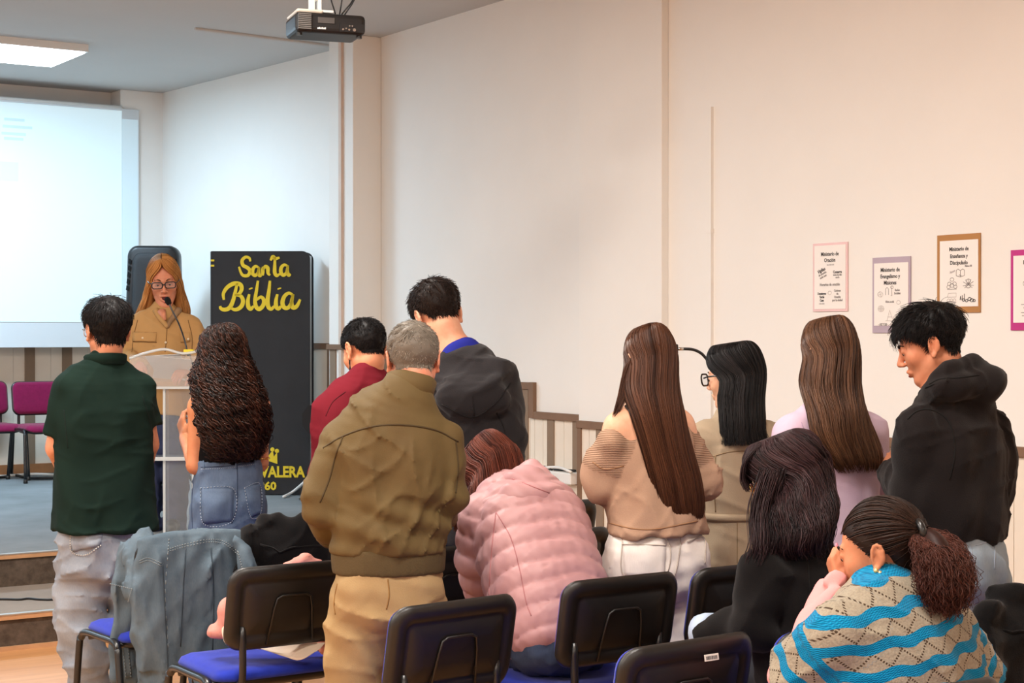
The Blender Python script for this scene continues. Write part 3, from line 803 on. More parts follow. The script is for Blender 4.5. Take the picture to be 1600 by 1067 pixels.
# ------------------------------------------------------------------ stacking chairs
M_BLUE = mat('blue_upholstery', (32, 52, 168), 0.9, 0.18, 40, 0.25, 700, spec=0.1, sheen=0.2)
M_WINE = mat('wine_upholstery', (134, 26, 74), 0.9, 0.18, 40, 0.25, 700, spec=0.1, sheen=0.2)
M_SHELL = mat('chair_shell_plastic', (24, 22, 21), 0.36, 0.2, 30, 0.12, 900, spec=0.5)
def chair_meshes():
    D = {}
    tilt = math.radians(11)
    def back(x, d, z):                       # d > 0 towards the sitter
        y = d + 0.030 * (x / 0.23) ** 2 - 0.012 * math.cos(z * 9)
        return Vector((x, -0.219 + y * math.cos(tilt) - (z + 0.14) * math.sin(tilt), 0.68 + z * math.cos(tilt) + y * math.sin(tilt)))
    D['backrest'] = pillow(0.232, 0.146, 0.062, [(0.11, -0.017), (0.062, -0.017), (0.052, -0.012), (0.044, -0.022), (0.016, -0.026), (0.004, -0.02), (0, -0.01), (0.004, 0.0), (0.05, 0.002)], back)
    D['back_cushion'] = pillow(0.224, 0.138, 0.058, [(0.05, 0.0), (0.004, -0.004), (0, 0.008), (0.008, 0.022), (0.03, 0.032), (0.10, 0.038)], back)
    P = [back(x, -0.0165, z) for x, z in ((-0.085, -0.125), (-0.07, 0.0), (-0.062, 0.035), (-0.045, 0.045), (0.0, 0.046), (0.045, 0.045), (0.062, 0.035), (0.07, 0.0), (0.085, -0.125))]
    D['back_rib'] = MB().tube(P, 0.0045, 6).me(True)
    st = lambda x, d, z: Vector((x, z + 0.01, 0.43 + d - 0.025 * max(0.0, (z - 0.12) / 0.1) ** 2 - 0.012 * math.exp(-((z + .05) / .12) ** 2)))
    D['seat'] = pillow(0.235, 0.215, 0.075, [(0.06, 0.0), (0.004, 0.004), (0, 0.018), (0.01, 0.036), (0.04, 0.046), (0.12, 0.048)], st)
    D['seat_pan'] = pillow(0.229, 0.208, 0.07, [(0.10, -0.03), (0.04, -0.028), (0.008, -0.012), (0.004, 0.006), (0.05, 0.008)], st)
    for sgn, nm in ((-1, 'side_frame'), (1, 'side_frame_b')):
        P = [(sgn * 0.262, 0.245, 0.012), (sgn * 0.255, 0.205, 0.36), (sgn * 0.252, 0.19, 0.405), (sgn * 0.25, 0.15, 0.428), (sgn * 0.25, 0.0, 0.43), (sgn * 0.25, -0.11, 0.428), (sgn * 0.252, -0.15, 0.405), (sgn * 0.255, -0.165, 0.36), (sgn * 0.262, -0.235, 0.012)]
        D[nm] = MB().tube(crom(P, 34), 0.0145, 8, flat=1.0).me(True)
    q = MB()
    for y in (0.12, -0.12): q.tube([(-0.25, y, 0.415), (0.25, y, 0.415)], 0.011, 8)
    D['cross_bar'] = q.me(True)
    for sgn, nm in ((-1, 'back_support'), (1, 'back_support_b')):
        P = [(sgn * 0.17, -0.10, 0.412), (sgn * 0.17, -0.2, 0.42), (sgn * 0.17, -0.235, 0.46), Vector((sgn * 0.17, 0, 0)) + Vector((0, back(0.17, -0.005, -0.06).y, back(0.17, -0.005, -0.06).z))]
        D[nm] = MB().tube(crom(P, 14), 0.013, 8, flat=1.0).me(True)
    D['foot_cap'] = MB().lathe([(0.017, 0.0), (0.019, 0.006), (0.018, 0.03), (0.0145, 0.034)], 10).me(True)
    return D
CH_B = chair_meshes(); CH_W = {k: (v.copy() if k in ('seat', 'back_cushion') else v) for k, v in CH_B.items()}
for D, fab in ((CH_B, M_BLUE), (CH_W, M_WINE)):
    for k, v in D.items():
        if not v.materials: v.materials.append(fab if k in ('seat', 'back_cushion') else M_SHELL if k in ('backrest', 'back_rib', 'seat_pan', 'foot_cap') else M_BLACKM)
def chair(px, Z, label, rot=0.0, D=CH_B, z=0.0, group=None, at_back=True):
    """px, Z locate the middle of the backrest"""
    p = W(px, 520, Z); a = math.radians(rot)
    if at_back: p = p + Vector((-math.sin(a), math.cos(a), 0)) * 0.24
    t = thing('stacking_chair', label, 'chair', (p.x, p.y, z), a, group)
    for k, me in D.items():
        if k == 'foot_cap':
            for x in (-0.262, 0.262):
                for y in (0.245, -0.235):
                    o = add('foot_cap', me, None, t); o.location = (x, y, 0)
        elif k == 'back_rib': add('back_rib', me, None, bpy_back)
        else:
            o = add(k.replace('_b', '') if k.endswith('_b') else k, me, None, t)
            if k == 'backrest': bpy_back = o
    L = Loc(t); L.Z = Z
    return t, L
chA, LA = chair(296, 6.35, 'blue padded chair with a denim jacket hung over its back', 4)
chB, LB = chair(458, 6.6, 'blue padded chair under the black jacket beside the curly haired woman', 2)
chC, LC = chair(452, 5.63, 'blue padded chair holding a pink garment and a cream cloth', 0)
chD, LD = chair(706, 4.86, 'empty blue padded chair directly behind the man in the olive jacket', 6)
chF, LF = chair(966, 5.34, 'blue padded chair on which the woman in the pink puffer jacket sits', 0)
chG, LG = chair(1160, 5.62, 'blue padded chair behind the woman in white jeans, no one on it', 0)
chE, LE_ = chair(1068, 4.24, 'blue padded chair with a small white barcode sticker on its back', 4)
chH, LH = chair(1308, 4.45, 'blue padded chair under the woman in the black blazer', 0)
chI, LI = chair(1600, 4.8, 'blue padded chair under the black coat next to the striped cardigan', 0)
chJ, LJ = chair(866, 7.7, 'blue padded chair farthest forward, beyond the shoulder of the pink puffer jacket', 0)
chK, LK = chair(878, 6.6, 'blue padded chair next to the woman in white jeans, half behind the pink jacket', 0)
chL, LL = chair(706, 6.1, 'blue padded chair half hidden between the olive jacket and the pink puffer jacket', 0)
chM, LM = chair(1445, 3.68, 'blue padded chair under the woman in the striped cardigan', 0)
# barcode sticker on the back of chair E (flat on the shell)
st = add('barcode_sticker', boxme((-0.024, -0.001, -0.0085), (0.024, 0.001, 0.0085), 0.0006), mat('sticker_white', (226, 222, 214), 0.5), chE)
loc_ = Vector((0.048, -0.293, 0.775)); st.location = loc_; st.rotation_euler = (math.radians(-11), 0, math.radians(-2))
q = MB(); x = -0.019; rr = random.Random(7)
while x < 0.019:
    w = rr.choice((0.0007, 0.0013, 0.0018)); q.box((x, -0.0014, -0.005), (x + w, -0.0009, 0.004)); x += w + rr.choice((0.0008, 0.0013))
add('barcode', q.me(), M_INK, st)
for px, lab in ((74, 'wine red padded chair on the stage against the back wall, fully in the picture'), (-18, 'wine red padded chair on the stage cut off by the edge of the picture')):
    chair(px, 14.0, lab, 180, CH_W, ST2, 'wine red chairs on the stage', at_back=False)

# ------------------------------------------------------------------ garments and cloths left on the chairs
M_DENIM = denim('grey_blue_denim', (66, 82, 94), (100, 115, 126))
M_DSEAM = mat('denim_stitch', (126, 136, 140), 0.9, 0.2, 40)
M_DDARK = mat('denim_seam_dark', (52, 64, 74), 0.9, 0.2, 40)
M_BLKCLOTH = mat('black_cloth', (17, 16, 17), 0.95, 0.3, 14, 0.3, 260, spec=0.08, sheen=0.1)
M_PINKC = mat('dusty_pink_cloth', (214, 150, 138), 0.95, 0.18, 16, 0.3, 200, spec=0.08)
M_CREAMC = mat('cream_cloth', (226, 208, 188), 0.9, 0.1, 12, 0.2, 160, spec=0.1)
def garment(ch, L, name, label, cat):
    t = thing(name, label, cat, tuple(ch.location), ch.rotation_euler.z); l = Loc(t); l.Z = L.Z
    return t, l
# denim jacket
t, L = garment(chA, LA, 'denim_jacket', 'grey blue denim jacket hung over a chair back with its sleeve dangling', 'jacket')
f = Field((-0.46, -0.56, 0.02), (0.46, 0.12, 0.93), 0.0085)
f.loft([L(305, 1030, -.03), L(303, 980, -.035), L(303, 920, -.03), L(302, 870, -.01), L(300, 838, .0)], [.225, .232, .236, .238, .225], [.055, .06, .06, .062, .042], (1, 0, 0), 0.03, p=3)
f.chain([L(222, 846, -.02), L(222, 880, -.07), L(228, 940, -.10), L(236, 1010, -.11), L(240, 1085, -.1)], [.045, .062, .06, .056, .052], 0.012, n=12)
f.chain([L(378, 850, -.0), L(386, 890, -.03), L(392, 930, -.02), L(386, 990, 0.03)], [.03, .035, .03, .02], 0.02)
rbox(f, L(197, 985, .0), (.055, .028, .20), 0.025, 0.02, Euler((0.02, math.radians(3), math.radians(-25))).to_matrix())
rbox(f, L(207, 890, .02), (.05, .028, .12), 0.025, 0.03, Euler((0.02, math.radians(10), math.radians(-20))).to_matrix())
f.warp(folds(3, .009, 55, (1.6, 1, .25)))
f.warp(creases(3, .012, 60, (1, 1, .35)))
f.warp(lambda x, y, z: .005 * np.sin(70 * x + 3 * np.sin(7 * z)) * np.clip((.8 - z) * 4, 0, 1))
jk = grow(f, 'jacket_body', M_DENIM, t)
for pix in ([(262, 858), (290, 850), (325, 843), (350, 846), (372, 862)], [(262, 862), (290, 854), (325, 847), (350, 850), (372, 866)]): seam(f, L, pix, .0022, M_DSEAM, t, 'stitching', dash=1, n=60)
for pix in ([(264, 842), (262, 870), (258, 930), (262, 1000), (262, 1060)], [(372, 862), (380, 900), (376, 950)], [(218, 876), (232, 872), (252, 880)], [(218, 880), (232, 876), (252, 884)]):
    seam(f, L, pix, .0022, M_DSEAM, t, 'stitching', dash=1, n=40)
for pix in ([(330, 856), (334, 930), (332, 1020)], [(290, 858), (286, 930), (282, 1010)], [(254, 880), (257, 940), (261, 1010), (263, 1060)]): seam(f, L, pix, .003, M_DDARK, t, 'seam')
fl = patch(f, L, [(172, 912), (206, 920), (200, 940), (176, 936)], M_DENIM, t, 'pocket_flap')
wp = patch(f, L, [(190, 998), (200, 1000), (206, 1058), (196, 1060)], M_DENIM, t, 'welt_pocket')
for pix in ([(172, 912), (206, 920)], [(206, 920), (200, 940)], [(191, 999), (197, 1058)], [(199, 1000), (205, 1058)]): seam(f, L, pix, .002, M_DSEAM, t, 'stitching', dash=1, n=24, off=.008)
# its lower hem shows again under the next chair
f2 = Field((-0.1, -0.7, 0.02), (0.5, 0.2, 0.6), 0.01)
f2.chain([L(318, 1046, -.15), L(360, 1052, -.16), L(420, 1056, -.14)], [.05, .055, .045], .02); f2.chain([L(330, 1075, -.15), L(372, 1085, -.16), L(420, 1085, -.14)], [.06, .06, .05], .03)
f2.warp(folds(8, .006, 60)); grow(f2, 'jacket_hem', M_DENIM, t)
seam(f2, L, [(318, 1040), (345, 1044), (372, 1050)], .0022, M_DSEAM, t, 'stitching', dash=1, n=26); seam(f2, L, [(340, 1052), (350, 1054)], .004, mat('red_tag', (150, 50, 44), .8), t, 'red_tag')
# black jackets
def black_jacket(ch, Lc, label, h=.0095, seed=1, extra=None, top=.885):
    t, L = garment(ch, Lc, 'black_jacket', label, 'jacket')
    f = Field((-0.4, -0.5, 0.1), (0.4, 0.15, 0.98), h)
    f.loft([(0.0, -.30, .36), (0, -.30, .5), (0, -.285, .68), (0, -.275, top - .09), (0, -.262, top - .035)], [.24, .25, .245, .235, .2], [.05, .055, .06, .06, .035], (1, 0, 0), .03, p=3)
    f.chain([(-.2, -.27, top - .05), (-.245, -.3, .65), (-.24, -.3, .4)], [.045, .05, .045], .03); f.chain([(.2, -.27, top - .05), (.25, -.3, .65), (.245, -.3, .4)], [.045, .05, .045], .03)
    f.chain([(-.12, -.25, top - .01), (0.02, -.30, top - .025), (.13, -.26, top - .012)], [.032, .042, .034], .03)
    if extra: extra(f)
    f.warp(folds(seed, .011, 42, (1.5, 1, .5))); f.warp(creases(seed, .012, 55))
    grow(f, 'jacket_body', M_BLKCLOTH, t)
    q = MB().tube(f.snap(crom([(-.18, -.33, top - .08), (-.08, -.36, top - .1), (.06, -.36, top - .1), (.18, -.33, top - .08)], 16), .0), .004, 5)
    add('collar_seam', q.me(True), M_BLKCLOTH, t)
    return t
black_jacket(chB, LB, 'black jacket bunched over the back of a chair in front of the curly haired woman', seed=5, top=.865)
black_jacket(chI, LI, 'black coat hung over the chair behind the striped cardigan', seed=9, top=.86)
# pink garment and cream cloth on chair C
t, L = garment(chC, LC, 'pink_garment', 'dusty pink garment bunched on the chair seat behind the denim jacket', 'garment')
f = Field((-0.42, -0.42, 0.38), (0.42, 0.35, 0.95), 0.009)
f.chain([L(332, 990, .14), L(350, 982, .14), L(364, 950, .14), L(385, 930, .15)], [.022, .034, .042, .045], .02)
f.chain([L(452, 886, .07), L(474, 884, .08), L(494, 887, .08)], [.022, .034, .022], .03)
f.chain([L(474, 890, .10), L(480, 920, .16), L(510, 980, .17), L(509, 1012, .14)], [.035, .05, .04, .022], .03); f.chain([L(385, 930, .15), L(440, 930, .16), L(480, 920, .16)], [.045, .05, .05], .03)
f.warp(folds(12, .007, 60)); f.warp(folds(13, .003, 160)); grow(f, 'garment_body', M_PINKC, t)
t, L = garment(chC, LC, 'cream_cloth', 'cream cloth spilling off the seat of the chair with the pink garment', 'cloth')
f = Field((-0.42, -0.45, 0.25), (0.42, 0.35, 0.75), 0.0085)
f.chain([L(357, 985, .12), L(364, 996, .10), L(380, 1004, .08)], [.022, .030, .02], .02); f.chain([L(380, 1004, .08), L(440, 1004, .14), L(505, 1000, .16)], [.02, .024, .02], .02)
f.warp(folds(22, .004, 70)); grow(f, 'cloth_body', M_CREAMC, t)
up = [(372, 1002), (410, 1005), (450, 1006), (485, 1006), (508, 1004)]; dn = [(374, 1006), (408, 1014), (448, 1027), (470, 1031), (500, 1014)]
V = []; Fq = []; n = 17; m = 7
U_, D_ = crom(up, n), crom(dn, n)
for s_ in (0.0, .006):
    for i in range(n):
        for k in range(m):
            q = k / (m - 1); p = U_[i] * (1 - q) + D_[i] * q
            V.append(np.array(L(p[0], p[1], .075 - .06 * q + .012 * math.sin(i * .9) * q)) + np.array((0, s_, 0)))
for i in range(n - 1):
    for k in range(m - 1):
        a = i * m + k; Fq += [(a, a + 1, a + m + 1, a + m), (n * m + a + m, n * m + a + m + 1, n * m + a + 1, n * m + a)]
for i in range(n - 1): Fq += [(i * m + m - 1, n * m + i * m + m - 1, n * m + (i + 1) * m + m - 1, (i + 1) * m + m - 1)]
add('hanging_edge', pym(V, Fq, True), M_CREAMC, t)

# ------------------------------------------------------------------ the giant book on the stage
M_BOOKC = mat('black_card_paper', (60, 61, 64), 0.75, 0.16, 3.5, 0.5, 16, spec=0.2)
M_PAGE = mat('page_grey', (190, 192, 194), 0.8, 0.08, 30)
M_YEL = mat('yellow_paint', (248, 222, 62), 0.55, 0.07, 30, spec=0.25)
p = W(331, 520, 12.68)
book = thing('giant_book_prop', 'giant black closed book prop with yellow hand-painted lettering standing on the stage', 'book prop', (p.x, p.y, ST2), -YAW - math.radians(0.6))
Lb = Loc(book)
bw = 0.748; bh = 1.86
def bk(px, py, y=0.0):
    o, d = ray(px, py); o = Lb.I @ o; d = Lb.I.to_3x3() @ d
    return o + d * ((y - o.y) / d.y)
def cover(y0, y1):
    P = [(0, y0, 0.006), (bw, y0, 0.006)] + [(bw - 0.06 + 0.06 * math.cos(a), y0, bh - 0.06 + 0.06 * math.sin(a)) for a in np.linspace(0, math.pi / 2, 7)] + [(0, y0, bh)]
    q = MB(); q.prism([Vector(v) for v in P], (0, y1 - y0, 0)); return q.me()
add('front_cover', cover(0, 0.02), M_BOOKC, book); add('back_cover', cover(0.2, 0.22), M_BOOKC, book)
add('spine', boxme((-0.012, 0.0, 0.004), (0.012, 0.22, bh), 0.008), M_BOOKC, book)
add('page_block', boxme((0.012, 0.02, 0.02), (bw - 0.012, 0.2, bh - 0.03), 0.004), M_PAGE, book)
CX = lambda pts: [(320 + x / 2.668, 380 + y / 2.668) for x, y in pts]
def stroke(q, pts, w, n=0):
    C = crom(CX(pts), n or max(10, len(pts) * 5))
    P = [bk(x, y, 0.0) for x, y in C]
    L_, R_ = [], []
    for i, p_ in enumerate(P):
        a, c_ = P[max(0, i - 1)], P[min(len(P) - 1, i + 1)]
        tx, tz = c_.x - a.x, c_.z - a.z; l = math.hypot(tx, tz) or 1; k = i / (len(P) - 1)
        ww = w * (0.62 + 0.5 * math.sin(math.pi * min(1, max(0, k))))
        L_.append(Vector((p_.x - tz / l * ww, -0.001, p_.z + tx / l * ww))); R_.append(Vector((p_.x + tz / l * ww, -0.001, p_.z - tx / l * ww)))
    b = len(q.v); m = len(P)
    for d in (0.0, -0.004):
        q.v += [v + Vector((0, d, 0)) for v in L_] + [v + Vector((0, d, 0)) for v in R_]
    for i in range(m - 1):
        q.f += [(b + 2 * m + i, b + 2 * m + i + 1, b + 3 * m + i + 1, b + 3 * m + i), (b + i, b + m + i, b + m + i + 1, b + i + 1), (b + i, b + i + 1, b + 2 * m + i + 1, b + 2 * m + i), (b + m + i + 1, b + m + i, b + 3 * m + i, b + 3 * m + i + 1)]
    q.f += [(b, b + 2 * m, b + 3 * m, b + m), (b + m - 1, b + 2 * m - 1, b + 4 * m - 1, b + 3 * m - 1)]
SANTA = [[(190, 76), (186, 62), (170, 58), (156, 72), (160, 92), (178, 102), (189, 116), (180, 134), (160, 134), (150, 120), (143, 98)],
         [(226, 102), (212, 96), (201, 108), (200, 126), (210, 134), (221, 124), (227, 100)], [(227, 100), (224, 122), (230, 135), (238, 130)],
         [(243, 98), (242, 116), (242, 135)], [(243, 112), (252, 97), (263, 104), (264, 124), (272, 134)],
         [(293, 58), (292, 95), (292, 122), (300, 135), (312, 128)], [(274, 72), (284, 56), (294, 64), (312, 60)],
         [(346, 96), (332, 90), (319, 102), (318, 122), (328, 133), (341, 122), (347, 92)], [(347, 92), (344, 118), (350, 133), (358, 128)]]
BIBLIA = [[(136, 166), (128, 200), (118, 240), (104, 268), (84, 277), (68, 272), (64, 262)], [(80, 236), (78, 210), (94, 184), (122, 168), (148, 172), (154, 192), (142, 212), (126, 216)],
          [(126, 216), (150, 220), (160, 242), (150, 266), (128, 277), (108, 270)],
          [(186, 212), (180, 240), (182, 264), (192, 274), (204, 262)], [(191, 186), (193, 192)],
          [(222, 156), (216, 196), (210, 236), (214, 264), (228, 274), (244, 258), (246, 236), (234, 224), (216, 236)],
          [(272, 156), (268, 196), (262, 240), (266, 266), (278, 274), (290, 262)], [(303, 212), (297, 240), (298, 264), (308, 273), (318, 262)], [(310, 186), (312, 192)],
          [(368, 216), (350, 208), (332, 222), (324, 248), (332, 268), (348, 268), (362, 246), (369, 212)], [(369, 212), (362, 246), (368, 268), (384, 262), (398, 234)]]
q = MB()
for s_ in SANTA: stroke(q, s_, 0.0125)
add('santa_lettering', q.me(), M_YEL, book)
q = MB()
for s_ in BIBLIA: stroke(q, s_, 0.0145)
add('biblia_lettering', q.me(), M_YEL, book)
q = MB()
P = [(158, 880), (176, 898), (196, 862), (226, 888), (246, 858), (262, 890), (284, 862), (288, 890), (302, 868), (303, 920), (262, 906), (210, 900), (160, 908)]
poly = [bk(320 + x / 2.668, 380 + y / 2.668) + Vector((0, -0.001, 0)) for x, y in P]
q.prism(poly, (0, -0.004, 0))
for x, y in ((282, 860), (301, 866), (246, 856), (196, 860)):
    c_ = bk(320 + x / 2.668, 380 + y / 2.668); q.lathe([(0.017, 0), (0.014, 0.005)], 12, Matrix.Translation(c_) @ Matrix.Rotation(math.pi / 2, 4, 'X'))
add('crown_emblem', q.me(), M_YEL, book)
def book_text(s, px0, px1, py, hpx, bold):
    me = text_me(s, 0.1, 0.002, bold)
    xs = [v.co.x for v in me.vertices]; ys = [v.co.y for v in me.vertices]
    a, c_ = bk(px0, py), bk(px1, py)
    o = add('lettering', me, M_YEL, book); k = (c_.x - a.x) / (max(xs) - min(xs)); kz = (hpx / 205.0) / (max(ys) - min(ys))
    o.matrix_local = Matrix.Translation(((a.x + c_.x) / 2 - (max(xs) + min(xs)) / 2 * k, -0.003, a.z - (max(ys) + min(ys)) / 2 * kz)) @ Matrix.Rotation(math.pi / 2, 4, 'X') @ Matrix.Diagonal((k, kz, 1, 1))
book_text('REINA-VALERA', 348, 477, 737, 18, 0.0035)
book_text('1960', 398, 432, 759, 14, 0.0035)
q = MB(); c_ = bk(332, 411)
for dz in (-0.02, 0.02): q.box((c_.x - 0.012, -0.004, c_.z + dz - 0.007), (c_.x + 0.014, -0.001, c_.z + dz + 0.007))
add('spine_mark', q.me(), M_YEL, book)
# dark octagonal board on a thin stand beside the book
t, L = place('octagonal_board', 'dark grey octagonal board on a thin stand beside the giant book', 'board', 489, 12.3, -4, z=ST2)
zc = 1.6 + (520 - 655) / 2600 * 12.3 - ST2
q = MB(); q.prism([Vector((0.088 * math.cos(a), 0, zc + 0.112 * math.sin(a))) for a in [math.pi / 8 + k * math.pi / 4 for k in range(8)]], (0, 0.03, 0))
add('board', q.me(), mat('dark_grey_board', (50, 48, 49), 0.8, 0.15, 6), t)
add('pole', MB().lathe([(0.012, 0.02), (0.012, zc)], 10, Matrix.Translation((0, 0.04, 0))).me(True), M_BLACKM, t)
add('base_disc', MB().lathe([(0.11, 0), (0.11, 0.012), (0.02, 0.022)], 20, Matrix.Translation((0, 0.04, 0))).me(True), M_BLACKM, t)
bar_thing('white_rod', 'white rod lying on the stage carpet against the foot of the giant book', 'rod', [on_plane(443, 776, 2, ST2 + .012), on_plane(458, 768, 2, ST2 + .03), W(476, 753, 12.45)], .011, M_WHITE)

# ------------------------------------------------------------------ loudspeaker on its stand behind the reader
t, L = place('loudspeaker', 'black loudspeaker with vented sides on a stand behind the woman at the lectern', 'loudspeaker', 243, 13.9, 184, z=ST2)
zt, zb = 1.6 + (520 - 385) / 2600 * 13.9 - ST2, 1.24
def spk(x, d, z): return Vector((x * (1 - 0.10 * max(0, z) / 0.35), d, (zt + zb) / 2 + z))
hh = (zt - zb) / 2
add('cabinet', pillow(0.23, hh, 0.085, [(0.09, -0.17), (0.06, -0.17), (0.0, -0.02), (0, 0.11), (0.012, 0.14), (0.03, 0.15)], spk), M_BLACKP, t)
add('front_grille', pillow(0.175, hh - 0.06, 0.07, [(0.02, 0.145), (0, 0.15), (0.006, 0.16), (0.05, 0.166), (0.11, 0.168)], spk), mat('speaker_grille', (44, 45, 47), 0.5, 0.2, 80, 0.5, 900, spec=0.4), t)
for sx_ in (-1, 1):
    for k in range(5):
        z_ = hh - 0.12 - k * 0.055
        P = [spk(sx_ * (0.186 + .002 * k), 0.152, z_), spk(sx_ * (0.208 + .002 * k), 0.148, z_ + .012), spk(sx_ * (0.212 + .002 * k), 0.146, z_ - 0.026), spk(sx_ * (0.19 + .002 * k), 0.15, z_ - .038)]
        q = MB(); q.prism(P, (0, 0.006, 0)); add('vent_slot', q.me(), mat('vent_black', (6, 6, 7), 0.8), t)
sd = add('stand', MB().tube([(0, 0, 0.28), (0, 0, zb + 0.02)], 0.018, 10).me(True), M_BLACKM, t)
for k in range(3):
    a = k * 2.094 + .4
    add('stand_leg', MB().tube([(0.02 * math.cos(a), 0.02 * math.sin(a), 0.55), (0.42 * math.cos(a), 0.42 * math.sin(a), 0.012)], 0.011, 8).me(True), M_BLACKM, sd)

# ------------------------------------------------------------------ clear lectern, microphone, papers
M_ACR = acrylic('clear_acrylic', 0.09); M_ACRE = acrylic('acrylic_edge', 0.55, (232, 240, 242), 0.15)
lec, L = place('acrylic_lectern', 'clear acrylic lectern with a pedestal, a shelf and a sloping reading tray', 'lectern', 281, 9.98, 184, z=ST2)
sL = 2600 / 9.98
zt = 1.6 + (520 - 604) / sL - ST2; zsh = 1.6 + (520 - 715) / sL - ST2
def sheet(name, lo, hi, m=M_ACR, M=None):
    q = MB().box(lo, hi, M); return add(name, q.me(), m, lec)
# local +y faces the audience after the 184 degree turn, so the reader stands at -y
sheet('pedestal_front', (-0.085, 0.052, 0.02), (0.085, 0.06, zt)); sheet('pedestal_side', (-0.085, -0.08, 0.02), (-0.077, 0.052, zt)); sheet('pedestal_side', (0.077, -0.08, 0.02), (0.085, 0.052, zt))
for x in (-0.085, 0.085): sheet('edge_strip', (x - 0.007, 0.05, 0.02), (x + 0.007, 0.066, zt), M_ACRE)
sheet('base_plate', (-0.25, -0.2, 0.0), (0.25, 0.2, 0.018))
sheet('shelf', (-0.21, -0.15, zsh - 0.006), (0.21, 0.09, zsh + 0.006)); sheet('shelf_edge', (-0.21, 0.085, zsh - 0.011), (0.21, 0.093, zsh + 0.011), M_ACRE)
Mt = Matrix.Translation((0, 0.08, zt + 0.19)) @ Matrix.Rotation(math.radians(27), 4, 'X')
sheet('reading_tray', (-0.285, -0.36, -0.004), (0.285, 0.0, 0.004), M_ACR, Mt)
sheet('tray_front', (-0.285, 0.076, zt - 0.005), (0.285, 0.084, zt + 0.185), acrylic('frosted_front', 0.22, (232, 228, 224), 0.3))
sheet('front_lip', (-0.285, 0.06, zt - 0.012), (0.285, 0.088, zt + 0.003), M_ACRE)
wv = [(-0.285, 0.082, zt + 0.185), (-0.16, 0.088, zt + 0.215), (-0.03, 0.086, zt + 0.20), (0.08, 0.088, zt + 0.225), (0.2, 0.082, zt + 0.2), (0.285, 0.082, zt + 0.17)]
add('tray_rim', MB().tube(crom(wv, 26), 0.008, 6).me(True), M_ACRE, lec)
pp, _ = place('paper_sheets', 'printed sheets of paper lying on the reading tray of the lectern', 'paper', 281, 9.98, 184, z=ST2)
Mp = Mt @ Matrix.Translation((0.06, -0.20, 0.006)) @ Matrix.Rotation(0.2, 4, 'Z')
add('sheet', MB().box((-0.105, -0.148, 0), (0.105, 0.148, 0.003), Mp).me(), mat('sheet_white', (228, 222, 214), 0.7, 0.04), pp)
Mp2 = Mt @ Matrix.Translation((0.075, -0.17, 0.010)) @ Matrix.Rotation(-0.15, 4, 'Z')
o = add('sheet', MB().box((-0.105, -0.148, 0), (0.105, 0.148, 0.003), Mp2).me(), mat('sheet_white', (228, 222, 214)), pp)
q = MB()
for k in range(7): q.box((-0.08, -0.12 + k * 0.032, 0.003), (0.05 + 0.03 * (k % 3 == 0), -0.112 + k * 0.032, 0.0035), Mp2)
q.box((-0.06, 0.06, 0.003), (0.04, 0.12, 0.0036), Mp2)
add('print', q.me(), M_GREY, o)
mic, Lm = place('gooseneck_microphone', 'thin black gooseneck microphone clipped to the lectern in front of her mouth', 'microphone', 281, 9.98, 184, z=ST2)
P = [Lm(294, 556, -.02), Lm(288, 530, -.0), Lm(279, 505, .05), Lm(270, 487, .07), Lm(264, 474, .08)]
add('neck', MB().tube(crom(P, 20), 0.005, 8).me(True), M_BLACKM, mic)
Mh = Matrix.Translation(Vector(Lm(262.5, 470.5, .085)))
add('capsule', MB().lathe([(0.004, -0.026), (0.015, -0.02), (0.02, 0.0), (0.017, 0.018), (0.008, 0.026)], 14, Mh @ Matrix.Rotation(math.radians(25), 4, 'Y')).me(True), mat('foam_black', (20, 20, 21), 0.95, 0.2, 80, 0.6, 500), mic)
add('clamp', boxme((-0.03, -0.02, -0.012), (0.03, 0.02, 0.012), 0.004), M_YEL, mic).location = Lm(295, 549, -.03)
add('cable', MB().tube(crom([Lm(296, 552, -.02), Lm(302, 580, -.03), Lm(300, 640, -.03), Lm(303, 700, -.04), Lm(300, 760, -.03), Lm(304, 830, -.02)], 30), 0.004, 6).me(True), mat('grey_cable', (96, 100, 106), 0.5), mic)

# gooseneck arm between the two women by the wall
t, L = place('gooseneck_lamp', 'thin black gooseneck reading lamp with a silver tip between the two women by the wall', 'lamp', 1118, 7.3, 0)
add('arm', MB().tube(crom([L(1068, 545), L(1082, 546), L(1094, 551), L(1104, 561), L(1135, 600), L(1150, 700)], 30), .0065, 8).me(True), M_BLACKM, t)
add('tip', MB().tube([L(1055, 545), L(1068, 545)], .0075, 10).me(True), M_SILVER, t)
add('lamp_head', boxme((-.028, -.02, -.03), (.02, .02, .012), .004), M_BLACKP, t).location = L(1052, 542)
add('stand', MB().tube([L(1150, 700), tuple(Vector((L(1150, 700)[0], L(1150, 700)[1], 0.02)))], .011, 8).me(True), M_BLACKM, t)
add('base', MB().lathe([(.14, 0), (.14, .012), (.03, .025)], 20, Matrix.Translation((L(1150, 700)[0], L(1150, 700)[1], 0))).me(True), M_BLACKM, t)
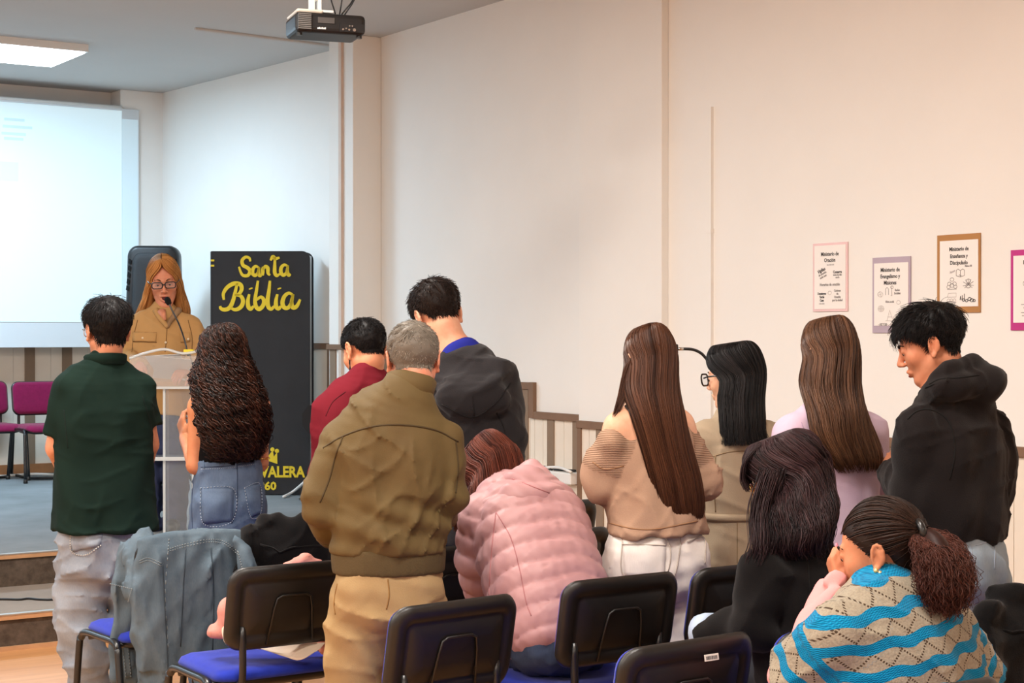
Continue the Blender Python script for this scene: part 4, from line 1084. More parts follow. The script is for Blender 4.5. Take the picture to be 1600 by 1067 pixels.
# ------------------------------------------------------------------ people: one skin each, clothes and hair as their parts
def rot(yaw=0, pitch=0, roll=0):
    """head turned yaw degrees to its left, bowed pitch degrees, tilted roll degrees to its right"""
    return Matrix.Rotation(math.radians(yaw), 3, 'Z') @ Matrix.Rotation(math.radians(-pitch), 3, 'X') @ Matrix.Rotation(math.radians(roll), 3, 'Y')
class Head:
    def __init__(s, C, R, k=1.0, mouth=0.0, fem=False, ears=True):
        s.C = np.asarray(C, float); s.R = R; s.Rn = np.asarray(R); s.k = k; s.mouth = mouth; s.fem = fem; s.ears = ears
    def p(s, x, y, z): return s.C + s.k * (s.Rn @ np.array((x, y, z)))
    def loc(s, P): return ((np.asarray(P, float) - s.C) @ s.Rn) / s.k
    def build(s, f):
        k = s.k; E = lambda c, r, kk=.012, op='u', M=None: f.ell(s.p(*c), np.array(r) * k, kk * k, op, s.R if M is None else s.R @ M)
        S = lambda a, b, ra, rb, kk=.012, op='u': f.seg(s.p(*a), s.p(*b), ra * k, rb * k, kk * k, op)
        m = s.mouth; j = -.92 if s.fem else 1
        E((0, -.018, .035), (.073, .094, .083)); E((0, .02, .03), (.062, .06, .068), .02); E((0, .028, -.03 - m * .006), (.055, .06, .075), .025)
        for g in (-1, 1):
            S((g * (.047 if s.fem else .052), -.005, -.042), (g * .02, .058, -.088 - m * .016), .018, .016, .025)
            E((g * .040, .054, -.014), (.021, .019, .022), .03)
        E((0, .066, -.092 - m * .018), (.019, .016, .015), .02)
        S((-.034, .076, .032), (0, .086, .028), .008, .007, .014); S((.034, .076, .032), (0, .086, .028), .008, .007, .014)
        for g in (-1, 1):
            E((g * .031, .098, .012), (.016, .013, .010), .012, 's'); E((g * .031, .0765, .0145), (.0138, .0128, .0115), .004)
        S((0, .086, .02), (0, .108, -.02), .007, .0098 if s.fem else .0108, .010)
        for g in (-1, 1): E((g * .0105, .098, -.026), (.0085, .009, .0075), .007)
        if m: E((0, .096, -.064), (.018, .026, .008 + .008 * m), .006, 's')
        for a, b in (((-.021, .081, -.057), (-.006, .0915, -.0515)), ((-.006, .0915, -.0515), (.006, .0915, -.0515)), ((.006, .0915, -.0515), (.021, .081, -.057))): S(a, b, .0046, .0052, .006)
        d = -.02 * m
        for a, b in (((-.018, .080, -.061 + d * .6), (0, .089, -.066 + d)), ((0, .089, -.066 + d), (.018, .080, -.061 + d * .6))): S(a, b, .005, .0062, .006)
        if s.ears:
            for g in (-1, 1):
                M = Matrix.Rotation(math.radians(g * 24), 3, 'Z') @ Matrix.Rotation(math.radians(12), 3, 'X')
                E((g * .077, -.014, -.004), (.0065, .018, .029), .006, 'u', M); E((g * .083, -.011, -.004), (.006, .011, .018), .005, 's', M)
                P = [s.p(g * (.081 + .003 * math.sin(a)), -.016 + .0155 * math.cos(a + .2) - .004, .002 + .027 * math.sin(a)) for a in np.linspace(-.6, 4.0, 9)]
                f.chain(P, [.0042 * k] * 9, .004)
                E((g * .080, -.008, -.030), (.006, .008, .009), .006)
    def skull(s, D):
        """distance from the point c0 to the scalp along unit head directions D"""
        c0 = np.array((0, -.01, .03)); T = np.zeros(len(D))
        for c, r in (((0, -.018, .035), (.073, .094, .083)), ((0, .02, .03), (.062, .06, .068)), ((0, -.012, -.02), (.062, .07, .075))):
            r = np.array(r); o = (c0 - np.array(c)) / r; d = D / r
            a = (d * d).sum(1); b = (d * o).sum(1); c_ = (o * o).sum() - 1
            T = np.maximum(T, (-b + np.sqrt(np.maximum(b * b - a * c_, 0))) / a)
        return T
    C0 = np.array((0, -.01, .03))
def hand(f, wr, d, n, k=1.0, curl=0.6, thumb=1, spread=.0185):
    d = np.asarray(d, float); d /= np.linalg.norm(d); n = np.asarray(n, float); n -= d * (n @ d); n /= np.linalg.norm(n); s = np.cross(d, n)
    wr = np.asarray(wr, float)
    for i, Lf in enumerate((.070, .080, .075, .058)):
        o = (1.5 - i) * spread * thumb
        kn = wr + k * (d * (.082 - .004 * abs(i - 1)) + s * o)
        f.seg(wr + k * (d * .01 + s * o * .55), kn, .0125 * k, .0105 * k, .012 * k)
        p = kn; a = math.radians(12 + 30 * curl); r = .0092 * k
        for j, q in enumerate((.45, .31, .24)):
            v = d * math.cos(a) + n * math.sin(a); e = p + v * Lf * q * k
            f.seg(p, e, r, r * .9, .003 * k); p = e; r *= .9; a += math.radians(15 + 55 * curl)
    b = wr + k * (d * .022 + s * .026 * thumb); v = d * .62 + s * .62 * thumb + n * .48; v /= np.linalg.norm(v)
    m = b + v * .036 * k; v2 = d * .85 + s * .1 * thumb + n * .5; v2 /= np.linalg.norm(v2)
    f.seg(b, m, .0135 * k, .0112 * k, .012 * k); f.seg(m, m + v2 * .03 * k, .0105 * k, .0092 * k, .004 * k); f.seg(m + v2 * .03 * k, m + (v2 + n * .2) * .055 * k, .0092 * k, .0075 * k, .003 * k)
def skin(name, rgb): return mat('skin_' + name, rgb, 0.5, 0.07, 26, 0.06, 420, spec=0.3, sss=0.08, rgb2=tuple(int(c * k) for c, k in zip(rgb, (.97, .90, .87))))
def figure(label, Z, px, psi, z=0.0):
    return place('person', label, 'person', px, Z, psi, z=z)
def body(t, L, head, spine, SH, EL, WR, m, legs=None, hands=(None, None), arm=(.046, .038, .026), neck=.052, fine=.0045, inset=.86, h=.017):
    """spine rows (point, half-width, half-depth) from the hips to the base of the neck; SH, EL, WR left and right"""
    pts = [p for p, _, _ in spine] + list(SH) + list(EL) + list(WR) + [head.C] + ([q for lg in legs for q in lg] if legs else [])
    A = np.array(pts); lo, hi = A.min(0) - .2, A.max(0) + .2
    fx = [[], [], []]; r = .125 * head.k
    for a in range(3): fx[a].append((head.C[a] - r - (.02 if a == 2 else 0), head.C[a] + r, fine))
    for hd, w in zip(hands, WR):
        if hd and hd.get('fine'):
            c = np.array(w) + .07 * np.asarray(hd['d']) / np.linalg.norm(hd['d'])
            for a in range(3): fx[a].append((c[a] - .085, c[a] + .085, hd['fine']))
    f = Field(lo, hi, h, fx)
    ins = [inset] * (len(spine) - 1) + [1.0]
    f.loft([p for p, _, _ in spine], [a * i for (_, a, _), i in zip(spine, ins)], [b * i for (_, _, b), i in zip(spine, ins)], (1, 0, 0), .03, n=14)
    nb = np.array(spine[-1][0])
    for i in range(2):
        f.seg(nb + np.array((0, 0, -.03)), SH[i], .04, arm[0] * .85, .04)
        f.seg(SH[i], EL[i], arm[0], arm[1], .03); f.seg(EL[i], WR[i], arm[1] * .98, arm[2], .015)
        hd = hands[i]
        if hd: hand(f, WR[i], hd['d'], hd['n'], hd.get('k', 1.0), hd.get('curl', .6), hd.get('thumb', 1), hd.get('spread', .0185))
        else: f.ell(np.array(WR[i]) + (np.array(WR[i]) - np.array(EL[i])) / np.linalg.norm(np.array(WR[i]) - np.array(EL[i])) * .05, (.035, .035, .035), .02)
    if legs:
        for hp, kn, an in legs:
            f.seg(hp, kn, .075, .05, .03); f.seg(kn, an, .05, .036, .02)
    f.seg(nb - np.array((0, 0, .03)), head.p(0, -.028, -.055), neck * 1.08, neck, .03)
    head.build(f)
    o = grow(f, 'body', m, t)
    return f, o
def eyes(t, head, iris=(60, 38, 26)):
    mw = mat('eye_white', (196, 184, 176), 0.3); mi = mat('iris_%d' % iris[0], iris, 0.25)
    for g in (-1, 1):
        c = head.p(g * .031, .0750, .0112)
        q = MB().lathe([(.0118 * head.k * math.sin(a) + 1e-4, -.0118 * head.k * math.cos(a)) for a in np.linspace(0, math.pi, 9)], 14, Matrix.Translation(Vector(c)) @ head.R.to_4x4() @ Matrix.Rotation(-math.pi / 2, 4, 'X'))
        e = add('eye', q.me(True), mw, t)
        q = MB().lathe([(.0062 * head.k, 0), (.005 * head.k, .0018 * head.k), (.002 * head.k, .0022 * head.k)], 12, Matrix.Translation(Vector(head.p(g * .031, .0852, .0070))) @ head.R.to_4x4() @ Matrix.Rotation(-math.pi / 2 - .15, 4, 'X'))
        add('iris', q.me(True), mi, e)
def brows(t, head, m, r=.003, arch=.004):
    for g in (-1, 1):
        P = [head.p(g * .014, .0915, .030), head.p(g * .028, .0885, .034 + arch), head.p(g * .046, .073, .031)]
        add('eyebrow', MB().tube(crom(P, 10), [r * head.k * x for x in np.interp(np.linspace(0, 1, 10), [0, .3, 1], [.8, 1.1, .35])], 6).me(True), m, t)
def lips(t, head, m):
    k = head.k; d = -.02 * head.mouth
    P = [head.p(x, y, z) for x, y, z in ((-.02, .0832, -.0575), (-.007, .0942, -.0525), (0, .0942, -.054), (.007, .0942, -.0525), (.02, .0832, -.0575))]
    add('lip', MB().tube(crom(P, 14), [.0034 * k * x for x in np.interp(np.linspace(0, 1, 14), [0, .5, 1], [.4, 1, .4])], 6).me(True), m, t)
    P = [head.p(x, y, z + d * b) for x, y, z, b in ((-.018, .0825, -.061, .6), (0, .0928, -.0665, 1), (.018, .0825, -.061, .6))]
    add('lip', MB().tube(crom(P, 14), [.0040 * k * x for x in np.interp(np.linspace(0, 1, 14), [0, .5, 1], [.4, 1, .4])], 6).me(True), m, t)
def glasses(t, head, m, w=.026, h=.018, r=.0022, name='glasses', lens=True):
    """rims in front of the eyes, a bridge and temples back to the ears"""
    k = head.k; q = MB(); Y = .105
    for g in (-1, 1):
        rim = [head.p(g * .034 + x, Y - .10 * abs(g * .034 + x) ** 1.4, .010 + z) for x, z in rrect(w, h, h * .75, 5)]
        q.tube([Vector(v) for v in rim], r * k, 6, closed=True)
        q.tube(crom([head.p(g * (.034 + w), Y - .013, .016), head.p(g * .078, .06, .018), head.p(g * .082, 0.0, .014), head.p(g * .08, -.012, .0)], 12), r * .9 * k, 6)
    q.tube([head.p(-.009, Y - .001, .012), head.p(0, Y + .002, .015), head.p(.009, Y - .001, .012)], r * k, 6)
    o = add(name, q.me(True), m, t)
    if lens:
        ml = acrylic('lens_glass', 0.05)
        for g in (-1, 1):
            pts = [head.p(g * .034 + x, Y - .10 * abs(g * .034 + x) ** 1.4, .010 + z) for x, z in rrect(w, h, h * .75, 5)]
            q = MB(); q.prism([Vector(v) for v in pts], Vector(head.Rn @ np.array((0, -.001, 0)))); add('lens', q.me(), ml, o)
    return o

# hair ------------------------------------------------------------------
def strands(P, r, tone, name, m, parent, extra=None):
    """P (S, N, 3) paths, r (N,) or (S, N) radii; three-sided tapering strands joined as one mesh"""
    S, N, _ = P.shape
    T = np.gradient(P, axis=1); T /= np.maximum(1e-9, np.linalg.norm(T, axis=2))[..., None]
    ref = np.array((.37, .61, .23)); U = np.cross(T, ref); U /= np.maximum(1e-9, np.linalg.norm(U, axis=2))[..., None]; Wv = np.cross(T, U)
    r = np.broadcast_to(np.asarray(r), (S, N))[..., None]
    V = np.stack([P + r * (U * math.cos(a) + Wv * math.sin(a)) for a in (0, 2.094, 4.189)], 2).reshape(-1, 3)
    s, n, k = np.meshgrid(np.arange(S), np.arange(N - 1), np.arange(3), indexing='ij')
    b = (s * N + n) * 3; k2 = (k + 1) % 3
    Q = np.stack([b + k, b + k2, b + 3 + k2, b + 3 + k], -1).reshape(-1, 4)
    tv = np.repeat(np.broadcast_to(np.asarray(tone).reshape(S, -1), (S, N)).reshape(-1), 3)
    if extra is not None:
        V2, Q2, t2 = extra; Q = np.vstack([Q, np.asarray(Q2) + len(V)]); V = np.vstack([V, V2]); tv = np.concatenate([tv, t2])
    me = npmesh(V, Q, True, name)
    at = me.attributes.new('tone', 'FLOAT', 'POINT'); at.data.foreach_set('value', np.clip(tv, 0, 1).astype(np.float32))
    return add(name, me, m, parent)
def long_hair(t, head, rows, m, n=1500, N=26, seed=1, r=.0016, wave=(0, 6), curl=(0, 10), puff=0.0, top=.0, part=0.0, amaxtop=(180, 178, 150, 122), back0=.0, loose=.06, shell=.87, name='hair', fullness=1.0, tipjit=.10, tonebase=.35, gap=None, clump=220, cj=.012):
    """hair falling from a parting; rows = (point, half-width, half-depth, widest angle from the back, side axis or None) below the head"""
    rng = np.random.RandomState(seed); k = head.k; Rn = head.Rn; g = fullness
    X, Y = Rn[:, 0], Rn[:, 1]
    R0 = [(head.p(part, .0, .128 + top), .004 * k, .06 * k, amaxtop[0], X, Y), (head.p(part * .6, -.008, .122 + top), .04 * k, .085 * k, amaxtop[0], X, Y),
          (head.p(part * .3, -.012, .095 + top * .8), .07 * k * g, .103 * k * g, amaxtop[1], X, Y), (head.p(0, -.015, .05), .088 * k * g, .113 * k * g, amaxtop[2], X, Y), (head.p(0, -.018, .0), .092 * k * g, .110 * k * g, amaxtop[3], X, Y)]
    for p, a, b, am, *ax_ in rows:
        sx = np.array(ax_[0] if ax_ else (X[0], X[1], 0), float); sx /= np.linalg.norm(sx); R0.append((np.array(p), a, b, am, sx, np.cross((0, 0, 1), sx)))
    A = np.array([np.concatenate([c, [a, b, math.radians(am)], x, y]) for c, a, b, am, x, y in R0])
    d = np.concatenate([[0], np.cumsum(np.linalg.norm(np.diff(A[:, :3], axis=0), axis=1) + np.abs(np.diff(A[:, 3])) * .8)]); d /= d[-1]
    fine = crom(A, 160); td = np.interp(np.linspace(0, len(A) - 1, 160), np.arange(len(A)), d)
    def ev(T): return np.stack([np.interp(T, td, fine[:, c]) for c in range(12)], -1)
    def pos(T, u, l):
        v = ev(T); a = u * v[..., 5]
        rx, ry = np.maximum(v[..., 3], .003) * l, np.maximum(v[..., 4], .003) * l
        return v[..., :3] + (np.sin(a) * rx)[..., None] * v[..., 6:9] - (np.cos(a) * ry)[..., None] * v[..., 9:12]
    T = np.linspace(0, 1, N)[None] * (1 - rng.uniform(0, tipjit, (n, 1)) - (rng.rand(n, 1) < .25) * rng.uniform(0, .15, (n, 1)))
    ci = rng.randint(0, clump, n); u0 = np.where(rng.rand(n, 1) < .4, rng.uniform(-1, 1, (n, 1)), rng.uniform(-1, 1, (clump, 1))[ci] + rng.normal(0, cj, (n, 1))); l0 = np.minimum(1.0, rng.uniform(.87, .995, (clump, 1))[ci] + rng.normal(0, .008, (n, 1))); ct = rng.normal(0, .16, (clump, 1))[ci]
    u = u0 + np.cumsum(rng.normal(0, .006, (n, N)), 1) * T; 
    if gap is not None:                      # strands drawn away from an azimuth below a given t: (u, t, width)
        gu, gt, gw = gap; sgn = np.sign(u0 - gu); u = u + sgn * gw * np.clip((T - gt) / .12, 0, 1) * np.exp(-((u0 - gu) / .25) ** 2)
    l = l0 + loose * rng.normal(0, 1, (n, 1)) * T ** 2 * .6
    P = pos(T, np.clip(u, -1.02, 1.02), l)
    ph = rng.uniform(0, 6.28, (clump, 1))[ci] + rng.normal(0, .25, (n, 1)); S_ = np.clip(T * 3 - .35, 0, 1)
    if wave[0]:
        w = wave[0] * S_ * np.sin(wave[1] * 6.28 * T + ph * .35 + 5 * u0)
        P = P + w[..., None] * np.stack([np.cos(ph * .3), np.sin(ph * .3), 0 * ph], -1)
    if curl[0]:
        fr = curl[1] * rng.uniform(.8, 1.25, (clump, 1))[ci]; am = curl[0] * rng.uniform(.7, 1.3, (clump, 1))[ci] * rng.uniform(.8, 1.2, (n, 1)) * (.35 + .65 * S_)
        P = P + (am * np.cos(6.28 * fr * T + ph))[..., None] * np.array((1, 0, 0)) + (am * np.sin(6.28 * fr * T + ph))[..., None] * np.array((0, 1, 0)) + (am * .5 * np.sin(6.28 * fr * T + ph * 2))[..., None] * np.array((0, 0, 1))
    if puff:
        P = P + puff * np.cumsum(rng.normal(0, 1, (n, N, 3)), 1) * (T ** .5)[..., None] / math.sqrt(N)
    rr = r * np.interp(np.linspace(0, 1, N), [0, .1, .75, 1], [.6, 1, 1, .3])[None] * rng.uniform(.7, 1.4, (n, 1))
    tone = np.clip(tonebase + ct + rng.normal(0, .13, (n, 1)) + .12 * np.sin(9 * u0) + .1 * np.sin(23 * u0 + 2), 0, 1)
    # the mass beneath the strands
    nu, nt = 40, 30
    uu, tt = np.meshgrid(np.linspace(-1, 1, nu), np.linspace(0.0, .93, nt), indexing='ij')
    rip = 1 + .02 * np.sin(uu * 37 + 2 * np.sin(5 * tt)) * np.clip(tt * 4, 0, 1)
    O, I = pos(tt, uu, shell * rip), pos(tt, uu * .98, shell * .55)
    V = np.vstack([O.reshape(-1, 3), I.reshape(-1, 3)]); id_ = np.arange(nu * nt).reshape(nu, nt); M_ = nu * nt
    a, b, c, d_ = id_[:-1, :-1].ravel(), id_[1:, :-1].ravel(), id_[1:, 1:].ravel(), id_[:-1, 1:].ravel()
    Q = [np.stack([a, b, c, d_], 1), np.stack([d_, c, b, a], 1) + M_]
    for e in (id_[0], id_[-1][::-1], id_[:, -1]): Q.append(np.stack([e[:-1], e[1:], e[1:] + M_, e[:-1] + M_], 1))
    return strands(P, rr, tone, name, m, t, (V, np.vstack(Q), np.full(len(V), max(0, tonebase - .3))))
HL_MAN = ((0, .072), (35, .062), (58, .036), (72, .012), (80, -.022), (88, -.01), (100, .016), (112, -.012), (130, -.05), (180, -.072))
HL_FADE = ((0, .07), (35, .062), (58, .034), (75, .014), (88, .012), (100, .026), (115, .008), (135, -.03), (180, -.05))
def short_hair(t, head, m, hl=HL_MAN, th=.014, n=2600, L=.045, lift=.012, seed=1, sweep=(0, 0, 0), crown=(0, -.45, .9), N=6, r=.0012, jit=.35, topth=0.0, tone=.35, thside=None, name='hair'):
    rng = np.random.RandomState(seed); k = head.k
    ha, hz = np.radians([a for a, _ in hl]), np.array([z for _, z in hl])
    def hline(x, y): return np.interp(np.arctan2(np.abs(x), y + .01), ha, hz)
    def thick(x, y, z):
        top = np.clip((z - .04) / .06, 0, 1)
        return (th if thside is None else thside + (th - thside) * np.clip((z + .01) / .07, 0, 1)) + topth * top
    lo, hi = head.C - .15 * k, head.C + .15 * k
    f = Field(lo, hi, .0055)
    X, Y, Z = np.meshgrid(*f.ax, indexing='ij'); Pq = head.loc(np.stack([X, Y, Z], -1).reshape(-1, 3))
    x, y, z = Pq.T; D = Pq - Head.C0; Rl = np.linalg.norm(D, axis=1); sk = head.skull(D / np.maximum(Rl, 1e-6)[:, None])
    h_ = hline(x, y); fade = np.clip((z - h_) / .03, 0, 1) ** .6
    d = np.maximum(Rl - sk - thick(x, y, z) * (.15 + .85 * fade) * .8, (h_ - z) * .8)
    f.F = (d * k).reshape(X.shape).astype(np.float32)
    f.warp(folds(seed + 50, .0022, 160))
    V, Q = f.mesh(1)
    # strands
    D = rng.normal(size=(n * 3, 3)); D /= np.linalg.norm(D, axis=1)[:, None]
    p0 = Head.C0 + D * head.skull(D)[:, None]
    D = D[p0[:, 2] > hline(p0[:, 0], p0[:, 1]) + .002][:n]; S = len(D)
    cr = np.array(crown, float); cr /= np.linalg.norm(cr); sw = np.array(sweep, float)
    P = np.zeros((S, N, 3)); d_ = D.copy(); z0 = (Head.C0 + D * head.skull(D)[:, None])[:, 2:3]; topk = np.clip((z0 - .03) / .08, 0, 1); step = L / .09 / N * (.22 + .78 * topk); jt = rng.normal(0, jit, (S, 3)); bh = rng.uniform(.5, 1.0, S); lf = rng.uniform(.2, 1.2, S)
    for i in range(N):
        s0 = Head.C0 + d_ * head.skull(d_)[:, None]
        q = i / (N - 1)
        P[:, i] = s0 + d_ * (thick(*s0.T) * (bh * (.5 + .5 * q)) + lift * lf * q * (.25 + .75 * topk[:, 0]))[:, None]
        fl = d_ * (d_ @ cr)[:, None] - cr; fl /= np.maximum(.15, np.linalg.norm(fl, axis=1))[:, None]
        fl = fl + sw + jt; fl -= d_ * (fl * d_).sum(1)[:, None]
        d_ = d_ + fl * step; d_ /= np.linalg.norm(d_, axis=1)[:, None]
    P = head.C + k * (P @ head.Rn.T)
    rr = r * k * np.linspace(1.1, .35, N)[None] * rng.uniform(.7, 1.3, (S, 1))
    tn = np.clip(tone + rng.normal(0, .25, (S, 1)), 0, 1)
    return strands(P, rr, tn, name, m, t, (V, Q, np.full(len(V), tone * .5)))

# clothes ------------------------------------------------------------------
def upper(t, L, spine, SH, EL, WR, rad, m, name, h=.0085, hem=None, cuff=True, trap=.052, fold=(1, .006, 45, (1, 1, .6)), extra=None, k=.035, p=2.3, sleeves=(1, 1), crease=.006, cani=(.7, .7, 1), ka=.016):
    """shirt, jacket or coat grown over the spine rows and the two arms"""
    A = np.array([q for q, _, _ in spine] + list(SH) + [e for e, s in zip(EL, sleeves) if s] + [w for w, s in zip(WR, sleeves) if s])
    mg = max(max(rad), max(max(a, b) for _, a, b in spine)) + .04; lo, hi = A.min(0) - np.array((.12, .17, .06)), A.max(0) + np.array((.12, .17, .06))
    lo = np.minimum(lo, (A.min(0) - mg)); hi = np.maximum(hi, A.max(0) + mg)
    f = Field(lo, hi, h)
    f.loft([q for q, _, _ in spine], [a for _, a, _ in spine], [b for _, _, b in spine], (1, 0, 0), k, n=22, p=p)
    nb = np.array(spine[-1][0]); nb2 = np.array(spine[-2][0])
    for i in range(2):
        if trap: f.seg(nb * .7 + nb2 * .3, SH[i], trap, rad[0] * .82, k)
        if not sleeves[i]: continue
        s_, e_, w_ = [np.array(v, float) for v in (SH[i], EL[i], WR[i])]
        if sleeves[i] == 1:
            f.chain([s_, s_ * .5 + e_ * .5, e_], [rad[0], rad[1] * 1.04, rad[1]], ka)
            f.chain([e_, e_ * .5 + w_ * .5, w_], [rad[1], (rad[1] + rad[2]) / 2 * 1.03, rad[2]], .02, flat=True)
        else:
            f.seg(s_, s_ + (e_ - s_) * sleeves[i], rad[0], rad[1], ka, flat=True)
    if extra: extra(f)
    if hem is not None: f.plane((0, 0, hem), (0, 0, -1), .012)
    if fold: f.warp(folds(*fold))
    if crease and fold: f.warp(creases(fold[0], crease, 52, cani))
    o = grow(f, name, m, t)
    return f, o
def lower(t, L, rows, legs, rad, m, name='trousers', h=.0095, butt=None, fold=(2, .005, 50, (1, 1, .8)), waist=None, p=2.2, k=.03, crease=.006):
    A = np.array([q for q, _, _ in rows] + [v for lg in legs for v in lg])
    f = Field(A.min(0) - .22, A.max(0) + np.array((.22, .22, .08)), h)
    f.loft([q for q, _, _ in rows], [a for _, a, _ in rows], [b for _, _, b in rows], (1, 0, 0), k, n=12, p=p)
    for lg in legs: f.chain(lg, rad, k, flat=True, n=10)
    if butt:
        for c in butt[0]: f.ell(c, butt[1], .03)
    if waist is not None: f.plane((0, 0, waist), (0, 0, 1), .008)
    if fold: f.warp(folds(*fold)); f.warp(creases(fold[0], crease, 58, (.6, .6, 1)))
    o = grow(f, name, m, t)
    return f, o
def collar(t, P, r, m, name='collar', n=22, closed=False, flat=1.0):
    C = crom(P, n, closed); rr = r if hasattr(r, '__len__') else [r] * n
    return add(name, MB().tube([Vector(v) for v in C], rr, 8, closed, flat).me(True), m, t)
def neckband(t, c, ax, rx, ry, h, m, name='collar', th=.008, flare=0.0, gap=0.0, n=36, side=(1, 0, 0), dip=0.0):
    """a standing band round the neck: centre, axis, radii, height; gap (radians) opens it at the front"""
    ax = np.asarray(ax, float); ax /= np.linalg.norm(ax); sx = np.asarray(side, float); sx -= ax * (sx @ ax); sx /= np.linalg.norm(sx); sy = np.cross(ax, sx)
    V = []; F_ = []
    for i in range(n):
        a = math.pi / 2 + gap / 2 + (2 * math.pi - gap) * i / (n - 1 if gap else n)
        d = math.cos(a) * sx * rx + math.sin(a) * sy * ry; u = d / np.linalg.norm(d); dz = -dip * max(0, math.sin(a))
        for rr, z in ((0, 0), (flare, h), (flare + th * .5, h + th * .5), (flare + th, h), (th, 0)):
            V.append(c + d + u * rr + ax * (z + dz))
    m_ = n if not gap else n - 1
    for i in range(m_):
        for k_ in range(5):
            a0, a1 = i * 5 + k_, i * 5 + (k_ + 1) % 5; b0, b1 = ((i + 1) % n) * 5 + k_, ((i + 1) % n) * 5 + (k_ + 1) % 5
            F_.append((a0, b0, b1, a1))
    return add(name, pym(V, F_, True), m, t)
def shoes(t, L, ankles, fdir, m, k=1.0):
    d = np.array(fdir, float); d /= np.linalg.norm(d)
    for an in ankles:
        a = np.array((an[0], an[1], 0)); f = Field(a - .32, a + np.array((.32, .32, .2)), .012)
        f.chain([a - d * .05 + (0, 0, .045), a + d * .06 + (0, 0, .04), a + d * .17 + (0, 0, .035)], [.046 * k, .045 * k, .036 * k], .02)
        f.seg(a + (0, 0, .05), a + (0, 0, .11), .046 * k, .045 * k, .02); f.plane((0, 0, 0.002), (0, 0, -1), .004)
        grow(f, 'shoe', m, t)
# ------------------------------------------------------------------ the people of the photograph
H_BLACK = hairmat('hair_black', (8, 7, 8), (44, 38, 38))
H_DARK = hairmat('hair_dark_brown', (18, 11, 8), (66, 44, 34))
H_BROWN = hairmat('hair_brown', (42, 22, 14), (104, 66, 46), 0.36)
H_BROWN2 = hairmat('hair_chestnut', (50, 30, 20), (112, 78, 56), 0.38)
H_CURL = hairmat('hair_dark_curls', (12, 6, 5), (78, 44, 30), 0.45, .25)
H_RED = hairmat('hair_auburn', (52, 22, 16), (124, 66, 50), 0.4)
H_PLUM = hairmat('hair_plum_black', (24, 15, 17), (72, 50, 52), 0.4)
H_GOLD = hairmat('hair_ginger_blond', (128, 78, 36), (214, 154, 92), 0.6, .08)
H_GREY = hairmat('hair_grey', (74, 66, 58), (176, 168, 154), 0.5)
M_BROWB = mat('brow_black', (24, 18, 16), 0.8); M_BROWG = mat('brow_brown', (96, 64, 42), 0.8)
def arr(*a): return np.array(a, float)

# --- man in the dark green polo
def p_polo():
    t, L = figure('man with thick black hair in a dark green polo shirt and pale baggy jeans', 7.0, 160, 25)
    hd = Head(L(167, 519, .02), rot(6, 6, 0), 1.08)
    SH = [L(104, 606, -.07), L(217, 606, .07)]; EL = [L(87, 700, -.04), L(233, 695, .10)]; WR = [L(112, 762, .20), L(222, 752, .33)]
    ms = skin('tan', (204, 144, 112))
    sp = [(L(163, 850), .165, .12), (L(162, 780), .165, .11), (L(162, 700), .165, .11), (L(161, 630), .17, .105), (L(163, 590), .13, .085), (L(166, 566, .01), .062, .06)]
    legs = [(L(132, 850), L(126, 970), L(142, 1078)), (L(203, 850, .07), L(211, 970, .06), L(204, 1080, .08))]
    body(t, L, hd, sp, SH, EL, WR, ms, legs, hands=(dict(d=(.3, 1, -.1), n=(1, 0, 0), thumb=-1), dict(d=(-.3, 1, -.1), n=(-1, 0, 0), thumb=1)), arm=(.05, .042, .030), neck=.056)
    ps = [(L(163, 845), .224, .168), (L(163, 780), .210, .148), (L(162, 710), .20, .13), (L(161, 650), .205, .128), (L(161, 612), .195, .115), (L(163, 586), .14, .09), (L(166, 562, .01), .066, .064)]
    mp = mat('dark_green_pique', (20, 38, 32), 0.9, 0.2, 5, 0.35, 700, spec=0.12)
    f, o = upper(t, L, ps, SH, EL, WR, (.064, .066, .05), mp, 'polo_shirt', hem=L(160, 828)[2], sleeves=(.80, .66), fold=(4, .006, 30, (1, 1, .35)))
    neckband(t, L(165, 572, .0), (0, .12, 1), .074, .070, .042, mp, 'collar', .012, .004, gap=.5)
    seam(f, L, [(100, 640), (103, 672), (106, 700)], .002, mat('dark_green_seam', (12, 24, 20), .9), t)
    seam(f, L, [(222, 618), (232, 650), (236, 668)], .002, mat('dark_green_seam', (12, 24, 20), .9), t)
    mj = denim('pale_jeans', (116, 126, 140), (156, 161, 168), 4)
    fj, o = lower(t, L, [(L(163, 815), .17, .12), (L(163, 845), .19, .14), (L(163, 880), .195, .15)], [(L(130, 890, -.02), L(126, 960, -.02), L(132, 1010, -.02), L(142, 1078, -.0)), (L(206, 890, .08), L(212, 965, .06), L(210, 1020, .06), L(204, 1085, .08))], [.102, .098, .086, .068], mj, 'jeans', fold=(6, .009, 42, (1, 1, .7)), crease=.011)
    patch(fj, L, [(110, 832), (160, 836), (156, 852), (112, 862)], mj, t, 'back_pocket')
    st = mat('pale_stitch', (196, 194, 188), .9)
    seam(fj, L, [(110, 836), (112, 862), (134, 867), (158, 852)], .003, st, t, 'stitching', dash=1, n=44, off=.008)
    shoes(t, L, [L(141, 1085), L(204, 1085, .08)], (0, 1, 0), mat('white_trainer', (206, 206, 208), .6))
    short_hair(t, hd, H_BLACK, th=.022, thside=.009, n=4200, L=.06, lift=.014, seed=3, jit=.45, topth=.008, r=.0014, tone=.25)
    glasses(t, hd, mat('steel_frame', (210, 210, 212), .2, metal=.9))
    eyes(t, hd); brows(t, hd, M_BROWB)

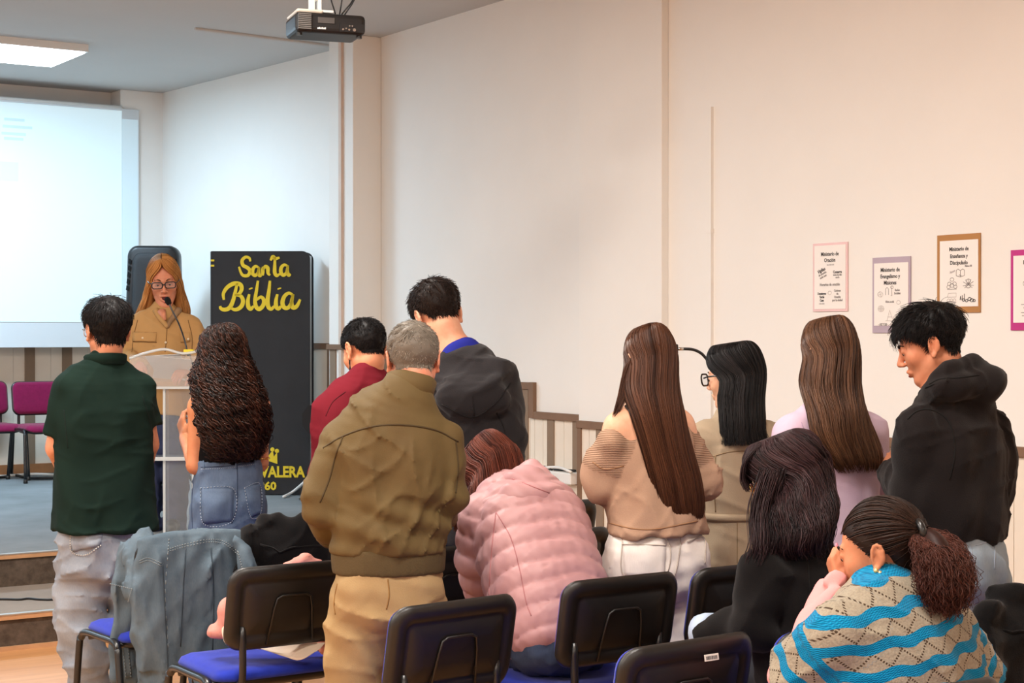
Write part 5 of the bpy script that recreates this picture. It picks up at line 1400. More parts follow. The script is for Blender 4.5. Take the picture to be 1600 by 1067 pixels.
# --- woman reading at the lectern
def p_reader():
    t, L = figure('woman with long ginger blond hair and glasses reading aloud at the lectern', 10.4, 252, 184, z=ST2)
    hd = Head(L(256, 440, -.03), rot(8, 18, 4), 1.18, mouth=1.0, fem=True, ears=False)
    SH = [L(296, 512, .0), L(208, 512, .0)]; EL = [L(313, 556, -.04), L(193, 558, -.04)]; WR = [L(290, 577, -.27), L(218, 571, -.27)]
    ms = skin('warm', (206, 142, 112))
    sp = [(L(252, 700), .15, .11), (L(252, 640), .145, .11), (L(252, 575), .15, .11), (L(252, 530), .15, .10), (L(253, 500), .12, .08), (L(256, 482, -.01), .05, .05)]
    legs = [(L(272, 690), L(272, 770), L(272, 835)), (L(234, 690), L(234, 770), L(234, 835))]
    body(t, L, hd, sp, SH, EL, WR, ms, legs, hands=(dict(d=(.4, 1, -.35), n=(.2, -.3, -1), thumb=1, curl=.2, fine=.006), dict(d=(-.25, 1, -.3), n=(-.2, -.3, -1), thumb=-1, curl=.25, fine=.006)), arm=(.045, .038, .028), neck=.048, fine=.0042)
    mj = mat('tan_twill', (182, 142, 92), .85, .1, 6, .3, 300, spec=.12)
    js = [(L(252, 655), .185, .14), (L(252, 610), .185, .14), (L(252, 570), .185, .14), (L(252, 535), .188, .135), (L(252, 510), .178, .115), (L(254, 492), .11, .085), (L(256, 480, -.01), .066, .066)]
    f, o = upper(t, L, js, SH, EL, WR, (.078, .066, .05), mj, 'jacket', h=.009, hem=L(252, 648)[2], fold=(11, .007, 40, (1, 1, .6)), crease=.009)
    ml = mat('tan_lining', (150, 120, 88), .9, .1, 10)
    for g, P in ((1, [(262, 480), (272, 492), (266, 502), (258, 498)]), (-1, [(222, 468), (236, 484), (246, 492), (238, 474)])): pass
    Q = L.hit(f, crom([(243, 484), (250, 496), (258, 506), (262, 512)], 10), .006)
    if len(Q) > 2: add('collar', MB().tube([Vector(v) for v in Q], list(np.linspace(.022, .012, len(Q))), 8).me(True), mj, t)
    Q = L.hit(f, crom([(279, 484), (272, 494), (265, 503), (261, 512)], 10), .006)
    if len(Q) > 2: add('collar', MB().tube([Vector(v) for v in Q], list(np.linspace(.022, .012, len(Q))), 8).me(True), ml, t)
    for q_ in ([(208, 519), (245, 520), (244, 534), (208, 533)], [(281, 521), (297, 519), (297, 533), (282, 535)]): patch(f, L, q_, mj, t, 'pocket_flap', .006)
    sm = mat('tan_seam', (120, 88, 52), .9)
    for q_ in ([(261, 512), (260, 530), (258, 550)], [(208, 519), (245, 520)], [(208, 534), (245, 535)], [(215, 500), (209, 525), (206, 550)], [(294, 500), (300, 525), (300, 548)]): seam(f, L, q_, .0028, sm, t)
    for q_ in ((223, 528), (259, 535), (261, 507), (294, 530)):
        c = L.hit(f, [q_], .008)
        if len(c): add('button', MB().lathe([(.008, 0), (.007, .004), (.002, .005)], 10, Matrix.Translation(Vector(c[0])) @ Matrix.Rotation(-math.pi / 2, 4, 'X')).me(True), mat('button_cream', (220, 200, 168), .4), t)
    add('neck_opening', MB().tube([Vector(L(252, 487, -.09)), Vector(L(258, 500, -.125))], [.03, .008], 8).me(True), ms, t)
    mt = denim('dark_blue_jeans', (34, 40, 66), (58, 66, 96), 5)
    lower(t, L, [(L(252, 640), .15, .115), (L(252, 670), .17, .13), (L(252, 705), .175, .135)], [(L(274, 705), L(273, 775), L(273, 840)), (L(232, 705), L(233, 775), L(232, 840))], [.088, .07, .064], mt, 'jeans', fold=(5, .006, 50, (1, 1, .8)))
    shoes(t, L, [L(272, 846), L(233, 846)], (0, 1, 0), M_BLACKP, .95)
    k = 1
    long_hair(t, hd, [(L(257, 464, .045), .135, .115, 128), (L(256, 482, .05), .158, .12, 128), (L(254, 500, .03), .17, .13, 124), (L(254, 512, .02), .165, .12, 122)], H_GOLD, n=1500, seed=5, r=.0026, amaxtop=(180, 172, 142, 130), part=.004, tonebase=.5, top=.008, loose=.05, wave=(.004, 3))
    glasses(t, hd, mat('dark_frame', (34, 24, 24), .3, spec=.5), w=.027, h=.0165, r=.003)
    eyes(t, hd); brows(t, hd, M_BROWG, .0028); lips(t, hd, mat('lips_rose', (176, 82, 76), .4, spec=.4))
    add('mouth_inside', MB().lathe([(.015, -.012), (.017, 0), (.003, .004)], 12, Matrix.Translation(Vector(hd.p(0, .086, -.066))) @ hd.R.to_4x4() @ Matrix.Rotation(-math.pi / 2, 4, 'X')).me(True), mat('mouth_dark', (92, 28, 28), .5), t)

# --- woman with the long curls
def p_curly():
    t, L = figure('woman with very long dark curls in a black sleeveless top and blue jeans', 7.0, 356, 22)
    hd = Head(L(347, 558, .02), rot(6, 6, 0), .98, fem=True)
    SH = [L(312, 634, -.05), L(404, 632, .06)]; EL = [L(305, 727, -.05), L(406, 724, .08)]; WR = [L(289, 684, .22), L(392, 700, .30)]
    ms = skin('amber', (200, 136, 98))
    sp = [(L(357, 800), .14, .11), (L(357, 730), .115, .09), (L(356, 680), .125, .095), (L(353, 640), .14, .095), (L(350, 615), .10, .07), (L(349, 596, .01), .048, .05)]
    legs = [(L(330, 810, -.03), L(326, 920), L(324, 1070)), (L(384, 810, .05), L(384, 920, .05), L(384, 1070, .06))]
    body(t, L, hd, sp, SH, EL, WR, ms, legs, hands=(dict(d=(-.1, .35, .7), n=(1, .2, 0), thumb=-1, curl=.4, fine=.006), dict(d=(-.4, 1, .2), n=(-1, 0, 0))), arm=(.046, .036, .026), neck=.047, inset=1.0)
    mt = mat('black_jersey', (14, 13, 15), .9, .2, 8, .2, 400, spec=.1)
    f, o = upper(t, L, [(L(357, 745), .136, .105), (L(357, 715), .132, .102), (L(356, 680), .138, .106), (L(354, 650), .150, .108), (L(353, 632), .135, .095), (L(352, 622), .08, .08)], SH, EL, WR, (.05, .04, .03), mt, 'crop_top', hem=L(356, 724)[2], sleeves=(0, 0), trap=0, fold=(3, .004, 60, (1, 1, 1)))
    mj = denim('mid_blue_jeans', (62, 80, 108), (104, 122, 146), 5); st = mat('denim_thread', (158, 170, 186), .9); sd = mat('denim_dark_seam', (52, 64, 88), .9)
    fj, o = lower(t, L, [(L(357, 716), .132, .102), (L(357, 745), .140, .112), (L(357, 785), .158, .128), (L(357, 825), .160, .132)], [(L(328, 835, -.03), L(325, 920), L(324, 1000), L(323, 1080)), (L(386, 835, .05), L(385, 920, .05), L(384, 1000, .05), L(384, 1080, .06))], [.088, .078, .074, .072], mj, 'jeans', waist=L(356, 719)[2],
                  butt=([L(334, 795, -.075), L(384, 793, -.03)], (.078, .075, .09)), fold=(9, .004, 60, (1, 1, .7)), h=.0085)
    seam(fj, L, [(314, 730), (356, 728), (400, 722)], .002, sd, t, 'waistband_seam', n=40); seam(fj, L, [(314, 733), (356, 731), (400, 725)], .0016, st, t, 'stitching', dash=1, n=60)
    seam(fj, L, [(370, 724), (371, 750), (370, 790), (362, 818)], .0022, sd, t, 'back_seam', n=40)
    for q_ in ([(313, 762), (365, 764), (363, 814), (318, 818)], [(382, 762), (406, 756), (408, 800), (392, 808)]):
        patch(fj, L, q_, mj, t, 'back_pocket', .003, n=10); seam(fj, L, q_ + [q_[0]], .0017, st, t, 'stitching', dash=1, n=90, off=.007)
    for x in (318, 368, 398): seam(fj, L, [(x, 718), (x + 1, 732)], .0038, mj, t, 'belt_loop')
    seam(fj, L, [(302, 750), (300, 800), (303, 860)], .002, sd, t, 'side_seam', n=30)
    shoes(t, L, [L(324, 1085), L(384, 1085, .06)], (0, 1, 0), mat('white_trainer', (206, 206, 208), .6), .92)
    long_hair(t, hd, [(L(351, 590, -.02), .132, .135, 118), (L(359, 625, -.06), .140, .125, 104), (L(365, 665, -.07), .140, .115, 94), (L(366, 700, -.07), .118, .095, 86), (L(364, 720, -.06), .085, .065, 84)], H_CURL, n=1500, N=72, seed=8, r=.0021, curl=(.0125, 10), puff=.008, clump=210, cj=.006, amaxtop=(180, 178, 150, 128), fullness=1.12, top=.014, tonebase=.24, shell=.80, tipjit=.16, loose=.10)
    collar(t, [hd.p(-.07, .02, .045), hd.p(-.05, .03, .11), hd.p(0, .035, .132), hd.p(.05, .03, .11)], .004, M_BLACKP, 'hair_band')
    add('bracelet', MB().tube([Vector(L(409, 716, .03) + .034 * arr(math.cos(a), math.sin(a), 0)) for a in np.linspace(0, 6.28, 18)[:-1]], .003, 6, True).me(True), mat('gold', (212, 168, 92), .25, metal=1.0), t)

# --- man in burgundy
def p_burgundy():
    t, L = figure('bearded man with cropped black hair and bowed head in a burgundy shirt', 6.9, 563, 30)
    hd = Head(L(569, 550, .05), rot(6, 26, 0), 1.06)
    SH = [L(519, 640, -.05), L(632, 640, .09)]; EL = [L(506, 735, .0), L(640, 730, .15)]; WR = [L(530, 770, .28), L(600, 770, .36)]
    ms = skin('fair_tan', (214, 150, 114))
    sp = [(L(565, 850), .16, .11), (L(565, 760), .155, .105), (L(566, 700), .15, .10), (L(568, 650), .14, .09), (L(572, 612), .085, .07), (L(573, 590, .03), .058, .058)]
    body(t, L, hd, sp, SH, EL, WR, ms, [(L(540, 840), L(538, 960), L(538, 1110)), (L(590, 840, .06), L(592, 960, .06), L(592, 1110, .06))], neck=.058)
    mp = mat('burgundy_cotton', (112, 28, 40), .9, .12, 5, .25, 500, spec=.12)
    f, o = upper(t, L, [(L(565, 850), .19, .14), (L(565, 780), .185, .13), (L(566, 700), .19, .13), (L(567, 650), .195, .125), (L(569, 622), .175, .105), (L(572, 600), .11, .085), (L(574, 582, .02), .066, .064)], SH, EL, WR, (.074, .066, .05), mp, 'shirt', hem=L(565, 845)[2], fold=(14, .006, 38, (1, 1, .5)))
    collar(t, [L(549, 606, .06), L(553, 590, -.0), L(575, 583, -.04), L(597, 585, .02), L(605, 596, .09)], .010, mp, flat=1.4)
    seam(f, L, [(509, 650), (520, 628), (540, 612)], .002, mat('burgundy_seam', (80, 16, 26), .9), t); seam(f, L, [(508, 668), (516, 700), (512, 730)], .002, mat('burgundy_seam', (80, 16, 26), .9), t)
    lower(t, L, [(L(565, 830), .155, .115), (L(565, 880), .17, .13)], [(L(540, 890), L(538, 980), L(538, 1120)), (L(592, 890, .06), L(592, 980, .06), L(592, 1120, .06))], [.085, .07, .062], mat('dark_trousers', (32, 34, 42), .9), 'trousers', h=.012)
    short_hair(t, hd, H_BLACK, hl=HL_FADE, th=.015, thside=.006, n=6000, L=.03, lift=.006, seed=9, jit=.35, r=.0013, tone=.2)
    # beard
    q = Field(hd.C - .14, hd.C + .14, .005)
    for g in (-1, 1): q.seg(hd.p(g * .062, .01, -.02), hd.p(g * .052, .03, -.062), .010, .012, .01); q.seg(hd.p(g * .052, .03, -.062), hd.p(0, .068, -.098), .014, .018, .012)
    q.warp(folds(3, .0015, 300)); grow(q, 'beard', M_BROWB, t)
    eyes(t, hd); brows(t, hd, M_BROWB)

# --- older man in the olive jacket
def p_olive():
    t, L = figure('grey haired man in an olive bomber jacket and khaki trousers seen from behind', 5.4, 608, 10)
    hd = Head(L(645, 566, .05), rot(-3, 16, 0), 1.02)
    SH = [L(535, 686, -.02), L(687, 684, .03)]; EL = [L(507, 785, -.06), L(694, 775, .02)]; WR = [L(515, 832, .22), L(672, 812, .30)]
    ms = skin('ruddy', (212, 146, 118))
    sp = [(L(607, 910), .165, .12), (L(608, 830), .165, .12), (L(610, 740), .17, .115), (L(614, 680), .165, .105), (L(628, 640), .12, .085), (L(636, 612, .02), .06, .06)]
    legs = [(L(563, 920, -.0), L(556, 1030), L(556, 1250)), (L(650, 920, .03), L(648, 1030, .03), L(650, 1250, .03))]
    body(t, L, hd, sp, SH, EL, WR, ms, legs, neck=.06)
    mo = mat('olive_twill', (100, 84, 50), .72, .1, 4, .2, 300, spec=.25, rgb2=(90, 72, 42))
    mr = mat('olive_rib', (86, 72, 46), .9, .1, 8, .3, 200)
    jk = [(L(607, 878), .178, .135), (L(606, 850), .190, .150), (L(606, 815), .192, .152), (L(608, 770), .195, .148), (L(611, 720), .198, .142), (L(614, 685), .192, .13), (L(620, 655), .168, .112), (L(630, 628), .105, .085), (L(636, 612, .01), .078, .074)]
    fn = folds(21, .007, 30, (1.5, 1, .5))
    f, o = upper(t, L, jk, SH, EL, WR, (.066, .068, .054), mo, 'jacket', hem=L(607, 862)[2], fold=None, h=.0085,
                 extra=lambda f: (f.warp(fn), f.warp(creases(21, .011, 50, (.5, .5, 1))), f.warp(lambda x, y, z: .010 * np.exp(-((z - L(0, 815)[2]) / .09) ** 2) * np.sin(58 * z + 14 * x + 1.4 * np.sin(9 * x) + 1)), f.warp(lambda x, y, z: .004 * np.sin(34 * x + 8 * z) * np.exp(-((z - L(0, 730)[2]) / .09) ** 2))))
    fb = Field(L(607, 900) - arr(.26, .24, .08), L(607, 850) + arr(.26, .24, .08), .008)
    fb.loft([L(607, 912), L(607, 893), L(607, 868), L(607, 846)], [.176, .182, .186, .185], [.132, .138, .142, .14], (1, 0, 0), .02, n=8); fb.plane(L(607, 893), (0, 0, -1), .006); fb.plane(L(607, 852), (0, 0, 1), .006)
    fb.warp(lambda x, y, z: .0012 * np.sin(400 * np.arctan2(x, y) * .5)); grow(fb, 'rib_hem', mr, t)
    so = mat('olive_seam', (70, 56, 32), .8)
    seam(f, L, [(505, 700), (535, 682), (580, 667), (630, 664), (680, 672), (716, 690)], .0032, so, t, 'yoke_seam', n=60)
    seam(f, L, [(536, 682), (525, 710), (514, 750), (500, 785)], .003, so, t, 'sleeve_seam', n=40); seam(f, L, [(712, 690), (716, 730), (712, 770)], .003, so, t, 'sleeve_seam', n=30)
    neckband(t, L(637, 626, .0), L(644, 586, .03) - L(637, 626, .0), .066, .063, .074, mo, 'stand_collar', .010, .008, gap=.7)
    for i, (a, b) in enumerate(zip(EL, WR)):
        a, b = np.array(a), np.array(b); u = (b - a) / np.linalg.norm(b - a)
        add('rib_cuff', MB().tube([Vector(b - u * .01), Vector(b + u * .02), Vector(b + u * .05)], [.05, .047, .042], 14).me(True), mr, t)
    mk = mat('khaki_cotton', (168, 143, 104), .85, .1, 5, .25, 320, spec=.15, rgb2=(154, 127, 88))
    fk, o = lower(t, L, [(L(606, 880), .16, .12), (L(606, 915), .178, .142), (L(605, 950), .184, .15)], [(L(562, 962, -.02), L(556, 1030, -.02), L(554, 1110), L(556, 1250)), (L(652, 958, .03), L(652, 1030, .03), L(652, 1110, .03), L(652, 1250, .03))], [.098, .088, .078, .07], mk, 'trousers', h=.009,
                  butt=([L(565, 930, -.06), L(645, 928, -.03)], (.085, .08, .085)), fold=(15, .006, 48, (1, 1, .9)), crease=.010)
    sk = mat('khaki_seam', (140, 104, 58), .9); seam(fk, L, [(606, 905), (608, 930), (604, 952)], .0025, sk, t, 'back_seam'); seam(fk, L, [(527, 912), (522, 940), (524, 960)], .0025, sk, t, 'pocket_seam')
    shoes(t, L, [L(556, 1290), L(652, 1290, .03)], (0, 1, 0), mat('brown_shoe', (70, 48, 34), .4), 1)
    short_hair(t, hd, H_GREY, th=.014, thside=.010, n=4200, L=.034, lift=.006, seed=12, jit=.3, r=.0011, tone=.42, crown=(.12, -.72, .72))
    eyes(t, hd); brows(t, hd, mat('brow_grey', (120, 112, 104), .8))

# --- tall young man in the grey hoodie
def p_hoodie():
    t, L = figure('tall young man with bowed head in a charcoal hoodie over a blue shirt', 6.6, 735, 14)
    hd = Head(L(684, 497, .08), rot(6, 32, -10), 1.12)
    SH = [L(672, 616, -.03), L(784, 606, .05)]; EL = [L(662, 720, .02), L(794, 682, .02)]; WR = [L(695, 735, .26), L(756, 690, .32)]
    ms = skin('light', (222, 168, 138))
    sp = [(L(740, 830), .17, .12), (L(739, 740), .17, .115), (L(736, 660), .18, .11), (L(732, 605), .165, .10), (L(724, 570), .115, .08), (L(712, 545, .02), .064, .062)]
    body(t, L, hd, sp, SH, EL, WR, ms, [(L(715, 840), L(712, 960), L(712, 1140)), (L(765, 840, .04), L(765, 960, .04), L(765, 1140, .04))], neck=.062)
    mb = mat('royal_blue_jersey', (36, 42, 132), .85, .1, 8, .2, 500, spec=.1)
    f, o = upper(t, L, [(L(738, 700), .175, .12), (L(735, 620), .178, .118), (L(731, 590), .15, .10), (L(724, 566), .108, .085), (L(717, 548, .01), .080, .078)], SH, EL, WR, (.05, .05, .04), mb, 't_shirt', sleeves=(0, 0), hem=L(735, 690)[2], fold=None, trap=0)
    mh = mat('charcoal_fleece', (44, 42, 44), .95, .14, 5, .35, 260, spec=.08, sheen=.1)
    rim = [L(664, 596, -.08), L(700, 610, -.165), L(742, 613, -.19), L(774, 594, -.14), L(794, 572, -.04)]
    def hood(f):
        f.ell(L(738, 622, -.12), (.155, .085, .085), .03); f.ell(L(742, 600, -.06), (.15, .08, .07), .04)
        f.chain(rim, [.016, .019, .02, .019, .017], .006, n=24); f.chain([L(745, 578, -.06), L(772, 582, -.05), L(792, 586, -.01)], [.06, .058, .045], .03)
    f, o = upper(t, L, [(L(741, 850), .195, .145), (L(740, 780), .198, .145), (L(738, 700), .205, .142), (L(736, 640), .208, .135), (L(733, 604), .18, .118), (L(729, 576), .135, .105), (L(725, 560), .105, .098)], SH, EL, WR, (.074, .076, .06), mh, 'hoodie', hem=L(740, 845)[2], fold=(17, .007, 34, (1, 1, .5)), extra=hood, trap=0.05)
    sc = mat('charcoal_seam', (26, 24, 26), .9)
    seam(f, L, [(690, 632), (735, 652), (772, 632), (798, 598)], .003, sc, t, 'hood_seam', n=50)
    seam(f, L, [(738, 616), (741, 650)], .003, sc, t, 'hood_seam'); seam(f, L, [(776, 645), (788, 670), (790, 700)], .003, sc, t, 'sleeve_seam')
    lower(t, L, [(L(740, 830), .165, .12), (L(740, 880), .18, .135)], [(L(713, 890), L(712, 980), L(712, 1140)), (L(766, 890, .04), L(765, 980, .04), L(765, 1140, .04))], [.09, .072, .064], mat('dark_trousers', (32, 34, 42), .9), 'trousers', h=.012)
    short_hair(t, hd, H_DARK, hl=HL_FADE, th=.024, thside=.008, n=4200, L=.04, lift=.012, seed=15, jit=.4, r=.0013, tone=.16, topth=.004)
    eyes(t, hd); brows(t, hd, M_BROWB)

# --- woman in the pink puffer jacket, bent forward on her chair
def p_puffer():
    t, L = figure('seated woman with auburn hair bent forward in a dusty pink quilted puffer jacket', 5.52, 868, 30)
    hd = Head(L(770, 742, .40), rot(8, 42, -6), 1.0, fem=True, ears=False)
    SH = [L(752, 800, .16), L(858, 802, .36)]; EL = [L(745, 872, .20), L(895, 880, .50)]; WR = [L(758, 938, .28), L(850, 930, .62)]
    ms = skin('light', (226, 164, 128))
    sp = [(L(872, 1005), .16, .11), (L(862, 940, .03), .165, .11), (L(845, 880, .10), .165, .11), (L(822, 820, .2), .165, .10), (L(802, 785, .29), .12, .08), (L(790, 765, .36), .055, .055)]
    legs = [(L(858, 1010, .0), L(775, 1010, .42), L(775, 1190, .45)), (L(905, 1010, .12), L(835, 1010, .56), L(838, 1180, .6))]
    body(t, L, hd, sp, SH, EL, WR, ms, legs, hands=(dict(d=(0, .6, -.8), n=(1, 0, 0)), dict(d=(0, 1, -.3), n=(-1, 0, 0))), neck=.05)
    mp = mat('pink_nylon', (186, 144, 144), .5, .06, 6, .12, 90, spec=.35, rgb2=(178, 134, 136))
    rows = [(L(872, 990, -.02), .198, .155), (L(864, 955, .01), .200, .165), (L(851, 910, .06), .200, .165), (L(837, 860, .13), .204, .16), (L(824, 815, .20), .205, .15), (L(808, 788, .27), .17, .125), (L(797, 770, .32), .11, .095)]
    a0, a1 = rows[0][0], rows[-2][0]; ax = (a1 - a0) / np.linalg.norm(a1 - a0)
    arms = [(np.array(s), np.array(e), np.array(w)) for s, e, w in zip(SH, EL, WR)]
    def quilt(f):
        def w(x, y, z):
            P = np.stack([x, y, z], -1); v = (P - a0) @ ax; c = a0 + v[:, None] * ax; lat = (P - c)[:, 0]
            da = np.full(len(v), 9.0); va = np.zeros(len(v))
            for s, e, q in arms:
                for p0, p1, o in ((s, e, 0.0), (e, q, np.linalg.norm(e - s))):
                    d = p1 - p0; tt = np.clip(((P - p0) @ d) / (d @ d), 0, 1); dist = np.linalg.norm(P - p0 - tt[:, None] * d, axis=1)
                    va = np.where(dist < da, o + tt * np.linalg.norm(d), va); da = np.minimum(da, dist)
            cv = v + .16 * np.minimum(np.abs(lat - .03), .12) - .05 * np.clip(np.abs(lat - .03) - .12, 0, 1)
            pf = lambda q: -.015 * (np.abs(np.sin(math.pi * q)) ** .42 - .6)
            m_ = np.clip((.105 - da) / .03, 0, 1)
            return m_ * pf(va / .070) + (1 - m_) * pf(cv / .072 + .3)
        f.warp(w); f.warp(folds(31, .0018, 150, (1, 1, 1)))
    f, o = upper(t, L, rows, SH, EL, WR, (.078, .070, .058), mp, 'puffer_jacket', fold=None, h=.0072, extra=quilt, trap=.06, p=2.5)
    # cut line is at the hem; hood lying on the shoulders
    fh = Field(L(815, 755, .2) - .26, L(815, 755, .2) + .26, .0075)
    fh.chain([L(765, 792, .12), L(800, 776, .10), L(840, 774, .13), L(868, 768, .2)], [.030, .034, .036, .03], .02, n=14)
    fh.chain([L(790, 772, .2), L(815, 756, .2), L(845, 756, .24), L(866, 766, .27)], [.035, .046, .042, .024], .03, n=12); fh.chain([L(814, 744, .28), L(832, 736, .28), L(850, 744, .3)], [.026, .036, .028], .03)
    fh.warp(folds(33, .006, 70)); grow(fh, 'hood', mp, t)
    sp_ = mat('pink_seam', (176, 118, 120), .7)
    for q_ in ([(778, 790), (815, 782), (850, 786), (872, 774)], [(800, 748), (832, 760), (858, 770)]): seam(fh, L, q_, .0022, sp_, t, 'hood_seam', n=26)
    seam(f, L, [(775, 800), (798, 840), (812, 890), (822, 940), (830, 962)], .002, sp_, t, 'panel_seam', n=50); seam(f, L, [(775, 800), (770, 840), (766, 890), (764, 930)], .0022, sp_, t, 'sleeve_seam', n=40)
    mj = denim('navy_jeans', (40, 50, 72), (66, 78, 100), 4)
    lower(t, L, [(L(874, 1015, -.03), .17, .14), (L(872, 990, -.02), .18, .145), (L(868, 960, .0), .17, .13)], [(L(850, 1012, .0), L(812, 1010, .2), L(775, 1012, .42), L(775, 1100, .45), L(775, 1190, .45)), (L(905, 1014, .12), L(870, 1010, .35), L(835, 1012, .56), L(838, 1100, .6), L(838, 1180, .6))], [.095, .088, .078, .068, .06], mj, 'jeans', fold=(7, .006, 50))
    shoes(t, L, [L(775, 1200, .45), L(838, 1190, .6)], (0, 1, 0), M_BLACKP, .92)
    long_hair(t, hd, [(L(776, 775, .37), .13, .11, 128), (L(764, 800, .36), .125, .10, 140), (L(750, 830, .38), .10, .08, 150)], H_RED, n=1700, seed=18, r=.0018, wave=(.006, 2), fullness=1.08, top=.012, tonebase=.36, amaxtop=(180, 178, 160, 140))

# --- woman with the very long straight brown hair
def rib_material():
    T = NT('beige_sweater'); tc = T.n('ShaderNodeTexCoord'); wv = T.n('ShaderNodeTexWave', Scale=52.0, Distortion=.6); wv.bands_direction = 'Z'; T.l(tc.outputs['Object'], wv.inputs['Vector'])
    at = T.n('ShaderNodeAttribute'); at.attribute_name = 'rib'; nz = T.n('ShaderNodeTexNoise', Scale=260.0, Detail=3.0); T.l(tc.outputs['Object'], nz.inputs['Vector'])
    rb = T.mix(wv.outputs['Fac'], lin((136, 106, 86)), lin((186, 154, 130)))
    T.l(T.mix(at.outputs['Fac'], T.mix(nz.outputs['Fac'], lin((168, 136, 114)), lin((182, 150, 126))), rb), T.b.inputs['Base Color']); T.b.inputs['Roughness'].default_value = .95; T.b.inputs['Specular IOR Level'].default_value = .08
    h = T.math('MULTIPLY', T.math('MULTIPLY', wv.outputs['Fac'], at.outputs['Fac']), 1.6)
    bp = T.n('ShaderNodeBump', Strength=.5, Distance=.003); T.l(T.math('ADD', h, T.math('MULTIPLY', nz.outputs['Fac'], .35)), bp.inputs['Height']); T.l(bp.outputs[0], T.b.inputs['Normal'])
    return T.m
def p_longhair():
    t, L = figure('woman with very long straight brown hair in a beige off shoulder sweater and white jeans', 5.78, 1020, 24)
    hd = Head(L(1014, 568, .03), rot(-4, 10, 0), 1.0, fem=True)
    SH = [L(966, 668, -.06), L(1062, 664, .06)]; EL = [L(938, 752, -.03), L(1098, 752, .08)]; WR = [L(972, 772, .22), L(1060, 775, .30)]
    ms = skin('fair', (232, 184, 152))
    sp = [(L(1024, 860), .155, .12), (L(1022, 790), .135, .10), (L(1018, 720), .135, .10), (L(1014, 670), .145, .095), (L(1012, 640), .105, .075), (L(1012, 616, .01), .05, .05)]
    legs = [(L(985, 880, -.03), L(982, 1000), L(982, 1220)), (L(1060, 880, .05), L(1060, 1000, .05), L(1060, 1220, .05))]
    body(t, L, hd, sp, SH, EL, WR, ms, legs, arm=(.050, .040, .027), neck=.046, inset=.97)
    ms_ = rib_material()
    rows = [(L(1024, 838), .178, .152), (L(1023, 812), .174, .148), (L(1022, 785), .172, .138), (L(1020, 740), .156, .124), (L(1017, 705), .150, .116), (L(1014, 684), .146, .106), (L(1012, 672), .12, .09)]
    SH2 = [L(958, 694, -.07), L(1066, 690, .07)]
    f, o = upper(t, L, rows, SH2, EL, WR, (.062, .068, .052), ms_, 'sweater', hem=L(1022, 829)[2], fold=(19, .007, 40, (1, 1, .8)), trap=0, h=.008, crease=.008)
    me = o.data; n = len(me.vertices); V = np.zeros(n * 3, np.float32); me.vertices.foreach_get('co', V); V = V.reshape(-1, 3).astype(float); rib = np.zeros(n)
    for s_, e_ in zip(SH2, EL):
        s_, e_ = np.array(s_), np.array(e_); d = e_ - s_; v_ = ((V - s_) @ d) / (d @ d); q = np.linalg.norm(V - s_ - np.clip(v_, 0, 1)[:, None] * d, axis=1)
        rib = np.maximum(rib, ((q < .085) & (v_ < .62)).astype(float))
    a = me.attributes.new('rib', 'FLOAT', 'POINT'); a.data.foreach_set('value', rib.astype(np.float32))
    seam(f, L, [(926, 722), (945, 733), (975, 728)], .0022, mat('beige_seam', (160, 120, 88), .9), t, 'sleeve_seam')
    seam(f, L, [(952, 817), (990, 826), (1030, 826), (1090, 814)], .0026, mat('beige_seam', (160, 120, 88), .9), t, 'hem_seam', n=40)
    collar(t, [L(977, 634, -.07), L(986, 645, -.10), L(993, 660, -.115), L(997, 674, -.12)], .0042, M_BLACKP, 'bra_strap')
    mw = denim('white_jeans', (222, 214, 206), (238, 232, 226), 6); st = mat('white_jeans_seam', (196, 184, 172), .9)
    fj, o = lower(t, L, [(L(1022, 815), .15, .115), (L(1023, 838), .164, .128), (L(1024, 872), .188, .15), (L(1024, 905), .19, .15)], [(L(985, 915, -.03), L(982, 1000), L(982, 1080), L(982, 1220)), (L(1062, 915, .05), L(1060, 1000, .05), L(1060, 1080, .05), L(1060, 1220, .05))], [.102, .085, .07, .06], mw, 'jeans', h=.0085,
                  butt=([L(988, 878, -.075), L(1066, 874, -.03)], (.09, .085, .095)), fold=(23, .004, 55, (1, 1, .9)))
    q_ = [(972, 840), (1041, 842), (1038, 900), (976, 900)]; patch(fj, L, q_, mw, t, 'back_pocket', .003, n=10)
    seam(fj, L, [(972, 850), (1040, 852)], .0022, st, t, 'pocket_seam', off=.006, n=20)
    for q2 in (q_ + [q_[0]], [(1062, 824), (1063, 850), (1058, 885), (1052, 905)], [(1074, 846), (1100, 840), (1102, 880)]): seam(fj, L, q2, .0022, st, t, 'seam', off=.005, n=60)
    shoes(t, L, [L(982, 1240), L(1060, 1240, .05)], (0, 1, 0), mat('white_trainer', (206, 206, 208), .6), .92)
    long_hair(t, hd, [(L(1016, 605, -.02), .100, .105, 110), (L(1027, 650, -.07), .100, .08, 94), (L(1040, 700, -.09), .098, .06, 84), (L(1054, 750, -.09), .098, .05, 82), (L(1063, 795, -.08), .09, .042, 82), (L(1067, 815, -.07), .07, .035, 82)], H_BROWN, n=2600, N=34, seed=21, r=.0014, fullness=1.0, top=.006, tonebase=.40, amaxtop=(180, 178, 150, 122), loose=.05, tipjit=.07)
    rg = np.random.RandomState(4); n = 170; P = np.zeros((n, 16, 3))
    A_ = crom([L(1000, 545, -.0), L(982, 585, -.03), L(971, 622, -.06), L(960, 652, -.09)], 16)
    for i in range(n):
        w = np.linspace(.03, .010, 16)[:, None] * rg.uniform(-1, 1, (1, 3)) * arr(1, .6, .1); P[i] = A_ + w
        P[i] = P[i, 0] + (P[i] - P[i, 0]) * rg.uniform(.75, 1.0)
    strands(P, np.linspace(.0016, .0006, 16), np.clip(rg.normal(.4, .2, (n, 1)), 0, 1), 'hair_lock', H_BROWN, t)

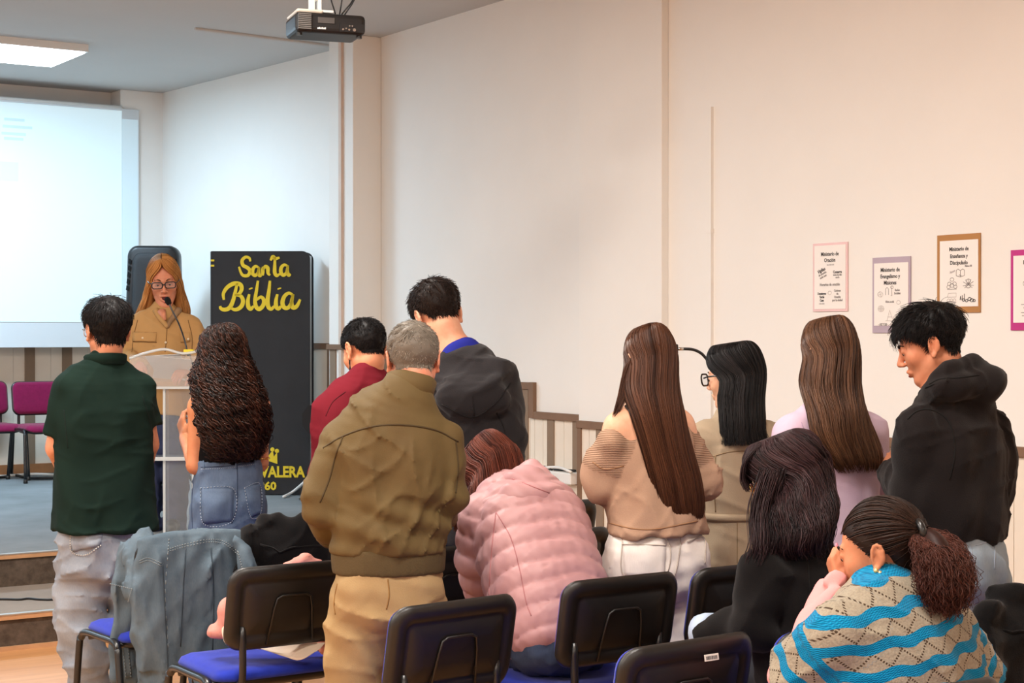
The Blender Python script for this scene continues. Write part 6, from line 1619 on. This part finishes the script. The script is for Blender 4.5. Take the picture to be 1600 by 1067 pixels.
# --- woman with black bob and glasses in the trench coat
def p_trench():
    t, L = figure('woman with straight black hair and dark glasses in a beige trench coat', 6.3, 1152, 32)
    hd = Head(L(1146, 592, .03), rot(24, 8, 0), 1.0, fem=True, ears=False)
    SH = [L(1108, 690, -.05), L(1200, 688, .06)]; EL = [L(1100, 775, .02), L(1212, 770, .1)]; WR = [L(1110, 800, .26), L(1180, 800, .32)]
    ms = skin('fair', (232, 184, 152))
    sp = [(L(1152, 880), .16, .12), (L(1152, 800), .14, .10), (L(1152, 740), .14, .10), (L(1152, 690), .145, .095), (L(1150, 660), .10, .075), (L(1149, 640, .01), .05, .05)]
    body(t, L, hd, sp, SH, EL, WR, ms, [(L(1125, 900), L(1125, 1000), L(1125, 1160)), (L(1180, 900, .05), L(1180, 1000, .05), L(1180, 1160, .05))], neck=.046)
    mt = mat('trench_cotton', (172, 154, 130), .85, .06, 4, .2, 240, spec=.15)
    rows = [(L(1152, 920), .20, .16), (L(1152, 870), .19, .15), (L(1152, 830), .172, .135), (L(1152, 803), .160, .125), (L(1153, 770), .168, .13), (L(1153, 725), .172, .125), (L(1152, 692), .165, .11), (L(1150, 668), .11, .085), (L(1149, 648, .01), .07, .065)]
    f, o = upper(t, L, rows, SH, EL, WR, (.074, .068, .055), mt, 'trench_coat', hem=L(1152, 915)[2], fold=(25, .006, 36, (1, 1, .35)))
    sm = mat('trench_seam', (146, 124, 96), .9)
    add('belt', MB().tube([Vector(v) for v in f.snap([L(1152, 803) + arr(.17 * math.cos(a), .135 * math.sin(a), .0) for a in np.linspace(0, 6.28, 40)[:-1]], .002)], .009, 6, True, 1.6).me(True), mt, t)
    for q_ in ([(1100, 718), (1140, 706), (1180, 706), (1206, 714)], [(1118, 712), (1116, 760), (1118, 800)], [(1152, 810), (1152, 860), (1152, 880)]): seam(f, L, q_, .0025, sm, t, n=30)
    lower(t, L, [(L(1152, 880), .15, .11), (L(1152, 910), .16, .12)], [(L(1126, 910), L(1125, 1000), L(1125, 1160)), (L(1180, 910, .05), L(1180, 1000, .05), L(1180, 1160, .05))], [.08, .065, .055], mat('dark_trousers', (32, 34, 42), .9), 'trousers', h=.013)
    long_hair(t, hd, [(L(1150, 622, -.0), .100, .11, 106), (L(1152, 650, -.02), .106, .105, 104), (L(1154, 672, -.03), .118, .10, 102), (L(1157, 688, -.03), .134, .105, 100), (L(1158, 694, -.03), .142, .108, 100)], H_BLACK, n=2000, seed=24, r=.0015, fullness=1.03, top=.010, tonebase=.25, loose=.03, tipjit=.05, amaxtop=(180, 176, 138, 108))
    glasses(t, hd, mat('black_frame', (16, 14, 14), .25, spec=.5), w=.029, h=.022, r=.0034)
    eyes(t, hd); brows(t, hd, M_BROWB, .0025)

# --- woman with brown hair in lilac
def p_lilac():
    t, L = figure('woman with long brown hair in a pale lilac top beside the young man in black', 5.65, 1300, 24)
    hd = Head(L(1294, 558, .03), rot(2, 8, 0), 1.0, fem=True)
    SH = [L(1238, 678, -.06), L(1356, 676, .07)]; EL = [L(1226, 765, .0), L(1372, 765, .12)]; WR = [L(1250, 800, .25), L(1340, 800, .32)]
    ms = skin('fair', (232, 184, 152))
    sp = [(L(1300, 880), .15, .11), (L(1300, 800), .135, .10), (L(1299, 730), .14, .10), (L(1297, 680), .15, .095), (L(1295, 645), .11, .075), (L(1294, 618, .01), .05, .05)]
    body(t, L, hd, sp, SH, EL, WR, ms, [(L(1270, 890), L(1270, 1010), L(1270, 1240)), (L(1332, 890, .05), L(1332, 1010, .05), L(1332, 1240, .05))], neck=.046)
    mt = mat('lilac_knit', (206, 184, 200), .92, .06, 6, .25, 300, spec=.1, rgb2=(198, 172, 194))
    rows = [(L(1300, 870), .17, .13), (L(1300, 820), .16, .12), (L(1300, 770), .162, .122), (L(1299, 720), .168, .12), (L(1298, 682), .172, .108), (L(1296, 652), .12, .088), (L(1295, 630, .01), .072, .066)]
    f, o = upper(t, L, rows, SH, EL, WR, (.070, .060, .048), mt, 'lilac_top', hem=L(1300, 862)[2], fold=(27, .005, 36, (1, 1, .6)))
    seam(f, L, [(1252, 660), (1262, 690), (1262, 730)], .002, mat('lilac_seam', (176, 150, 172), .9), t)
    lower(t, L, [(L(1300, 850), .15, .115), (L(1300, 900), .165, .13)], [(L(1270, 900), L(1270, 1010), L(1270, 1240)), (L(1332, 900, .05), L(1332, 1010, .05), L(1332, 1240, .05))], [.085, .07, .06], mat('dark_trousers', (32, 34, 42), .9), 'trousers', h=.013)
    long_hair(t, hd, [(L(1295, 600, -.01), .104, .11, 112), (L(1304, 640, -.06), .110, .095, 98), (L(1316, 680, -.09), .125, .07, 88), (L(1332, 715, -.10), .115, .055, 82), (L(1340, 738, -.09), .085, .042, 82)], H_BROWN2, n=2300, N=30, seed=27, r=.0015, fullness=1.0, top=.008, tonebase=.42, loose=.07, wave=(.004, 2.2), tipjit=.2, amaxtop=(180, 178, 150, 122))

# --- young man in the black hoodie
def p_youth():
    t, L = figure('young man in profile with black hair and a black hoodie, standing under the posters', 5.3, 1490, 42)
    hd = Head(L(1453, 543, .02), rot(30, 20, 0), .985)
    SH = [L(1438, 672, -.10), L(1546, 668, .10)]; EL = [L(1428, 765, -.04), L(1548, 770, .12)]; WR = [L(1402, 734, .20), L(1500, 790, .33)]
    ms = skin('bronze', (200, 136, 104))
    sp = [(L(1488, 880), .155, .11), (L(1487, 800), .155, .11), (L(1488, 720), .165, .11), (L(1490, 665), .165, .10), (L(1486, 625), .115, .08), (L(1474, 600, .0), .06, .058)]
    legs = [(L(1458, 880), L(1456, 1000), L(1456, 1280)), (L(1520, 880, .06), L(1522, 1000, .06), L(1524, 1280, .06))]
    body(t, L, hd, sp, SH, EL, WR, ms, legs, hands=(dict(d=L(1385, 715, .28) - L(1402, 734, .20), n=(1, .2, -.3), thumb=-1, curl=.5, fine=.005), None), neck=.055, fine=.0038)
    mh = mat('black_fleece', (30, 26, 26), .95, .16, 4, .35, 240, spec=.08, sheen=.08)
    def hood(f):
        f.chain([L(1458, 604, -.07), L(1468, 589, -.10), L(1490, 576, -.10), L(1522, 572, -.02), L(1538, 580, .06)], [.022, .026, .030, .030, .026], .014, n=16)
        f.chain([L(1453, 620, -.06), L(1470, 610, -.11), L(1500, 604, -.13), L(1538, 596, -.06), L(1552, 592, .03)], [.03, .034, .040, .042, .034], .018, n=16)
        f.ell(L(1520, 608, -.07), (.075, .055, .05), .03)
    rows = [(L(1488, 850), .182, .14), (L(1487, 800), .188, .15), (L(1487, 740), .19, .145), (L(1488, 690), .186, .135), (L(1489, 655), .17, .118), (L(1487, 628), .13, .10), (L(1482, 606), .09, .085)]
    f, o = upper(t, L, rows, SH, EL, WR, (.072, .076, .058), mh, 'hoodie', hem=L(1488, 842)[2], fold=(29, .009, 30, (1.2, 1, .4)), extra=hood, trap=.06, h=.0078, crease=.008, cani=(1, 1, .6))
    sm = mat('black_seam', (10, 9, 9), .9)
    for q_ in ([(1418, 655), (1432, 643), (1452, 640), (1474, 650), (1488, 672), (1492, 710), (1484, 750)], [(1452, 600), (1470, 592), (1500, 590), (1530, 586)], [(1446, 606), (1460, 600)]): seam(f, L, q_, .0026, sm, t, n=50)
    add('drawstring', MB().tube(crom([L(1446, 604, -.03), L(1437, 612, -.02), L(1434, 624, -.01)], 10), .0032, 6).me(True), sm, t)
    mj = denim('light_blue_jeans', (120, 140, 158), (160, 174, 186), 5); st = mat('denim_thread', (158, 170, 186), .9)
    fj, o = lower(t, L, [(L(1490, 830), .16, .12), (L(1491, 865), .178, .14), (L(1492, 900), .182, .145)], [(L(1460, 910, -.02), L(1456, 1000), L(1456, 1280)), (L(1524, 910, .06), L(1524, 1000, .06), L(1524, 1280, .06))], [.105, .095, .085], mj, 'jeans', butt=([L(1470, 880, -.07), L(1530, 880, -.02)], (.085, .08, .085)), fold=(31, .005, 50))
    for q_ in ([(1516, 850), (1520, 880), (1518, 910)], [(1524, 852), (1552, 848), (1554, 890)]): seam(fj, L, q_, .0022, st, t, n=24)
    shoes(t, L, [L(1456, 1300), L(1524, 1300, .06)], (0, 1, 0), M_BLACKP, 1)
    hl = ((0, .088), (35, .076), (58, .046), (72, .018), (80, -.012), (88, .0), (100, .028), (118, -.004), (140, -.035), (180, -.05))
    short_hair(t, hd, H_BLACK, hl=hl, th=.027, thside=.008, n=5200, L=.050, lift=.017, seed=30, jit=.42, topth=.008, r=.0013, tone=.22, sweep=(0, .35, -.15), crown=(0, -.55, .83))
    eyes(t, hd, (40, 24, 18)); brows(t, hd, M_BROWB, .0042, .003); lips(t, hd, mat('lips_brown', (164, 88, 72), .45, spec=.35))

# --- woman in the black blazer, seated sideways
def p_blazer():
    t, L = figure('seated woman with wavy plum black hair in a black blazer with a pale cuff', 4.95, 1255, 40)
    hd = Head(L(1230, 752, .10), rot(34, 22, 0), 1.0, fem=True, ears=False)
    SH = [L(1196, 898, -.07), L(1300, 892, .11)]; EL = [L(1176, 985, -.10), L(1322, 985, .16)]; WR = [L(1106, 990, .02), L(1250, 1010, .36)]
    ms = skin('rosy', (214, 150, 122))
    sp = [(L(1278, 1060), .16, .12), (L(1264, 990, .02), .15, .105), (L(1254, 930, .04), .15, .10), (L(1248, 890, .05), .15, .095), (L(1244, 858, .06), .105, .075), (L(1240, 830, .08), .05, .05)]
    legs = [(L(1262, 1070, .0), L(1195, 1062, .38), L(1195, 1330, .40)), (L(1308, 1070, .13), L(1252, 1062, .52), L(1252, 1310, .55))]
    body(t, L, hd, sp, SH, EL, WR, ms, legs, hands=(dict(d=(-.1, .8, -.55), n=(.6, 0, -.5), curl=.3), None), neck=.048)
    mb = mat('black_wool', (20, 18, 18), .92, .2, 5, .3, 300, spec=.1, sheen=.06)
    rows = [(L(1282, 1085), .20, .16), (L(1272, 1030, .01), .19, .15), (L(1262, 975, .03), .182, .14), (L(1253, 925, .04), .185, .13), (L(1249, 890, .05), .172, .115), (L(1246, 860, .06), .12, .09), (L(1243, 838, .07), .078, .072)]
    f, o = upper(t, L, rows, SH, EL, WR, (.080, .070, .056), mb, 'blazer', fold=(33, .007, 36, (1, 1, .6)), trap=.058)
    collar(t, [L(1212, 862, .0), L(1222, 846, -.05), L(1246, 838, -.075), L(1276, 842, -.01), L(1290, 858, .09)], .019, mb, flat=1.2)
    e, w = np.array(EL[0]), np.array(WR[0]); u = (w - e) / np.linalg.norm(w - e)
    add('turned_cuff', MB().tube([Vector(w - u * .03), Vector(w + u * .0), Vector(w + u * .028)], [.060, .062, .058], 18).me(True), mat('pale_blue_lining', (168, 184, 206), .85, .08, 20), t)
    seam(f, L, [(1262, 858), (1266, 930), (1272, 1000)], .0025, mat('black_seam', (10, 9, 9), .9), t, 'back_seam', n=30)
    collar(t, [L(1262, 808, -.06), L(1276, 803, -.05), L(1290, 800, -.02)], .006, M_SILVER, 'hair_clip', flat=1.6)
    lower(t, L, [(L(1285, 1085), .17, .14), (L(1280, 1060), .18, .145)], [(L(1264, 1078), L(1230, 1070, .2), L(1195, 1068, .38), L(1195, 1330, .4)), (L(1310, 1078, .13), L(1282, 1070, .33), L(1252, 1068, .52), L(1252, 1310, .55))], [.095, .088, .078, .06], mat('dark_trousers', (32, 34, 42), .9), 'trousers', h=.013)
    long_hair(t, hd, [(L(1240, 792, .04), .125, .122, 112), (L(1240, 825, .02), .135, .12, 112), (L(1238, 850, .02), .135, .11, 118), (L(1242, 872, .02), .115, .10, 116)], H_PLUM, n=2100, N=34, seed=33, r=.0018, fullness=1.12, top=.014, tonebase=.38, wave=(.012, 2.4), curl=(.004, 4), loose=.10, tipjit=.26, amaxtop=(180, 178, 150, 120))
    rg = np.random.RandomState(7); n = 260; P = np.zeros((n, 20, 3)); A_ = crom([L(1208, 740, .0), L(1196, 780, -.02), L(1192, 815, -.05), L(1192, 850, -.10), L(1186, 872, -.10)], 20)
    for i in range(n):
        w_ = rg.uniform(-1, 1, (1, 3)) * arr(.035, .03, .02); P[i] = A_ + w_ + .008 * np.sin(np.linspace(0, 9, 20) + rg.uniform(0, 6))[:, None] * arr(1, .5, 0)
    strands(P, np.linspace(.0019, .0007, 20), np.clip(rg.normal(.36, .2, (n, 1)), 0, 1), 'hair_lock', H_PLUM, t)
    # fringe over the forehead
    n = 240; P = np.zeros((n, 12, 3))
    for i in range(n):
        a = rg.uniform(-.9, .9); P[i] = crom([hd.p(.05 * a, .03, .135), hd.p(.085 * a, .085, .105), hd.p(.085 * a - .01, .112, .06), hd.p(.085 * a - .016, .112, .025 + rg.uniform(-.01, .01))], 12) + rg.normal(0, .003, (1, 3))
    strands(P, np.linspace(.0018, .0008, 12), np.clip(rg.normal(.36, .2, (n, 1)), 0, 1), 'fringe', H_PLUM, t)
    glasses(t, hd, mat('gold', (212, 168, 92), .25, metal=1.0), w=.027, h=.022, r=.0018)
    eyes(t, hd); brows(t, hd, M_BROWB)

# --- woman in the striped cardigan
def knit_material():
    T = NT('striped_cardigan_knit'); b = T.b
    def at(n):
        a = T.n('ShaderNodeAttribute'); a.attribute_name = n; return a.outputs['Fac']
    u, v, rg = at('cu'), at('cv'), at('rag')
    wv = T.math('MULTIPLY', T.math('SINE', T.math('MULTIPLY', u, 62.0)), 0.0045)
    vv = T.math('ADD', v, wv)
    fr = T.math('FRACT', T.math('DIVIDE', vv, 0.066))
    band = T.math('LESS_THAN', fr, 0.40)
    band = T.math('MAXIMUM', band, T.math('LESS_THAN', T.math('ABSOLUTE', rg), 0.016))
    # eyelet lattice
    a_ = T.math('ADD', T.math('MULTIPLY', u, 14.5), T.math('MULTIPLY', v, 15.2)); c_ = T.math('SUBTRACT', T.math('MULTIPLY', u, 14.5), T.math('MULTIPLY', v, 15.2))
    def line(p, q):
        l = T.math('LESS_THAN', T.math('ABSOLUTE', T.math('SUBTRACT', T.math('FRACT', p), 0.5)), 0.05)
        return T.math('MULTIPLY', l, T.math('GREATER_THAN', T.math('FRACT', T.math('MULTIPLY', q, 7.0)), 0.45))
    eye = T.math('MAXIMUM', line(a_, c_), line(c_, a_))
    tc = T.n('ShaderNodeTexCoord'); nz = T.n('ShaderNodeTexNoise', Scale=170.0, Detail=3.0); T.l(tc.outputs['Object'], nz.inputs['Vector'])
    beige = T.mix(nz.outputs['Fac'], lin((120, 110, 94)), lin((166, 156, 138)))
    beige = T.mix(eye, beige, lin((70, 56, 44)))
    st = T.math('SINE', T.math('MULTIPLY', T.math('ADD', v, T.math('MULTIPLY', T.math('ABSOLUTE', T.math('SUBTRACT', T.math('FRACT', T.math('MULTIPLY', u, 120.0)), 0.5)), 0.006)), 1250.0))
    blue = T.mix(T.math('MULTIPLY_ADD', st, 0.5, 0.5), lin((4, 96, 138)), lin((14, 134, 178)))
    T.l(T.mix(band, beige, blue), b.inputs['Base Color'])
    b.inputs['Roughness'].default_value = .95; b.inputs['Specular IOR Level'].default_value = .06; b.inputs['Sheen Weight'].default_value = .1
    h = T.math('ADD', T.math('MULTIPLY', band, T.math('MULTIPLY_ADD', st, .25, 1.0)), T.math('MULTIPLY', nz.outputs['Fac'], .8)); h = T.math('SUBTRACT', h, eye)
    bp = T.n('ShaderNodeBump', Strength=.7, Distance=.003); T.l(h, bp.inputs['Height']); T.l(bp.outputs[0], b.inputs['Normal'])
    return T.m
def p_striped():
    t, L = figure('seated woman with a frizzy ponytail in a beige and turquoise striped cardigan', 4.2, 1388, 32)
    hd = Head(L(1374, 866, .08), rot(30, 14, 0), 1.05, fem=True)
    SH = [L(1314, 996, -.10), L(1474, 984, .12)]; EL = [L(1240, 1068, -.02), L(1522, 1075, .2)]; WR = [L(1312, 916, .12), L(1440, 1110, .42)]
    ms = skin('amber2', (198, 136, 102))
    sp = [(L(1398, 1130), .19, .14), (L(1394, 1060), .185, .13), (L(1390, 1000), .175, .115), (L(1386, 970, .01), .15, .10), (L(1382, 945, .04), .105, .085), (L(1377, 925, .07), .055, .055)]
    legs = [(L(1370, 1140, .05), L(1270, 1135, .5), L(1270, 1470, .5)), (L(1440, 1140, .15), L(1350, 1135, .62), L(1350, 1450, .65))]
    body(t, L, hd, sp, SH, EL, WR, ms, legs, hands=(dict(d=L(1300, 878, .15) - L(1312, 916, .12), n=L(1340, 880, .14) - L(1300, 880, .14), thumb=1, curl=.85, fine=.0042, k=.92), None), neck=.055, fine=.0042)
    mk = knit_material()
    rows = [(L(1402, 1140), .25, .20), (L(1398, 1080), .245, .195), (L(1393, 1030), .235, .18), (L(1389, 990), .215, .155), (L(1386, 962, .01), .17, .125), (L(1383, 940, .03), .115, .10), (L(1379, 922, .05), .082, .078)]
    f, o = upper(t, L, rows, SH, EL, WR, (.088, .094, .06), mk, 'cardigan', sleeves=(.96, .96), fold=(35, .005, 34, (1, 1, .8)), h=.0068, trap=.07)
    me = o.data; n = len(me.vertices); V = np.zeros(n * 3, np.float32); me.vertices.foreach_get('co', V); V = V.reshape(-1, 3).astype(float)
    da = np.full(n, 9.0); cu = V[:, 0] + .0; cv = V[:, 2] - .18 * V[:, 0]; 
    dt = np.full(n, 9.0)
    A = crom(np.array([np.concatenate([q, [a]]) for q, a, _ in rows]), 20)
    for i in range(19):
        d = A[i + 1, :3] - A[i, :3]; tt = np.clip(((V - A[i, :3]) @ d) / (d @ d), 0, 1); q = V - A[i, :3] - tt[:, None] * d
        rx = A[i, 3] + (A[i + 1, 3] - A[i, 3]) * tt; dt = np.minimum(dt, np.linalg.norm(q * arr(1, 1.3, 1), axis=1) - rx)
    au = np.zeros(n); av = np.zeros(n)
    for s_, e_ in zip(SH, EL):
        s_, e_ = np.array(s_), np.array(e_); d = e_ - s_; Ld = np.linalg.norm(d); d = d / Ld; r_ = V - s_; v_ = r_ @ d; q = r_ - np.clip(v_, -.02, Ld)[:, None] * d; dist = np.linalg.norm(q, axis=1) - .094
        b1 = np.cross(d, arr(0, 1, 0)); b1 /= np.linalg.norm(b1); b2 = np.cross(d, b1); u_ = np.arctan2(r_ @ b1, r_ @ b2) * .1
        hit = dist < da; av = np.where(hit, v_, av); au = np.where(hit, u_, au); da = np.minimum(da, dist)
    arm = (da < .022) & (av > .05); rag = np.where(da < .022, av - .05, .5)
    for nm, val in (('cu', np.where(arm, au, cu)), ('cv', np.where(arm, av + .02, cv)), ('rag', rag)):
        a = me.attributes.new(nm, 'FLOAT', 'POINT'); a.data.foreach_set('value', val.astype(np.float32))
    mblue = mat('turquoise_knit', (8, 116, 158), .95, .15, 60, .5, 300, spec=.06)
    neckband(t, L(1381, 950, .035), (0, .25, 1), .098, .092, .034, mblue, 'collar', .014, -.010)
    e, w = np.array(EL[0]), np.array(WR[0])
    fs = Field(np.minimum(e, w) - .12, np.maximum(e, w) + .12, .0065); fs.chain([e, e * .6 + w * .4, e * .25 + w * .75, w], [.058, .056, .050, .046], .02, flat=True, n=10)
    fs.warp(folds(37, .007, 75, (1, 1, 1))); grow(fs, 'pink_sleeve', mat('pale_pink_cotton', (222, 150, 148), .9, .06, 8, .2, 300, spec=.1), t)
    fw, o = lower(t, L, [(L(1402, 1160), .21, .17), (L(1400, 1120), .22, .18)], [(L(1372, 1150, .05), L(1320, 1145, .28), L(1270, 1140, .5), L(1270, 1470, .5)), (L(1442, 1150, .15), L(1395, 1145, .4), L(1350, 1140, .62), L(1350, 1450, .65))], [.11, .10, .085, .07], mat('dark_trousers', (32, 34, 42), .9), 'trousers', h=.014)
    # hair drawn back to the tie, then the frizzy tail
    tie = L(1440, 830, .0); rng = np.random.RandomState(41); td = hd.loc(tie[None])[0] - Head.C0; td /= np.linalg.norm(td); n = 3200
    D = rng.normal(size=(n * 3, 3)); D /= np.linalg.norm(D, axis=1)[:, None]; p0 = Head.C0 + D * hd.skull(D)[:, None]
    ha, hz = np.radians([0, 35, 58, 75, 88, 100, 115, 135, 180]), np.array([.066, .058, .036, .006, -.002, .022, .0, -.045, -.07])
    hl_ = np.interp(np.arctan2(np.abs(p0[:, 0]), p0[:, 1] + .01), ha, hz); D = D[p0[:, 2] > hl_][:n]; S = len(D); N = 14
    P = np.zeros((S, N, 3)); hh = rng.uniform(.004, .017, (S, 1)); jt = rng.normal(0, .03, (S, 3))
    om = np.arccos(np.clip(D @ td, -1, .999))[:, None]
    for i in range(N):
        q = i / (N - 1); d = (np.sin((1 - q) * om) * D + np.sin(q * om) * (td + jt)) / np.sin(om); d /= np.linalg.norm(d, axis=1)[:, None]
        P[:, i] = Head.C0 + d * (hd.skull(d)[:, None] + hh * (.5 + .8 * q) + .010 * math.sin(math.pi * q) * np.clip(d[:, 2:3], 0, 1))
    P = hd.C + hd.k * (P @ hd.Rn.T); tie2 = hd.C + hd.k * (hd.Rn @ (Head.C0 + td * (hd.skull(td[None])[0] + .012)))
    P[:, -1] = tie2 + rng.normal(0, .008, (S, 3))
    f2 = Field(hd.C - .17, hd.C + .17, .006); X, Y, Z = np.meshgrid(*f2.ax, indexing='ij'); Pq = hd.loc(np.stack([X, Y, Z], -1).reshape(-1, 3)); Dq = Pq - Head.C0; Rl = np.linalg.norm(Dq, axis=1)
    hq = np.interp(np.arctan2(np.abs(Pq[:, 0]), Pq[:, 1] + .01), ha, hz); fd = np.clip((Pq[:, 2] - hq) / .03, 0, 1) ** .6
    f2.F = (np.maximum(Rl - hd.skull(Dq / np.maximum(Rl, 1e-6)[:, None]) - .012 * (.2 + .8 * fd), (hq - Pq[:, 2]) * .8) * hd.k).reshape(X.shape).astype(np.float32)
    V, Q = f2.mesh(1)
    strands(P, np.linspace(.0014, .0011, N), np.clip(.34 + rng.normal(0, .2, (S, 1)), 0, 1), 'hair', H_DARK, t, (V, Q, np.full(len(V), .2)))
    add('hair_tie', MB().tube([Vector(tie2 + .026 * (math.cos(a) * arr(0, .4, .9) + math.sin(a) * arr(.5, .8, -.3))) for a in np.linspace(0, 6.28, 20)[:-1]], .010, 8, True).me(True), M_BLACKM, t)
    n = 2300; N = 30; q = np.linspace(0, 1, N)
    Cn = crom([tie2, L(1456, 842, -.02), L(1472, 875, -.06), L(1478, 915, -.08), L(1478, 950, -.08)], N)
    wd = np.interp(q, [0, .12, .35, .7, 1], [.012, .04, .075, .085, .05])
    a = rng.uniform(0, 6.28, (n, 1)); rr = np.sqrt(rng.uniform(0, 1, (n, 1))); ph = rng.uniform(0, 6.28, (n, 1)); ln = rng.uniform(.6, 1.08, (n, 1))
    qi = np.clip(q[None] * ln, 0, 1); B = np.stack([np.interp(qi, q, Cn[:, i]) for i in range(3)], -1); wq = np.interp(qi, q, wd)
    P = B + (rr * wq * np.cos(a))[..., None] * arr(1, 0, .1) + (rr * wq * np.sin(a))[..., None] * arr(.1, .75, .2)
    P += (.0065 * np.sin(40 * qi + ph))[..., None] * arr(1, .3, .2) + (.0065 * np.cos(36 * qi + 2 * ph))[..., None] * arr(.2, 1, .4) + .010 * np.cumsum(rng.normal(0, 1, (n, N, 3)), 1) * (qi ** .7)[..., None] / math.sqrt(N)
    ft = Field(Cn.min(0) - .13, Cn.max(0) + .13, .010); ft.chain(Cn[::3], np.interp(q[::3], [0, .12, .35, .7, 1], [.005, .010, .026, .030, .01]), .02)
    V, Q = ft.mesh(1)
    strands(P, np.linspace(.0012, .0007, N), np.clip(.45 + .12 * qi[:, -1:] + rng.normal(0, .2, (n, 1)), 0, 1), 'ponytail', H_RED2, t, (V, Q, np.full(len(V), .1)))
    for dx in (0, .006):
        c = hd.p(-.0875, -.007, -.030 - dx); add('earring', MB().lathe([(.0015, -.007), (.006, -.003), (.0065, .001), (.003, .006)], 12, Matrix.Translation(Vector(c) + Vector((dx, -.003 - dx, 0)))).me(True), mat('gold_pearl', (240, 214, 150), .2, metal=.6), t)
    eyes(t, hd); brows(t, hd, M_BROWB); lips(t, hd, mat('lips_brown', (164, 88, 72), .45, spec=.35))
    c0, c1 = L(1309, 876, .16), L(1307, 848, .16)
    tag(add('pink_pen', MB().tube([Vector(c0), Vector(c0 * .3 + c1 * .7), Vector(c1)], [.0045, .0062, .002], 8).me(True), mat('pink_plastic', (206, 120, 138), .4, spec=.4), t))
H_RED2 = hairmat('hair_dark_auburn', (28, 14, 12), (96, 56, 46), 0.5)
ONLY = None
for fn in (p_polo, p_reader, p_curly, p_burgundy, p_olive, p_hoodie, p_puffer, p_longhair, p_trench, p_lilac, p_youth, p_blazer, p_striped):
    if ONLY is None or fn.__name__ in ONLY: fn()
